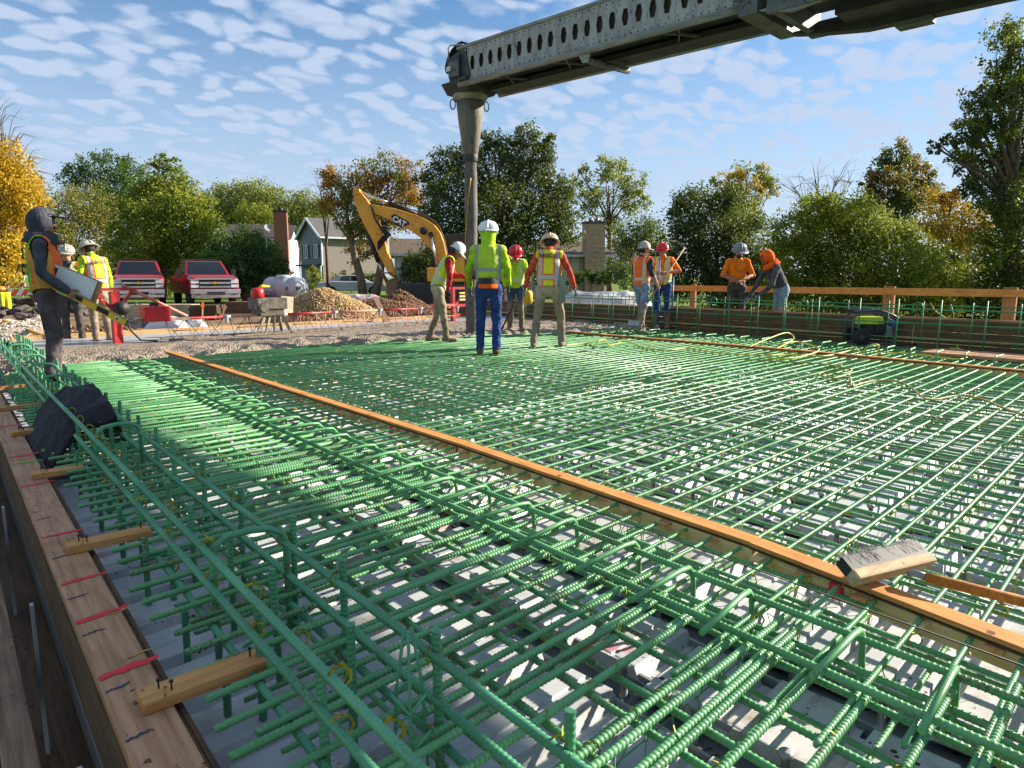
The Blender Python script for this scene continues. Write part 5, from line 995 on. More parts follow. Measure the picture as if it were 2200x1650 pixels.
# sedan, side view, rear to the left
SD = thing('sedan_car', 'white sedan parked in front of the grey house', 'car', at(758, 49, -0.15), math.atan2(-RT[1], -RT[0]) + R(14))
WHT = M('car_white', S(206, 210, 216), S(194, 198, 206), 2, 0.25, spec=0.7)
low = [(2.35, 0.32), (2.4, 0.62), (2.32, 0.9), (1.55, 0.98), (1.2, 1.0), (-1.1, 0.95), (-1.3, 0.93), (-2.1, 0.78), (-2.35, 0.6), (-2.38, 0.3)]
b = MB(); b.prism(low, 1, -0.86, 0.86); bevel(b.build('body', WHT, SD), 0.06)
hi = [(1.6, 0.97), (0.95, 1.36), (0.2, 1.43), (-0.45, 1.38), (-1.25, 0.94)]
b = MB(); b.prism(hi, 1, -0.70, 0.70); bevel(b.build('roof', WHT, SD), 0.05)
for y in (-0.705, 0.705):
    for q in ([(0.9, 1.02), (0.72, 1.33), (0.22, 1.37), (0.16, 1.0)], [(0.1, 1.0), (0.14, 1.37), (-0.42, 1.32), (-0.95, 1.0)]):
        b = MB(); b.prism(q, 1, y - 0.006, y + 0.006); b.build('side_window', CGL, SD)
b = MB(); b.add([(1.56, -0.6, 1.01), (1.56, 0.6, 1.01), (0.99, 0.58, 1.36), (0.99, -0.58, 1.36)], [(0, 1, 2, 3)]); b.build('rear_window', CGL, SD)
for s in (-1, 1):
    for x in (1.45, -1.4):
        b = MB(); b.lathe((0, 0, 0), [(0.18, -0.1), (0.30, -0.1), (0.33, -0.06), (0.33, 0.06), (0.30, 0.1), (0.18, 0.1)], 20, (0, 1, 0)); o = b.build('wheel', TYRE, SD, (x, s * 0.79, 0.33)); b = MB(); b.lathe((0, s * 0.08, 0), [(0.2, 0), (0.1, 0.02 * s), (0, 0.03 * s)], 14, (0, 1, 0)); b.build('rim', RIM, o)
    b = MB(); b.box((2.33, s * 0.66, 0.78), (0.1, 0.3, 0.13)); b.build('tail_light', M('tail_red', S(170, 20, 24), S(140, 16, 20), 6, 0.3), SD)
    b = MB(); b.box((0.5, s * 0.865, 0.82), (0.16, 0.02, 0.03)); b.build('door_handle', CHR, SD)
b = MB(); b.box((2.41, 0, 0.62), (0.03, 0.32, 0.16)); b.build('number_plate', TRIM, SD)
# water tank on trailer
TK = thing('water_tank_trailer', 'white plastic water tank lettered WATER on a low trailer', 'water tank', at(620, 33.5, -0.42), math.atan2(RT[1], RT[0]))
TKW = M('tank_white', S(188, 192, 196), S(164, 168, 174), 3, 0.5)
b = MB(); b.lathe((-0.98, 0, 0.98), [(0, 0), (0.35, 0.02), (0.53, 0.08), (0.58, 0.2), (0.58, 0.56), (0.52, 0.60), (0.52, 0.68), (0.58, 0.72), (0.58, 1.28), (0.52, 1.33), (0.52, 1.42), (0.58, 1.46), (0.58, 1.76), (0.52, 1.9), (0.33, 1.96), (0, 1.98)], 26, (1, -0.25, 0)); b.build('tank', TKW, TK)
b = MB(); b.lathe((-0.1, -0.2, 1.48), [(0.36, 0), (0.36, 0.12), (0.30, 0.17), (0, 0.17)], 18); b.build('tank_lid', TKW, TK)
text_mesh('tank_letters', 'WATER', 0.26, BLACK, TK, (0.55, -0.93, 1.0), (math.pi / 2, 0, R(-14)), 0.003, 0.008)
b = MB()
for z in (0.42, 0.86):
    b.box((-0.8, -0.78, z), (0.5, 0.03, 0.03)); b.box((-0.8, -0.5, z), (0.5, 0.03, 0.03))
for x in (-1.05, -0.55):
    for y in (-0.78, -0.5): b.box((x, y, 0.64), (0.03, 0.03, 0.44))
b.build('pump_frame', BLACK, TK); b = MB(); b.box((-0.8, -0.64, 0.58), (0.3, 0.2, 0.24)); b.cyl((-0.7, -0.76, 0.62), (-0.7, -0.7, 0.62), 0.1); b.build('pump', M('pump_grey', S(110, 104, 104), S(70, 56, 56), 9), TK)
RUST = M('rust', S(130, 76, 50), S(84, 52, 40), 5, 0.8, 0.1, 0.3)
b = MB(); b.box((-0.4, 0, 0.32), (4.4, 1.5, 0.14)); b.box((-2.3, -0.6, 0.26), (1.4, 0.1, 0.1)); b.build('trailer_bed', RUST, TK)
b = MB(); b.box((-2.1, 0.3, 0.5), (0.2, 0.2, 0.5)); b.build('stake_post', RUST, TK)
for x in (-1.6,): 
    b = MB(); b.lathe((x, -0.8, 0.3), [(0.15, -0.1), (0.34, -0.1), (0.38, 0), (0.34, 0.1), (0.15, 0.1)], 18, (0, 1, 0)); b.build('trailer_wheel', TYRE, TK)
# ================================================================== piles
def heap(name, label, cat, c, rx, ry, h, rz, m, seed, n=44, rough=0.10, kinds=1.0, mtl2=None):
    g = np.linspace(-1, 1, n); X, Y = np.meshgrid(g, g, indexing='ij'); d = np.sqrt(X ** 2 + Y ** 2); Z = np.clip(1 - d ** 1.25, -0.12, 1) * h * (0.8 + 0.45 * fbm(X * 2 + seed, Y * 2, 3, seed)) + (fbm(X * 11, Y * 11, 3, seed + 3) - 0.45) * rough * np.clip(1.3 - d, 0, 1)
    V = np.stack([X * rx, Y * ry, Z], -1).reshape(-1, 3); I = np.arange(n * n).reshape(n, n); Q = np.stack([I[:-1, :-1], I[1:, :-1], I[1:, 1:], I[:-1, 1:]], -1).reshape(-1, 4)
    o = link(name, np_mesh(name, V, Q, m, True), None, c, (0, 0, rz)); return tag(o, label, cat)
def stones(name, parent, c, rx, ry, h, N, s, m, seed, rz):
    """small stones scattered over a heap, one mesh of kind stuff"""
    q = rng.uniform(-1, 1, size=(N * 2, 2)); q = q[(q ** 2).sum(1) < 1][:N]; N = len(q); d = np.sqrt((q ** 2).sum(1)); z = (1 - d ** 1.25) * h * (0.8 + 0.45 * fbm(q[:, 0] * 2 + seed, q[:, 1] * 2, 3, seed)); P = np.stack([q[:, 0] * rx, q[:, 1] * ry, z], -1)
    B = np.array([(1, 0, 0), (-1, 0, 0), (0, 1, 0), (0, -1, 0), (0, 0, 1), (0, 0, -1)], float); Fb = np.array([(0, 2, 4), (2, 1, 4), (1, 3, 4), (3, 0, 4), (2, 0, 5), (1, 2, 5), (3, 1, 5), (0, 3, 5)])
    V = P[:, None, :] + (B[None] * rng.uniform(0.4, 1.2, size=(N, 6, 1))) * (s * rng.uniform(0.5, 1.3, size=(N, 1, 1))) ; V += rng.normal(size=V.shape) * s * 0.15
    Q = (np.arange(N)[:, None, None] * 6 + Fb[None]).reshape(-1, 3); o = link(name, np_mesh(name, V.reshape(-1, 3), Q, m), parent); o['kind'] = 'stuff'; return o
def stone_mat(name, cols):
    m, n, l, b = nodes(name); g = n.new('ShaderNodeNewGeometry'); r = n.new('ShaderNodeValToRGB'); e = r.color_ramp.elements; e[0].color = cols[0]; e[1].color = cols[2]; q = e.new(0.5); q.color = cols[1]; l.new(g.outputs['Random Per Island'], r.inputs[0]); l.new(r.outputs[0], b.inputs['Base Color']); b.inputs['Roughness'].default_value = 0.9; MATS[name] = m; return m
GST = stone_mat('gravel_stone', [S(120, 92, 58), S(176, 142, 92), S(212, 184, 134)]); GBASE = M('gravel_base', S(150, 118, 76), S(104, 80, 52), 9, 0.95, 0, 0.8); DST = stone_mat('dirt_clod', [S(66, 46, 32), S(110, 80, 54), S(150, 112, 74)]); DBASE = M('dirt_base', S(120, 88, 60), S(76, 54, 38), 5, 0.95, 0, 0.9)
RZ = math.atan2(RT[1], RT[0])
c = at(700, 19.3, -0.05); o = heap('gravel_pile', 'tan gravel pile behind the middle of the truss screed', 'gravel pile', c, 1.75, 1.3, 0.95, RZ, GBASE, 4); stones('gravel_stones', o, c, 1.75, 1.3, 0.95, 7000, 0.032, GST, 4, RZ)
c = at(815, 20.2, -0.05); o = heap('dirt_pile', 'brown dirt and gravel pile under the excavator bucket', 'dirt pile', c, 2.0, 1.2, 0.62, RZ, DBASE, 8); stones('dirt_clods', o, c, 2.0, 1.2, 0.62, 4500, 0.04, DST, 8, RZ)
c = at(860, 23.0, -0.05); o = heap('dirt_pile', 'small dark dirt heap directly around the excavator bucket', 'dirt pile', c, 1.3, 1.0, 0.75, RZ, DBASE, 12); stones('dirt_clods', o, c, 1.3, 1.0, 0.75, 2500, 0.045, DST, 12, RZ)
def sheet(name, label, c, rx, ry, h, rz, m, seed, cat='tarp'):
    n = 40; g = np.linspace(-1, 1, n); X, Y = np.meshgrid(g, g, indexing='ij'); Z = np.clip(1 - np.abs(X) ** 4, 0, 1) * np.clip(1 - np.abs(Y) ** 3, 0, 1) * h * (0.72 + 0.6 * fbm(X * 2.2 + 5, Y * 2.2, 3, seed)) + (np.abs(fbm(X * 5, Y * 5, 3, seed + 2) - 0.45)) * h * 0.35
    V = np.stack([X * rx, Y * ry, Z], -1).reshape(-1, 3); I = np.arange(n * n).reshape(n, n); Q = np.stack([I[:-1, :-1], I[1:, :-1], I[1:, 1:], I[:-1, 1:]], -1).reshape(-1, 4); return tag(link(name, np_mesh(name, V, Q, m, True), None, c, (0, 0, rz)), label, cat)
TARP = M('tarp_white', S(214, 210, 208), S(180, 174, 172), 2, 0.7, 0, 0.3, stretch=(1, 1, 3)); TARPP = M('tarp_pink', S(196, 176, 172), S(150, 132, 128), 3, 0.7, 0, 0.4)
sheet('tarp_pile', 'crumpled pinkish tarp heap behind the gravel pile', at(770, 22.5, -0.05), 1.15, 0.7, 0.62, RZ, TARPP, 3)
sheet('insulating_blanket', 'long white insulating blanket draped beyond the right rebar cage', at(1290, 19.5, -0.1), 1.75, 0.55, 0.78, RZ + 0.12, TARP, 6, 'blanket')
sheet('plastic_bag', 'small white plastic bag lying behind the truss screed', at(421, 15.6, 0.0), 0.22, 0.16, 0.2, RZ, TARP, 9, 'bag'); sheet('cloth_heap', 'dirty white cloth heap right of the red end post', at(360, 15.2, 0.0), 0.42, 0.25, 0.26, RZ, TARP, 10, 'cloth'); sheet('cloth_heap', 'grey stained cloth heap behind the red box', at(315, 15.6, 0), 0.4, 0.25, 0.26, RZ, M('cloth_grey', S(170, 160, 150), S(70, 64, 60), 6, 0.9), 11, 'cloth')
# rubble at left
RUB = M('rubble', S(206, 190, 170), S(150, 134, 116), 3, 0.95, 0, 0.5); RUBD = M('rubble_dark', S(104, 92, 82), S(62, 54, 50), 4, 0.95, 0, 0.5)
def rock(seed, s):
    r = np.random.default_rng(seed); bm = bmesh.new(); bmesh.ops.create_icosphere(bm, subdivisions=1, radius=1)
    for v in bm.verts: v.co = Vector(np.array(v.co) * r.uniform(0.65, 1.2) * np.array(s))
    me = bpy.data.meshes.new('rock'); bm.to_mesh(me); bm.free(); return me
RP = thing('rubble_pile', 'pile of broken asphalt and pale concrete rubble at the left edge', 'rubble', at(45, 17, -0.05))
for k in range(46):
    u, v_ = random.uniform(-1, 1), random.uniform(-0.6, 0.9); dark = v_ > 0.05; s = random.uniform(0.12, 0.34); me = rock(k, (s, s * random.uniform(0.6, 1), s * random.uniform(0.25, 0.6))); me.materials.append(RUBD if dark else RUB)
    p = RT * (u * 1.15 - 0.1) + FWH * v_ * 1.6; link('rubble_piece', me, RP, (p[0], p[1], 0.02 + max(0, v_ + 0.15) * 0.75 * (1 - abs(u) * 0.6) + random.uniform(0, 0.06)), (random.uniform(-.5, .5), random.uniform(-.5, .5), random.uniform(0, 6)))
c = at(60, 14.6, -0.1); o = heap('rubble_heap', 'pale crushed concrete spoil below the rubble pile at left', 'spoil', c, 1.5, 1.2, 0.34, RZ, RUB, 15, rough=0.16); stones('spoil_stones', o, c, 1.5, 1.2, 0.34, 1500, 0.04, stone_mat('spoil_stone', [S(120, 104, 88), S(180, 164, 144), S(214, 200, 182)]), 15, RZ)
c = at(190, 14.8, -0.12); o = heap('dirt_pile', 'low brown dirt bank behind the men at left', 'dirt pile', c, 1.6, 0.8, 0.25, RZ, DBASE, 17); stones('dirt_clods', o, c, 1.6, 0.8, 0.25, 1800, 0.035, DST, 17, RZ)
# lumber stacks
def lumber(label, px, t, L, W, H, m, rz=0.0, z=-0.1, rows=5, cols=4):
    T = thing('lumber_stack', label, 'lumber', at(px, t, z), RZ + rz)
    for r_ in range(rows):
        for c_ in range(cols):
            b = MB(); b.box((0, 0, 0), (L + random.uniform(-0.1, 0.1), W / cols - 0.008, H / rows - 0.006)); b.build('board', m, T, (random.uniform(-0.05, 0.05), -W / 2 + (c_ + 0.5) * W / cols, (r_ + 0.5) * H / rows))
    return T
lumber('pale stack of boards in front of the right red pickup', 355, 21, 1.9, 0.6, 0.42, wood('lumber_pale', S(206, 190, 156), S(170, 150, 116), 0)); lumber('dark short stack of timber behind the screed engine', 448, 20.5, 0.8, 0.6, 0.42, wood('lumber_dark', S(96, 74, 56), S(66, 50, 40), 0)); lumber('rusty brown stack of timber left of the water tank trailer', 555, 25, 2.0, 0.8, 0.36, wood('lumber_rust', S(140, 100, 70), S(92, 62, 46), 0))
T = thing('loose_plank', 'single grey plank leaning on the dirt behind the truss screed', 'plank', at(820, 17.6, 0)); b = MB(); p, q = at(806, 17.8, 0.62) - T.location, at(832, 17.0, 0.0) - T.location; b.bar(p, q, 0.14, 0.04); b.build('board', wood('plank_grey', S(150, 120, 96), S(110, 86, 70), 0), T)
# barricades and marker at the far left
ORS = M('stripe_orange', S(236, 96, 40), S(220, 80, 34), 4, 0.5); WHS = M('stripe_white', S(236, 234, 228), S(214, 212, 206), 4, 0.5)
def barricade(label, px, t, L, z0, rows, rz=0.0):
    T = thing('barricade', label, 'barricade', at(px, t, -0.1), RZ + rz, 'striped road barricades')
    for r_ in range(rows):
        z = z0 + 0.36 * r_; b = MB(); b.box((0, 0, z), (L, 0.03, 0.2)); bd_ = b.build('board', WHS, T); k = -L / 2
        while k < L / 2 - 0.25:
            b = MB(); b.prism([(k, z - 0.099), (k + 0.16, z - 0.099), (k + 0.30, z + 0.099), (k + 0.14, z + 0.099)], 1, -0.018, -0.0155); b.build('stripe', ORS, bd_); k += 0.32
    for s in (-1, 1): b = MB(); b.box((s * L * 0.4, 0.03, z0 * 0.5 + 0.2 * rows), (0.05, 0.04, z0 + 0.5 * rows)); b.build('leg', STEEL, T)
    return T
barricade('striped orange and white barricade board nearest at the far left', 35, 22, 1.5, 0.75, 1, 0.1); barricade('two board striped barricade further back at the far left', 15, 34, 1.9, 0.85, 2, 0.05)
T = thing('marker_post', 'yellow safety vest hung on a post with an orange lamp at the far left', 'marker', at(8, 19, -0.1)); b = MB(); b.box((0, 0, 0.4), (0.05, 0.05, 0.95)); b.build('post', STEEL, T); b = MB(); b.lathe((0, 0, 0.87), [(0, 0), (0.12, 0.0), (0.13, 0.04), (0.1, 0.1), (0, 0.12)], 12); b.build('lamp', M('lamp_orange', S(240, 150, 40), S(220, 120, 30), 5, 0.3), T)
b = MB(); V = []; n = 10
for i in range(n):
    for j in range(n): V.append((-0.02 + 0.24 * i / (n - 1), -0.05 - 0.03 * math.sin(i * 1.3) * (j / n), 0.82 - 0.55 * j / (n - 1)))
b.add(V, [(i * n + j, (i + 1) * n + j, (i + 1) * n + j + 1, i * n + j + 1) for i in range(n - 1) for j in range(n - 1)], True); o = b.build('hung_vest', M('vest_hung', S(222, 228, 40), S(190, 196, 30), 5, 0.7), T); sm_ = o.modifiers.new('solid', 'SOLIDIFY'); sm_.thickness = 0.012
T = thing('silt_fence', 'low grey silt fence behind the tarp heap and the white sedan', 'fence', at(790, 27, -0.1), RZ)
for k in range(7):
    b = MB(); b.box((k * 0.62 - 1.9, 0, 0.22), (0.61, 0.02, 0.44)); b.build('fabric', M('silt_fabric', S(112, 116, 118), S(84, 88, 92), 3, 0.9, 0, 0.4), T); b = MB(); b.box((k * 0.62 - 2.2, -0.03, 0.28), (0.03, 0.03, 0.62)); b.build('stake', WOODZ, T)
T = thing('survey_stake', 'wooden stake with orange ribbon behind the truss screed', 'stake', at(437, 15.9, 0)); b = MB(); b.box((0, 0, 0.28), (0.035, 0.02, 0.56), (0, 0.08, 0)); b.build('stake', WOODZ, T); b = MB(); b.prism([(-0.03, 0.46), (0.05, 0.44), (0.02, 0.6)], 1, -0.016, -0.012); b.build('ribbon', ORS, T)
# ================================================================== people
SKIN = M('skin', S(196, 142, 112), S(176, 122, 94), 12, 0.6); SKIND = M('skin_tan', S(166, 112, 82), S(146, 96, 70), 12, 0.6); HAIR = M('hair', S(40, 30, 24), S(28, 22, 18), 30, 0.7)
EYE = M('eye_dark', S(30, 24, 22), S(20, 18, 16), 9, 0.3)
def cloth(name, c1, c2=None, mud=None, low=0.0):
    """woven cloth with folds; optional mud rising from the hem"""
    if name in MATS: return MATS[name]
    m, n, l, b = nodes(name); t = n.new('ShaderNodeTexCoord'); v = t.outputs['Object']; c2 = c2 or tuple(x * 0.8 for x in c1[:3]) + (1,)
    a = tex(n, l, 'ShaderNodeTexNoise', 9, v, Detail=5); col = mixc(n, l, rng_map(n, l, a.outputs['Fac'], 0.35, 0.65), c1, c2)
    if mud:
        sp = n.new('ShaderNodeSeparateXYZ'); l.new(v, sp.inputs[0]); q = tex(n, l, 'ShaderNodeTexNoise', 13, v, Detail=6, Roughness=0.7); ad = n.new('ShaderNodeMath'); ad.operation = 'MULTIPLY_ADD'; l.new(q.outputs['Fac'], ad.inputs[0]); ad.inputs[1].default_value = -0.5; l.new(sp.outputs[2], ad.inputs[2])
        col = mixc(n, l, rng_map(n, l, ad.outputs[0], low - 0.26, low - 0.14, 0.85, 0), col, mud)
    l.new(col, b.inputs['Base Color']); b.inputs['Roughness'].default_value = 0.85; b.inputs['Specular IOR Level'].default_value = 0.2
    mp = n.new('ShaderNodeMapping'); mp.inputs['Scale'].default_value = (1, 1, 0.45); l.new(v, mp.inputs[0]); w = tex(n, l, 'ShaderNodeTexNoise', 13, mp.outputs[0], Detail=3, Roughness=0.55, Distortion=0.8)
    bp = n.new('ShaderNodeBump'); bp.inputs['Strength'].default_value = 0.7; bp.inputs['Distance'].default_value = 0.03; l.new(w.outputs['Fac'], bp.inputs['Height']); l.new(bp.outputs[0], b.inputs['Normal']); MATS[name] = m; return m
MUD = S(140, 124, 102)
def vest_mat(name, base, border, stripe=S(178, 178, 172), xs=0.115, zs=(0.16, ), hem=None, hw=0.026, dirty=None, front=None):
    """safety vest: reflective bands placed in the torso frame (attribute tc: x across, z along the spine from the hips)"""
    m, n, l, b = nodes(name); at_ = n.new('ShaderNodeAttribute'); at_.attribute_name = 'tc'; sp = n.new('ShaderNodeSeparateXYZ'); l.new(at_.outputs['Vector'], sp.inputs[0])
    def absd(o, c):
        s = n.new('ShaderNodeMath'); s.operation = 'SUBTRACT'; l.new(o, s.inputs[0]); s.inputs[1].default_value = c; a = n.new('ShaderNodeMath'); a.operation = 'ABSOLUTE'; l.new(s.outputs[0], a.inputs[0]); return a.outputs[0]
    ax = n.new('ShaderNodeMath'); ax.operation = 'ABSOLUTE'; l.new(sp.outputs[0], ax.inputs[0]); ds = [absd(ax.outputs[0], xs)] + [absd(sp.outputs[2], z) for z in zs]; d = ds[0]
    for q in ds[1:]: mn = n.new('ShaderNodeMath'); mn.operation = 'MINIMUM'; l.new(d, mn.inputs[0]); l.new(q, mn.inputs[1]); d = mn.outputs[0]
    nz = tex(n, l, 'ShaderNodeTexNoise', 7, at_.outputs['Vector'], Detail=5); col = mixc(n, l, rng_map(n, l, nz.outputs['Fac'], 0.4, 0.7, 0, 0.7), base, dirty or tuple(x * 0.72 for x in base[:3]) + (1,))
    if front is not None: col = mixc(n, l, rng_map(n, l, sp.outputs[1], 0.02, 0.03), col, front)
    if border is not None: col = mixc(n, l, rng_map(n, l, d, hw * 1.9, hw * 1.9 + 0.003, 1, 0), col, border)
    col = mixc(n, l, rng_map(n, l, d, hw, hw + 0.003, 1, 0), col, stripe); l.new(col, b.inputs['Base Color']); b.inputs['Roughness'].default_value = 0.7
    w = tex(n, l, 'ShaderNodeTexNoise', 8, at_.outputs['Vector'], Detail=3, Distortion=0.8); bp = n.new('ShaderNodeBump'); bp.inputs['Strength'].default_value = 0.6; bp.inputs['Distance'].default_value = 0.03; l.new(w.outputs['Fac'], bp.inputs['Height']); l.new(bp.outputs[0], b.inputs['Normal']); MATS[name] = m; return m
def seg_dist(P, a, b, ra, rb, sq):
    a, b = np.array(a), np.array(b); d = b - a; L2 = max(1e-9, d @ d); t = np.clip(((P - a) @ d) / L2, 0, 1); c = a + t[:, None] * d; q = P - c
    if sq is not None: q = q / np.array(sq)
    return np.linalg.norm(q, axis=1) - (ra + (rb - ra) * t)
def person(label, px, t, phi, z=0.0, H=1.78, lean=0, roll=0, head=(0, 0), J=None, mats=None, vest=None, helmet=None, hood=None, hands='skin', skin=SKIN, boots=None, group='construction workers', vest_z=(0.0, 0.56), loc=None, extra=None, glasses=False, gaiter=None, cap=False, beard=False, torso_w=1.0, vest_off=0.014, vest_x=.205):
    """local frame: faces +y, right hand +x; returns (root, joints, spine frame)"""
    k = H / 1.78; L = Vector(loc) if loc is not None else at(px, t, z); root = thing('person', label, 'person', L, -(YAW + R(phi)), group)
    D = dict(hipR=(.095, 0, .93), hipL=(-.095, 0, .93), kneeR=(.11, .03, .5), kneeL=(-.11, .03, .5), ankR=(.125, -.02, .09), ankL=(-.125, -.02, .09))
    U = dict(pelvis=(0, 0, 0), chest=(0, 0.0, .34), neck=(0, -.005, .55), shR=(.185, 0, .475), shL=(-.185, 0, .475), elR=(.255, -.03, .20), elL=(-.255, -.03, .20), wrR=(.27, .07, -.04), wrL=(-.27, .07, -.04))
    J = J or {}; U.update({a: b for a, b in J.items() if a in U}); D.update({a: b for a, b in J.items() if a in D})
    rot = Matrix.Rotation(-R(lean), 3, 'X') @ Matrix.Rotation(R(roll), 3, 'Y'); P0 = Vector((0, 0, .97)) if 'pelvis_at' not in J else Vector(J['pelvis_at'])
    U = {a: P0 + rot @ Vector(b) for a, b in U.items()}; Q = {a: Vector(b) for a, b in D.items()}; Q.update(U)
    for a in ('elR', 'elL', 'wrR', 'wrL'):
        if a + '_w' in J: Q[a] = Vector(J[a + '_w'])
    hr = rot @ Matrix.Rotation(-R(head[0]), 3, 'X') @ Matrix.Rotation(R(head[1]), 3, 'Z') if lean < 60 else rot
    hr = Matrix.Rotation(-R(lean * 0.6), 3, 'X') @ Matrix.Rotation(R(head[1]), 3, 'Z') @ Matrix.Rotation(-R(head[0]), 3, 'X'); hc = Q['neck'] + hr @ Vector((0, .025, .155))
    for a in Q: Q[a] = Q[a] * k
    hc = hc * k; Q['head'] = hc
    mt = mats; top, slv, frm, pant, shin, foot, nk = (mt[x] for x in ('top', 'sleeve', 'fore', 'pants', 'shin', 'foot', 'neck'))
    ML = []
    def mi(m):
        if m not in ML: ML.append(m)
        return ML.index(m)
    B = []                                            # bones: a, b, ra, rb, squash, material, region
    tw = torso_w
    def bone(a, b, ra, rb, m, reg, sq=None): B.append((Q[a] if isinstance(a, str) else Vector(a), Q[b] if isinstance(b, str) else Vector(b), ra * k, rb * k, sq, mi(m), reg))
    mid = Q['pelvis'].lerp(Q['chest'], 0.45)
    bone(Q['pelvis'] - (Q['chest'] - Q['pelvis']) * 0.12, Q['pelvis'] + (Q['chest'] - Q['pelvis']) * 0.12, .118 * tw, .118 * tw, pant, 'hip', (1.32, 1.0, 1.0)); bone(Q['pelvis'] + (Q['chest'] - Q['pelvis']) * 0.3, Q['pelvis'].lerp(Q['chest'], 0.85), .122 * tw, .128 * tw, top, 'torso', (1.32, .98, 1.0))
    bone(Q['pelvis'].lerp(Q['chest'], 0.9), Q['chest'] + (Q['neck'] - Q['chest']) * 0.45, .132 * tw, .118 * tw, top, 'torso', (1.35, .95, 1.0)); bone('shR', 'shL', .074, .074, top, 'torso'); bone('neck', Q['neck'].lerp(hc, 0.45), .064, .058, nk, 'neck')
    bone(Q['neck'] + (Q['chest'] - Q['neck']) * 0.15, Q['neck'], .09, .075, top if nk is skin else nk, 'torso')
    for s in 'RL':
        bone('hip' + s, 'knee' + s, .098, .07, pant, 'leg'); m_ = Q['knee' + s].lerp(Q['ank' + s], 0.32); bone('knee' + s, m_, .068, .066, pant, 'leg'); bone(m_, 'ank' + s, .067 if shin is not pant else .066, .058 if shin is not pant else .06, shin, 'leg')
        f0 = Q['ank' + s]; fd = Vector((.06 if s == 'R' else -.06, 1, 0)).normalized()
        if (s + 'toe') in J: fd = Vector(J[s + 'toe']).normalized()
        bone(f0 + Vector((0, 0, -.045 * k)) - fd * .035, f0 + fd * .15 * k + Vector((0, 0, -.055 * k)), .05, .042, foot, 'foot', (1.05, 1.05, .8))
        e_ = Q['el' + s]; bone('sh' + s, 'el' + s, .066, .052, slv, 'arm'); bone('el' + s, Q['el' + s].lerp(Q['wr' + s], 0.95), .05, .036 if frm is skin else .043, frm, 'arm')
    # head pieces
    def hp(v): return hc + hr @ (Vector(v) * k)
    bone(hp((0, -.012, .02)), hp((0, .012, .02)), .092, .088, skin, 'head', None); bone(hp((0, .02, -.06)), hp((0, .045, -.075)), .062, .05, skin, 'head'); bone(hp((0, .098, -.005)), hp((0, .118, -.03)), .013, .018, skin, 'head')
    for s in (-1, 1): bone(hp((s * .086, -.005, -.015)), hp((s * .09, -.01, .02)), .018, .02, skin, 'head')
    b = MB()
    for a, c, ra, rb, sq, m_, reg in B:
        d = c - a; n = 5; pts, rs = [], []
        dl = d.normalized() if d.length > 1e-6 else Vector((0, 0, 1))
        for i in range(4): th = math.pi / 2 * (i / 4); pts.append(a - dl * ra * math.cos(th)); rs.append(max(.002, ra * math.sin(th)))
        pts += [a, c]; rs += [ra, rb]
        for i in range(1, 5): th = math.pi / 2 * (i / 4); pts.append(c + dl * rb * math.sin(th)); rs.append(max(.002, rb * math.cos(th)))
        n0 = len(b.v); b.tube(pts, rs, 14)
        if sq:
            o_ = (a + c) / 2
            for i in range(n0, len(b.v)):
                p = Vector(b.v[i]); e = p - o_
                if reg in ('torso', 'hip'):
                    e = rot.transposed() @ e; e = Vector((e.x * sq[0], e.y * sq[1], e.z)); e = rot @ e
                else: e = Vector((e.x * sq[0], e.y * sq[1], e.z * sq[2]))
                b.v[i] = tuple(o_ + e)
    me0 = b.mesh('tmp', [BLACK]); o = bpy.data.objects.new('tmp', me0); COL.objects.link(o)
    r_ = o.modifiers.new('r', 'REMESH'); r_.mode = 'VOXEL'; r_.voxel_size = 0.0135; s_ = o.modifiers.new('s', 'SMOOTH'); s_.factor = 0.5; s_.iterations = 4
    bpy.context.view_layer.update(); me = bpy.data.meshes.new_from_object(o.evaluated_get(bpy.context.evaluated_depsgraph_get())); bpy.data.objects.remove(o)
    N = len(me.vertices); co = np.zeros(N * 3, np.float32); me.vertices.foreach_get('co', co); co = co.reshape(-1, 3).astype(float); no = np.zeros(N * 3, np.float32); me.vertices.foreach_get('normal', no); no = no.reshape(-1, 3)
    nf = len(me.polygons); fc = np.zeros(nf * 3, np.float32); me.polygons.foreach_get('center', fc); fc = fc.reshape(-1, 3).astype(float)
    dist = np.stack([seg_dist(fc, np.array(a), np.array(c), ra, rb, sq) for a, c, ra, rb, sq, m_, reg in B], 1); near = dist.argmin(1); fm_ = np.array([x[5] for x in B])[near]; fr = np.array([x[6] for x in B])[near]
    # cloth folds as real relief
    dv = np.stack([seg_dist(co, np.array(a), np.array(c), ra, rb, sq) for a, c, ra, rb, sq, m_, reg in B], 1).argmin(1); vr = np.array([x[6] for x in B])[dv]; clothy = (vr == 'torso') | (vr == 'leg') | (vr == 'arm') | (vr == 'hip')
    sd_ = abs(hash(label)) % 97 if False else len(label); w = fbm(co[:, 0] * 9 + co[:, 1] * 7 + sd_, co[:, 2] * 13 + co[:, 1] * 5, 3, sd_) - 0.45
    co2 = co + no * (w * 0.034 * clothy)[:, None]
    me.vertices.foreach_set('co', co2.astype(np.float32).ravel()); me.materials.clear()
    # vest shell grown from the torso
    RI = np.array(rot.transposed()); tcv = (co - np.array(Q['pelvis'])) @ RI.T / k
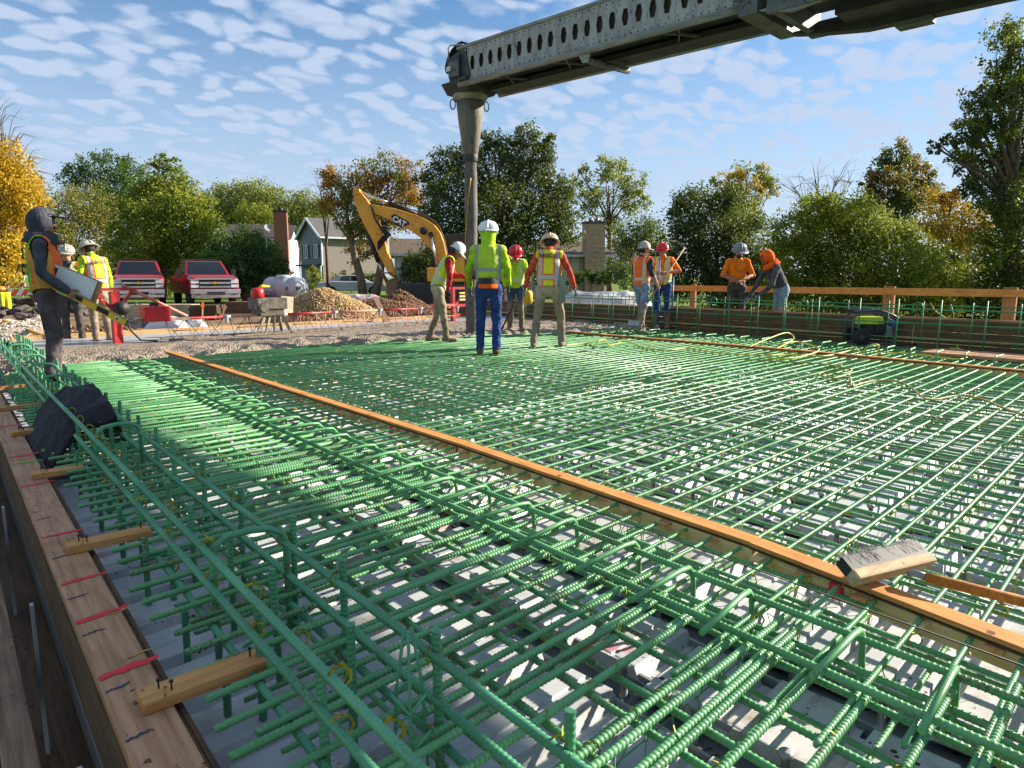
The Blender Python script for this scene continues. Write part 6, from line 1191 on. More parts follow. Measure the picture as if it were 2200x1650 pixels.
    if vest is not None:
        qi = np.zeros(nf, bool); tcf = (fc - np.array(Q['pelvis'])) @ RI.T / k; qi = ((fr == 'torso') | (fr == 'hip')) & (tcf[:, 2] > vest_z[0] - 0.02) & (tcf[:, 2] < vest_z[1]) & (np.abs(tcf[:, 0]) < vest_x)
        fr_open = (tcf[:, 1] > 0) & (tcf[:, 2] > 0.33) & (np.abs(tcf[:, 0]) < (tcf[:, 2] - 0.33) * 0.42); qi &= ~fr_open
        polys = [me.polygons[i].vertices[:] for i in np.nonzero(qi)[0]]; vi = sorted({a for q in polys for a in q}); mp = {a: i for i, a in enumerate(vi)}
        vv = co2[vi] + no[vi] * vest_off; vm = bpy.data.meshes.new('safety_vest'); vm.from_pydata([tuple(q) for q in vv], [], [tuple(mp[a] for a in q) for q in polys]); vm.materials.append(vest); vm.polygons.foreach_set('use_smooth', np.ones(len(vm.polygons), bool))
        ta = vm.attributes.new('tc', 'FLOAT_VECTOR', 'POINT'); ta.data.foreach_set('vector', tcv[vi].astype(np.float32).ravel()); vo = link('safety_vest', vm, root); so_ = vo.modifiers.new('solid', 'SOLIDIFY'); so_.thickness = 0.012 if vest_off > .01 else 0.004; so_.offset = 1
        root['_v'] = 1; del root['_v']
    # hands joined to the body mesh
    hm = {'skin': skin}.get(hands, hands); hb = MB(); hb.i = mi(hm)
    for s in 'RL':
        e_, w_ = Q['el' + s], Q['wr' + s]; d = (w_ - e_).normalized(); sg = 1 if s == 'R' else -1; pn = Vector(J.get('palm' + s, (-sg, 0.15, 0))); pn = (pn - d * pn.dot(d)).normalized(); sd2 = d.cross(pn).normalized()
        curl = J.get('curl' + s, 0.45); th_side = sd2 if sd2.y > 0 else -sd2
        c0 = w_ + d * .045 * k; hb.ell(tuple(c0), (.041 * k, .018 * k, .052 * k), 10, 7, Matrix((th_side, pn, d)).transposed())
        for f_ in range(4):
            off = (1.5 - f_) * .019 * k; ln = (.072, .08, .075, .06)[f_] * k; q0 = c0 + th_side * off + d * .035 * k; dd = d; p = q0; pts = [q0 - d * .015]
            for i in range(3): p = p + dd * ln * (.45, .33, .24)[i]; pts.append(p); dd = (dd * math.cos(curl * (1.0 + .2 * i)) + pn * math.sin(curl * (1.0 + .2 * i))).normalized()
            hb.tube(pts, [.0105 * k, .0105 * k, .0095 * k, .008 * k], 7)
        q0 = c0 + th_side * .03 * k - d * .02 * k; p1 = q0 + (th_side * .75 + d * .6).normalized() * .04 * k; p2 = p1 + (d * .8 + pn * .6).normalized() * .03 * k; hb.tube([q0, p1, p2], [.014 * k, .0115 * k, .009 * k], 7)
    # face: eyes, brows, mouth
    if not glasses:
        hb.i = mi(EYE)
        for s in (-1, 1): hb.ell(tuple(hp((s * .034, .088, .012))), (.013 * k, .008 * k, .008 * k), 8, 5, hr)
    hb.i = mi(M('lips', S(150, 92, 80), S(130, 80, 70), 9, 0.5)); hb.ell(tuple(hp((0, .091, -.072))), (.024 * k, .008 * k, .007 * k), 8, 5, hr)
    hb.i = mi(HAIR)
    for s in (-1, 1): hb.ell(tuple(hp((s * .034, .092, .030))), (.02 * k, .006 * k, .005 * k), 8, 4, hr)
    hm_ = hb.mesh('tmph', ML); bm = bmesh.new(); 
    for m_ in ML: me.materials.append(m_)
    me.polygons.foreach_set('material_index', fm_.astype(np.int32)); me.polygons.foreach_set('use_smooth', np.ones(nf, bool)); bm.from_mesh(me); bm.from_mesh(hm_); bm.to_mesh(me); bm.free(); me.name = 'body'
    link('body', me, root)
    hmat = hr.to_4x4(); hmat.translation = hc
    def hchild(name, mb, m): o = mb.build(name, m, root); o.matrix_local = hmat @ Matrix.Scale(k, 4); return o
    if not hood and not gaiter:
        b = MB(); b.ell((0, -.022, .022), (.097, .098, .1), 14, 10); b.v = [v if v[1] < .04 or v[2] > .09 else (v[0] * .8, v[1] * .6, v[2]) for v in b.v]; hchild('hair', b, HAIR)
    if beard: b = MB(); b.ell((0, .045, -.085), (.066, .055, .05), 12, 8); hchild('beard', b, HAIR)
    if glasses:
        b = MB()
        for s in (-1, 1): b.ell((s * .034, .099, .012), (.028, .012, .019), 10, 6)
        b.box((0, .104, .016), (.03, .008, .008)); b.box((.082, .05, .016), (.006, .1, .01)); b.box((-.082, .05, .016), (.006, .1, .01)); hchild('sunglasses', b, BLACK)
    if gaiter:
        b = MB(); b.lathe((0, -.01, -.2), [(.12, -.02), (.098, .03), (.092, .09), (.1, .16), (.106, .22), (.1, .27)], 18, sx=1.0, sy=1.05); hchild('neck_gaiter', b, gaiter)
    if hood:
        b = MB(); n, m_ = 22, 16
        V, Fc = [], []
        for i in range(m_ + 1):
            th = math.pi * i / m_
            for j in range(n):
                ph = 2 * math.pi * j / n; V.append((.125 * math.sin(th) * math.cos(ph), .135 * math.sin(th) * math.sin(ph) - .012, .15 * math.cos(th) + .005 - (.03 if i > m_ * .7 else 0)))
        def opening(p): return p[1] > .055 and -.11 < p[2] < .085 and abs(p[0]) < .085
        for i in range(m_):
            for j in range(n):
                q = (i * n + j, (i + 1) * n + j, (i + 1) * n + (j + 1) % n, i * n + (j + 1) % n); c_ = [sum(V[a][x] for a in q) / 4 for x in range(3)]
                if not opening(c_): Fc.append(q)
        b.add(V, Fc, True); b.lathe((0, -.02, -.16), [(.15, -.05), (.125, 0), (.115, .06)], 18, sx=1.15); o = hchild('hood', b, hood); so_ = o.modifiers.new('solid', 'SOLIDIFY'); so_.thickness = .014; so_.offset = 1
    if cap: b = MB(); b.ell((0, .0, .07), (.1, .11, .075), 14, 8); b.box((0, .155, .075), (.15, .12, .012), (R(-8), 0, 0)); hchild('cap', b, BLACK)
    if helmet:
        hm0, full = helmet; b = MB(); prof = [(0, .175), (.045, .17), (.085, .15), (.113, .11), (.124, .06), (.126, .035)]; b.lathe((0, -.005, 0), prof, 22, sx=.98, sy=1.14)
        V = []; n = 26
        for i in range(n):
            a = 2 * math.pi * i / n; fr_ = max(0, math.sin(a)); ext = (.045 if full else .012) + (.03 if full else .055) * fr_ ** 1.5
            for r2, zz in ((0, .036), (ext, .024 - .012 * fr_), (ext, .018 - .012 * fr_), (0, .028)): V.append(((.124 + r2) * math.cos(a) * .98, (.124 + r2) * math.sin(a) * 1.13 - .005, zz))
        b.add(V, [(4 * i + j, 4 * i + (j + 1) % 4, 4 * ((i + 1) % n) + (j + 1) % 4, 4 * ((i + 1) % n) + j) for i in range(n) for j in range(4)], True); hh = hchild('hard_hat', b, hm0)
        b = MB(); V = []
        for i in range(11):
            a = math.pi * (.08 + .84 * i / 10); y_, z_ = .142 * math.cos(a) - .005, .036 + .148 * math.sin(a)
            V += [(-.014, y_, z_ - .012), (-.010, y_ * 1.02, z_ + .002), (.010, y_ * 1.02, z_ + .002), (.014, y_, z_ - .012)]
        b.add(V, [(4 * i + j, 4 * i + j + 1, 4 * i + j + 5, 4 * i + j + 4) for i in range(10) for j in range(3)], True); o = b.build('ridge', hm0, hh)
    return root, Q, rot, k
LIME = S(176, 214, 30); LIMED = S(132, 164, 30); ORG = S(244, 104, 34); REFL = S(176, 178, 176)
C_GREY = cloth('hoodie_grey', S(78, 80, 88), S(60, 62, 70)); C_PANTG = cloth('pants_grey', S(96, 84, 86), S(66, 58, 60)); C_KHAKI = cloth('khaki', S(186, 172, 144), S(150, 136, 112), MUD, 0.75); C_JEAN = cloth('jeans', S(46, 72, 124), S(34, 54, 98)); C_JEANL = cloth('jeans_light', S(136, 158, 180), S(104, 126, 150), MUD, 0.55); C_JEAND = cloth('jeans_mid', S(76, 100, 136), S(58, 78, 110), MUD, 0.6)
C_LIME = cloth('lime_cloth', LIME, LIMED); C_LIMEW = cloth('lime_shirt', S(186, 224, 50), S(150, 186, 40)); C_RED = cloth('hoodie_red', S(190, 44, 56), S(150, 30, 42)); C_SALM = cloth('hoodie_salmon', S(206, 84, 64), S(170, 62, 48)); C_ORG = cloth('orange_shirt', S(240, 132, 30), S(214, 108, 22)); C_ORGF = cloth('orange_hood', S(250, 106, 20), S(226, 84, 14)); C_CHAR = cloth('jacket_charcoal', S(92, 86, 92), S(68, 64, 70)); C_TEE = cloth('tee_grey', S(70, 68, 72), S(52, 50, 54)); C_NAVY = cloth('hoodie_navy', S(66, 70, 92), S(48, 52, 70)); C_DKP = cloth('pants_dark', S(84, 80, 76), S(58, 55, 52))
BOOTM = cloth('boot_muddy', S(92, 82, 70), S(62, 56, 48), S(134, 116, 92), 0.36); BOOTG = cloth('boot_grey', S(122, 116, 108), S(92, 88, 82), MUD, 0.35); BOOTB = cloth('boot_brown', S(120, 92, 62), S(90, 68, 46)); BOOTK = cloth('boot_black', S(50, 46, 44), S(34, 32, 31))
G_BLK = M('glove_black', S(38, 38, 40), S(54, 52, 50), 12, 0.8); G_LIME = M('glove_lime', S(170, 214, 40), S(120, 150, 40), 12, 0.8); G_TAN = M('glove_tan', S(190, 160, 90), S(150, 126, 70), 12, 0.8); G_GREY = M('glove_grey', S(150, 152, 154), S(96, 98, 104), 12, 0.8); G_GRN = M('glove_green', S(90, 110, 92), S(150, 150, 140), 14, 0.8)
H_WHT = M('hat_white', S(232, 232, 230), S(218, 218, 216), 5, 0.3); H_RED = M('hat_red', S(208, 28, 44), S(180, 22, 36), 5, 0.3); H_STK = M('hat_stickers', S(206, 198, 180), S(130, 120, 110), 22, 0.45, c3=S(60, 56, 60), s3=26, t3=0.58); H_GRY = M('hat_grey', S(150, 154, 160), S(92, 94, 102), 26, 0.4, c3=S(60, 70, 96), s3=30, t3=0.57); H_TAN = M('hat_tan', S(214, 196, 170), S(180, 150, 126), 10, 0.4)
V_LO = vest_mat('vest_lime_orange', LIME, ORG, REFL, 0.115, (0.10,)); V_LIME = vest_mat('vest_lime', S(206, 222, 36), None, S(186, 188, 180), 0.10, (0.14,)); V_YO = vest_mat('vest_yellow_orange', S(226, 218, 24), ORG, REFL, 0.12, (0.12,)); V_ORG = vest_mat('vest_orange', S(246, 106, 34), None, S(196, 186, 160), 0.115, (0.12,)); V_MIX = vest_mat('vest_orange_lime', S(246, 120, 30), S(214, 220, 40), S(200, 196, 170), 0.10, (0.12,)); V_W1 = vest_mat('vest_green_orange', S(120, 190, 40), ORG, S(206, 150, 60), 0.165, (0.06,), hw=0.016, front=ORG)
def outfit(top, sleeve=None, fore=None, pants=C_KHAKI, shin=None, foot=BOOTM, neck=None): return dict(top=top, sleeve=sleeve or top, fore=fore or sleeve or top, pants=pants, shin=shin or pants, foot=foot, neck=neck or SKIN)
PEOPLE = {}
# man at left with level and clipboard
PEOPLE[1] = person('man in grey hood and green orange vest holding a yellow level at far left', 120, 7.6, 64, H=1.80, head=(4, -4), mats=outfit(C_GREY, pants=C_PANTG, foot=BOOTK, neck=C_GREY), vest=V_W1, hood=C_GREY, cap=True, hands='skin', skin=SKIND, J=dict(elR=(.27, .0, .20), wrR=(.255, .22, .0), elL=(-.25, .02, .22), wrL=(-.16, .24, .06), palmR=(-1, .2, -.3), curlR=0.75), torso_w=1.08)
PEOPLE[2] = person('man in sticker covered hat and navy hoodie facing the camera behind the hooded man', 162, 12.6, 165, z=-0.08, H=1.72, head=(6, 12), mats=outfit(C_NAVY, pants=C_DKP), vest=V_MIX, helmet=(H_STK, False))
PEOPLE[3] = person('man in lime hoodie and yellow orange vest beside the red end post', 222, 12.2, -62, z=-0.03, H=1.76, lean=10, head=(18, 0), mats=outfit(C_LIMEW, pants=C_KHAKI, shin=BOOTG, foot=BOOTK, neck=C_LIMEW), vest=V_YO, helmet=(H_STK, True), hands=G_GREY, beard=True, J=dict(elL=(-.26, .03, .22), wrL=(-.26, .16, .0), elR=(.26, .02, .2), wrR=(.27, .12, -.03)))
PEOPLE[4] = person('man in red hoodie and lime vest bending beside the drop chute', 943, 12.3, 82, H=1.76, lean=24, head=(24, 0), mats=outfit(C_RED, pants=C_KHAKI, shin=BOOTM, foot=BOOTM, neck=C_RED), vest=V_LIME, helmet=(H_WHT, False), hands=G_BLK, skin=SKIND, J=dict(elR_w=(.28, .2, 1.16), wrR_w=(.28, .16, .90), elL=(-.25, .2, .3), wrL_w=(-.16, .62, 1.14), ankR=(.13, .13, .09), kneeR=(.12, .08, .5), ankL=(-.12, -.16, .09), kneeL=(-.11, .0, .5)))
PEOPLE[5] = person('man in white hard hat and lime jacket with his back turned at centre', 1050, 10.2, 2, H=1.86, head=(4, -3), mats=outfit(C_LIME, pants=C_JEAN, foot=BOOTB, neck=C_LIME), vest=vest_mat('jacket_lime', S(182, 212, 40), None, S(150, 156, 140), 0.155, (0.21,), dirty=S(150, 170, 40)), helmet=(H_WHT, False), gaiter=C_LIMEW, hands=G_BLK, J=dict(elR=(.275, -.02, .21), wrR=(.275, .12, -.0), elL=(-.275, -.02, .20), wrL=(-.27, .14, -.03), ankR=(.11, -.04, .09), ankL=(-.12, .0, .09)), torso_w=1.12, vest_off=0.003, vest_x=.3, vest_z=(0.06, 0.6))
r, Q, rot, k = PEOPLE[5]
b = MB(); b.lathe((0, 0, 1.02 * k), [(.175, -.05), (.182, 0), (.18, .05)], 22, sx=1.12, sy=.86); b.build('back_belt', BLACK, r); b = MB(); b.lathe((0, 0, .985 * k), [(.178, -.06), (.184, -.03), (.178, .0)], 22, sx=1.12, sy=.86); b.build('shirt_hem', C_ORGF, r)
PEOPLE[6] = person('man in red hard hat and lime shirt facing the camera behind the centre man', 1108, 14.4, 186, H=1.74, lean=12, head=(22, 10), mats=outfit(C_LIMEW, pants=C_JEAND, shin=BOOTM, foot=BOOTM), vest=vest_mat('vest_plain_lime', S(190, 226, 50), None, S(200, 206, 160), 0.12, (0.16,)), helmet=(H_RED, False), glasses=True, hands=G_LIME, skin=SKIND, J=dict(elR=(.28, .06, .22), wrR=(.18, .26, .06), elL=(-.28, .06, .2), wrL=(-.24, .2, .0)))
PEOPLE[7] = person('man in salmon hoodie and yellow vest with his back turned right of centre', 1178, 11.3, 8, H=1.80, lean=12, head=(16, 6), mats=outfit(C_SALM, pants=C_KHAKI, shin=BOOTG, foot=BOOTG, neck=C_SALM), vest=V_YO, helmet=(H_TAN, True), hands=G_BLK, J=dict(elR=(.32, -.02, .24), wrR=(.40, .06, .0), elL=(-.32, -.02, .24), wrL=(-.38, .06, .0), hipR=(.11, 0, .93), hipL=(-.11, 0, .93), kneeR=(.19, .1, .5), ankR=(.20, .10, .09), kneeL=(-.18, .0, .5), ankL=(-.22, -.18, .09)), torso_w=1.08)
PEOPLE[8] = person('man in orange vest and pale jeans raising a gloved hand beside a rake', 1376, 14.4, 48, H=1.78, head=(4, -28), mats=outfit(C_TEE, C_TEE, SKIN, pants=C_JEANL, shin=BOOTG, foot=BOOTG), vest=V_ORG, helmet=(H_STK, False), hands=G_TAN, J=dict(elL_w=(-.30, .16, 1.12), wrL_w=(-.34, .34, 1.32), palmL=(0, -1, 0), curlL=.2, elR=(.28, -.04, .2), wrR=(.28, .14, .02), kneeL=(-.12, .16, .5), ankL=(-.14, .22, .09), kneeR=(.1, -.04, .5), ankR=(.12, -.2, .09)))
PEOPLE[9] = person('man in red hard hat and orange shirt holding an upright blue pole', 1421, 15.3, 205, H=1.80, head=(10, -22), mats=outfit(C_ORG, C_ORG, SKIN, pants=C_JEAN, shin=BOOTM, foot=BOOTM), vest=V_MIX, helmet=(H_RED, False), glasses=True, hands=G_GREY, J=dict(elL_w=(-.36, .08, 1.24), wrL_w=(-.06, .32, 1.20), palmL=(.3, .2, 0), curlL=.9, elR=(.26, .0, .2), wrR=(.2, .2, .1)))
PEOPLE[10] = person('bearded man in orange tee shirt and grey hard hat clasping his hands', 0, 0, 188, H=1.80, head=(20, 8), mats=outfit(C_ORG, C_ORG, SKIND, pants=C_DKP), helmet=(H_GRY, True), skin=SKIND, beard=True, glasses=True, loc=(13.0, 8.38, -0.02), J=dict(elR=(.30, .06, .2), wrR=(.06, .26, .08), elL=(-.30, .06, .2), wrL=(-.06, .28, .11), palmR=(0, -.3, -1), palmL=(0, -.3, -1)), torso_w=1.1)
PEOPLE[11] = person('man in bright orange hood and charcoal jacket leaning over the right form', 0, 0, -98, H=1.76, lean=28, head=(12, -8), mats=outfit(C_CHAR, pants=C_JEANL, neck=C_ORGF), hood=C_ORGF, hands=G_GRN, skin=SKIND, loc=(13.02, 7.38, -0.06), J=dict(elR_w=(.28, .40, 1.02), wrR_w=(.24, .56, .80), elL_w=(-.28, .36, 1.04), wrL_w=(-.2, .58, .84)), torso_w=1.15)
def wpt(i, key):
    r, Q, rot, k = PEOPLE[i]; m = Matrix.Translation(r.location) @ Euler(r.rotation_euler).to_matrix().to_4x4(); return m @ (Q[key] if isinstance(key, str) else Vector(key))
def hand_pt(i, s): return wpt(i, 'wr' + s) + (wpt(i, 'wr' + s) - wpt(i, 'el' + s)).normalized() * 0.075
# lettering on backs
def back_text(i, txt, size, zt_, m, xoff=0.0, y=-0.175):
    r, Q, rot, k = PEOPLE[i]; p = Q['pelvis'] + rot @ Vector((xoff, y, zt_)) * k; e = (rot @ Matrix.Rotation(math.pi / 2, 3, 'X')).to_euler(); return text_mesh('back_print', txt, size, m, r, p, e, 0.004, 0.002)
# ------------------------------------------------------------------ things held
YEL = M('level_yellow', S(244, 186, 26), S(226, 164, 20), 3, 0.4)
hp_ = hand_pt(1, 'R'); T = thing('spirit_level', 'long yellow spirit level held slanting by the hooded man', 'level', hp_)
dl = (Vector(RT) * 0.88 + Vector((0, 0, -0.475))).normalized(); fwv = Vector(FWH); a0, a1 = -dl * 0.62, dl * 0.60
def lvl(s0, s1, w, h, m, nm, dn=0.0, off=0.0): b = MB(); n_ = dl.cross(fwv).normalized(); b.bar(dl * s0 + n_ * off - fwv * dn, dl * s1 + n_ * off - fwv * dn, w, h, n_); return b.build(nm, m, T)
nn = dl.cross(fwv).normalized()
for s0, s1 in ((-0.62, -0.30), (-0.12, 0.0), (0.10, 0.26), (0.40, 0.60)): lvl(s0, s1, 0.03, 0.062, YEL, 'frame_web')
for off in (-0.031, 0.031): lvl(-0.62, 0.60, 0.032, 0.01, YEL if off < 0 else M('level_edge', S(170, 150, 60), S(120, 110, 60), 4), 'frame_rail', 0, off)
for s0, s1 in ((-0.30, -0.12), (0.0, 0.10), (0.26, 0.40)): lvl(s0, s1, 0.006, 0.05, BLACK, 'handle_slot')
for s_ in (-0.42, 0.50):
    b = MB(); b.lathe(dl * s_, [(0.0, -0.018), (0.024, -0.018), (0.024, 0.018), (0, 0.018)], 14, -fwv); v_ = b.build('vial', H_WHT, T); b = MB(); b.lathe(dl * s_, [(0.0, 0.0185), (0.013, 0.0185), (0.013, 0.021), (0, 0.021)], 12, -fwv); b.build('vial_glass', BLACK, v_)
lvl(-0.635, -0.62, 0.036, 0.068, BLACK, 'end_cap'); lvl(0.60, 0.612, 0.036, 0.068, BLACK, 'end_cap')
T = thing('clipboard', 'clipboard with white paper under the arm of the hooded man', 'clipboard', hp_ + Vector((0, 0, 0.13)) - Vector(RT) * 0.02 + Vector(FWH) * 0.085); e = Euler((math.pi / 2, R(24), -YAW + R(4)))
b = MB(); b.box((0, 0, 0), (0.52, 0.30, 0.006)); b.build('board', M('board_brown', S(190, 150, 100), S(160, 124, 80), 6), T, (-0.02, 0, -0.02), e); b = MB(); b.box((0, 0, 0), (0.46, 0.28, 0.004)); b.build('paper', M('paper_white', S(232, 232, 230), S(216, 218, 222), 3), T, Vector((-0.04, 0, -0.012)) - fwv * 0.008, e); b = MB(); b.box((-0.2, 0.05, 0), (0.05, 0.09, 0.016)); b.build('clip', BLACK, T, Vector((-0.04, 0, 0)) - fwv * 0.016, e)
# rake of man 8: pole from beside the head down to the left foot
POLEW = M('pole_wood', S(176, 140, 92), S(140, 106, 66), 5, 0.6); hq = hand_pt(8, 'R'); T = thing('rake', 'long wooden handled concrete rake slanting in front of the man in the orange vest', 'rake', hq)
d = (Vector(RT) * 0.56 + Vector((0, 0, 0.83)) + fwv * 0.1).normalized(); b = MB(); b.tube([d * 0.95, d * -0.88], 0.016, 8); b.build('handle', POLEW, T); b = MB(); b.box(tuple(d * -0.90), (0.03, 0.34, 0.1), (0, 0.3, -YAW + 0.5)); b.build('blade', STEEL, T)
BLU = M('pole_blue', S(50, 90, 190), S(40, 74, 160), 5, 0.4); hq = hand_pt(9, 'L'); T = thing('blue_pole_tool', 'blue handled puddling tool held upright by the man in the red hat', 'tool', (hq.x, hq.y, 0)); b = MB(); b.tube([(0, 0, 0.12), (0.0, 0, 1.5)], 0.017, 8); b.build('handle', BLU, T); b = MB()
for k_ in range(4): b.tube([(0, 0, 0.13), ((k_ - 1.5) * 0.04 * RT[0], (k_ - 1.5) * 0.04 * RT[1], 0.0)], 0.008, 5)
b.build('tines', STEEL, T)
q = wpt(9, (-.42, .0, .0)); T = thing('blue_pole_tool', 'second blue pole standing behind the man in the red hat', 'tool', at(1442, 15.6, 0)); b = MB(); b.tube([(0, 0, 0.0), (0.02, 0, 1.15)], 0.018, 8); b.build('handle', M('pole_teal', S(40, 104, 140), S(34, 86, 116), 5, 0.4), T); b = MB(); b.box((0, 0, 0.02), (0.2, 0.04, 0.04)); b.build('foot', STEEL, T)
# vibrator hose of man 6
h1, h2 = hand_pt(6, 'R'), hand_pt(6, 'L'); T = thing('vibrator_hose', 'black vibrator hose held by the man in the red hat and lime shirt', 'hose', (h1.x, h1.y, 0)); sh = wpt(6, 'shR'); O_ = Vector((h1.x, h1.y, 0)); b = MB(); b.tube([sh + Vector((0, 0, 0.1)) - fwv * 0.12 - O_, h1.lerp(sh, 0.5) - fwv * 0.2 - O_, h1 - fwv * 0.04 - O_, (h1 + h2) / 2 + Vector((0, 0, -0.2)) - fwv * 0.05 - O_, Vector((h1.x, h1.y, 0.0)) - Vector(RT) * 0.15 - O_], 0.018, 8); b.build('hose', BLACK, T); b = MB(); b.cyl(Vector((h1.x, h1.y, 0.22)) - Vector(RT) * 0.14 - O_, Vector((h1.x, h1.y, -0.05)) - Vector(RT) * 0.17 - O_, 0.028); b.build('vibrator_head', STEEL, T)
m_ = at(1134, 13.9, 0.70); T = thing('vibrator_motor', 'yellow vibrator motor hanging at the hip behind the salmon hoodie', 'motor', (m_.x, m_.y, 0)); b = MB(); b.lathe((0, 0, 0.58), [(0, 0), (0.08, 0.02), (0.1, 0.08), (0.1, 0.22), (0.07, 0.28), (0, 0.29)], 14); b.build('housing', M('motor_yellow', S(222, 180, 40), S(190, 148, 30), 5, 0.5), T); b = MB(); b.tube([(0, 0, 0.86), (0.05, 0, 1.0), (0, 0, 1.2)], 0.012, 6); b.build('strap', BLACK, T)
hq = hand_pt(7, 'R'); T = thing('hand_float', 'long grey magnesium float held upright by the man in the salmon hoodie', 'float', hq); b = MB(); b.box(tuple(-Vector(RT) * 0.22 + Vector((0, 0, 0.04)) - fwv * 0.1), (0.10, 0.02, 0.44), (0, 0, -YAW)); b.build('blade', M('float_grey', S(140, 146, 128), S(110, 116, 100), 5, 0.5, 0.3), T); b = MB(); b.tube([-Vector(RT) * 0.18 + Vector((0, 0, 0.06)) - fwv * 0.09, Vector((0, 0, 0.02))], 0.014, 6); b.build('handle', POLEW, T)
# white wristband of the hooded man
# ================================================================== small things
# push broom lying on the near rail
c = gp(1905, 1222, 0.09); T = thing('push_broom', 'push broom with dark bristles lying on the near screed rail', 'broom', c)
d = Vector((BD[0], BD[1], 0)); s = Vector((-d.y, d.x, 0)); a, e = gp(1830, 1243, 0.085) - c, gp(1998, 1203, 0.085) - c; d = (e - a).normalized(); hl = (e - a).length; s = Vector((-d.y, d.x, 0)); s = s if s.y > 0 else -s
tilt = (s * 0.85 + Vector((0, 0, 0.53))).normalized(); nrm = d.cross(tilt).normalized()
b = MB(); mid = (a + e) / 2; b.bar(mid - d * hl / 2, mid + d * hl / 2, 0.055, 0.042, tilt); bevel(b.build('head_block', wood('broom_block', S(206, 178, 138), S(168, 136, 96), 0), T), 0.008)
bt = MB(); nb = 900
for i in range(nb):
    p = mid + d * random.uniform(-hl / 2 + 0.008, hl / 2 - 0.008) + nrm * random.uniform(-0.024, 0.024) + tilt * 0.03; q = p + tilt * random.uniform(0.05, 0.066) + d * random.uniform(-0.012, 0.012) + nrm * random.uniform(-0.012, 0.012); w = d * 0.0016
    bt.add([p - w, p + w, q + w * 0.6, q - w * 0.6], [(0, 1, 2, 3)])
bb_ = MB(); bb_.bar(mid - d * (hl / 2 - 0.006) + tilt * 0.045, mid + d * (hl / 2 - 0.006) + tilt * 0.045, 0.046, 0.06, tilt); bb_.build('bristle_core', BLACK, T)
o = bt.build('bristles', M('bristle', S(70, 72, 78), S(36, 36, 40), 40, 0.7), T); o['kind'] = 'stuff'
h0 = gp(1950, 1233, 0.08) - c; h1 = gp(1988, 1240, 0.085) - c; h2 = gp(2330, 1325, 0.07) - c
b = MB(); b.tube([h0, h0.lerp(h1, 0.5) + Vector((0, 0, 0.008)), h1], [0.011, 0.013, 0.016], 8); b.build('socket', STEEL, T); b = MB(); b.tube([h1, h1.lerp(h2, 0.12), h2], [0.0175, 0.019, 0.018], 10); b.build('handle', wood('broom_handle', S(206, 134, 52), S(150, 88, 30), 0), T)
# black jacket draped over the cage
JK = M('jacket_black', S(26, 26, 29), S(16, 16, 18), 14, 0.9, 0, 0.5, bscale=30)
n = 44; g = np.linspace(0, 1, n); Xg, Yg = np.meshgrid(g, g, indexing='ij'); x = 0.34 + Xg * 0.60; yb = 5.2 + Yg * 1.3 + (Xg - 0.5) * 0.12 + (fbm(Xg * 3, Yg * 3, 3, 4) - 0.45) * 0.25
hump = np.interp(Xg, [0, 0.25, 0.42, 0.62, 0.85, 1.0], [-0.10, 0.10, 0.235, 0.30, 0.305, 0.0]); z = hump + (fbm(Xg * 5 + 2, Yg * 5, 3, 8) - 0.45) * 0.13 - 0.10 * np.abs(Yg - 0.5) ** 2 * 2; z = z - np.clip(0.12 - Yg, 0, 1) * 0.9 * (0.4 + fbm(Xg * 4, Yg * 2, 2, 3))
V = np.stack([x, yb, z], -1).reshape(-1, 3); I = np.arange(n * n).reshape(n, n); Q = np.stack([I[:-1, :-1], I[1:, :-1], I[1:, 1:], I[:-1, 1:]], -1).reshape(-1, 4)
o = link('black_jacket', np_mesh('black_jacket', V, Q, JK, True)); m = o.modifiers.new('solid', 'SOLIDIFY'); m.thickness = 0.015; tag(o, 'black jacket draped over the foreground rebar cage', 'jacket')
# pressure washer on the deck edge at right
c = at(1868, 11.9, 0.02); T = thing('pressure_washer', 'grey tube framed pressure washer standing by the right rebar cage', 'pressure washer', c, math.atan2(RT[1], RT[0]) - 0.15)
GF = M('washer_grey', S(92, 96, 100), S(70, 74, 78), 6, 0.5); LIMEP = M('washer_lime', S(196, 214, 60), S(170, 190, 50), 5, 0.5)
for y in (-0.2, 0.2):
    b = MB(); b.tube([(-0.34, y, 0.05), (-0.35, y, 0.42), (-0.28, y, 0.5), (0.02, y, 0.52), (0.16, y, 0.46), (0.26, y, 0.36), (0.33, y, 0.02), (0.2, y, 0.0), (-0.3, y, 0.0)], 0.022, 8); b.build('frame_tube', GF, T)
    b = MB(); b.tube([(-0.36, y, 0.54), (0.05, y, 0.56), (0.25, y, 0.48), (0.36, y, 0.42)], 0.026, 8); b.build('handle_tube', GF, T)
b = MB(); b.box((-0.36, 0, 0.54), (0.05, 0.42, 0.05)); b.build('handle_grip', BLACK, T)
b = MB(); b.box((-0.05, 0, 0.38), (0.44, 0.3, 0.13), taper=0.85); bevel(b.build('shroud', LIMEP, T), 0.02); b = MB(); b.box((0.02, 0, 0.2), (0.32, 0.3, 0.22)); b.lathe((0.1, -0.17, 0.24), [(0, 0), (0.09, 0), (0.09, 0.03), (0, 0.03)], 14, (0, -1, 0)); bevel(b.build('engine', BLACK, T), 0.02)
b = MB(); b.box((0.24, -0.05, 0.2), (0.16, 0.14, 0.16)); bevel(b.build('pump', M('pump_alu', S(170, 172, 170), S(120, 122, 120), 9, 0.4, 0.5), T), 0.02); b = MB(); b.ell((0.34, -0.02, 0.32), (0.06, 0.06, 0.08), 10, 8); b.build('inlet_cap', BLU, T)
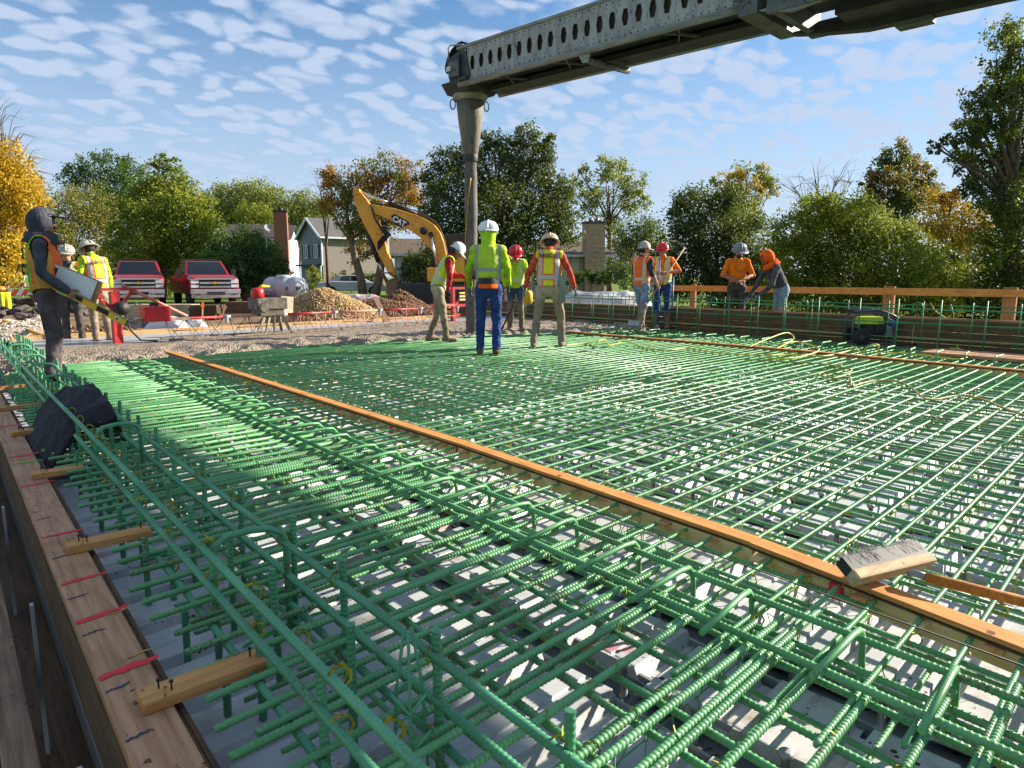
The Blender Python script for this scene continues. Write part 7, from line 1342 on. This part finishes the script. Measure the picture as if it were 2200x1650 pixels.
for y in (-0.26, 0.26):
    b = MB(); b.lathe((-0.22, y, 0.11), [(0.05, -0.04), (0.13, -0.04), (0.15, 0), (0.13, 0.04), (0.05, 0.04)], 18, (0, 1, 0)); w_ = b.build('wheel', TYRE, T); b = MB(); b.lathe((-0.22, y, 0.11), [(0.0, -0.02), (0.06, -0.03), (0.06, 0.03), (0, 0.02)], 12, (0, 1, 0)); b.build('hub', GF, w_)
# plank walkway strip along the right
T = thing('deck_plank', 'weathered planks lying between the right screed rail and the right cage', 'plank', (11.35, 1.6, 0.03))
for k in range(3): b = MB(); b.box((k * 0.27 - 0.27, 0, 0.0), (0.25, 5.2, 0.04)); b.build('board', WOODF, T, (0, random.uniform(-0.2, 0.2), 0), (0, 0, -0.03))
# yellow cords
CORD = M('cord_yellow', S(214, 206, 70), S(180, 172, 56), 6, 0.5); HOSEK = M('hose_black', S(44, 44, 44), S(30, 30, 30), 6, 0.6)
def spline(pts, n=8):
    P = [Vector(p) for p in pts]; out = []
    for i in range(len(P) - 1):
        p0, p1, p2, p3 = P[max(i - 1, 0)], P[i], P[i + 1], P[min(i + 2, len(P) - 1)]
        for j in range(n):
            t = j / n; out.append(0.5 * ((2 * p1) + (-p0 + p2) * t + (2 * p0 - 5 * p1 + 4 * p2 - p3) * t * t + (-p0 + 3 * p1 - 3 * p2 + p3) * t ** 3))
    return out + [P[-1]]
def cord(label, pix, r=0.011, m=CORD, zs=None, name='extension_cord', cat='cord'):
    pts = []
    for i, p in enumerate(pix): pts.append(gp(p[0], p[1], p[2] if len(p) > 2 else 0.025))
    b = MB(); b.tube(spline(pts), r, 6); return tag(b.build(name, m), label, cat)
cord('yellow cord winding from the centre men towards the right rail', [(1215, 742), (1260, 738), (1282, 745), (1283, 735, 0.15), (1300, 730, 0.16), (1310, 742), (1335, 735), (1340, 728, 0.1), (1370, 742), (1400, 750), (1440, 752), (1480, 748), (1530, 756), (1600, 762), (1650, 764), (1700, 762), (1770, 765), (1830, 752), (1838, 746, 0.1), (1850, 757, 0.1), (1870, 742, 0.2), (1888, 742, 0.2), (1888, 760), (1930, 758), (1990, 764), (2060, 772), (2082, 762), (2070, 752), (2040, 748)])
cord('yellow cord looping over the near side of the right screed rail', [(1610, 745, 0.06), (1650, 728, 0.14), (1690, 715, 0.2), (1705, 728, 0.1), (1670, 748, 0.06), (1680, 738, 0.15), (1720, 735, 0.15), (1760, 752, 0.08), (1700, 770), (1640, 768)])
cord('yellow cord hanging down from the right rebar cage', [(2000, 652, 0.66), (2010, 668, 0.5), (2040, 690, 0.35), (2052, 715, 0.2), (2055, 740, 0.06), (2070, 760, 0.03), (2085, 765)])
cord('dull yellow cord snaking over the open rebar at right', [(1600, 772), (1700, 778), (1770, 782), (1800, 788), (1830, 795), (1810, 802), (1770, 800), (1760, 806), (1790, 812), (1820, 806), (1828, 815), (1830, 830), (1850, 824), (1880, 818), (1930, 820), (1960, 835), (1985, 855), (2010, 858), (2060, 850), (2110, 858), (2160, 878), (2230, 902)], 0.009, M('cord_olive', S(166, 150, 64), S(130, 118, 50), 6, 0.6))
cord('black hose curling from the pressure washer to the right cage', [(1910, 742, 0.02), (1960, 740, 0.02), (2010, 738, 0.02), (2040, 728, 0.06), (2048, 700, 0.25), (2046, 670, 0.5), (2042, 655, 0.62)], 0.014, HOSEK, name='pressure_hose', cat='hose')
# blown mud and debris lumps on the mat near the pour
# timber laid on the ground at far left, and pipe
T = thing('yellow_plank', 'long yellow plank lying behind the left cage at the edge of the pour', 'plank', gp(60, 705, 0.05)); b = MB(); p, q = gp(5, 688, 0.1) - T.location, gp(105, 726, 0.05) - T.location; b.bar(p, q, 0.05, 0.06); b.build('board', wood('plank_yellow', S(214, 158, 60), S(180, 126, 44), 0), T)
back_text(3, 'GRATTE', 0.062, 0.44, BLACK); back_text(7, 'BRISCO', 0.085, 0.45, BLACK)
back_text(1, 'S\nNO', 0.16, 0.30, BLACK, 0.02)
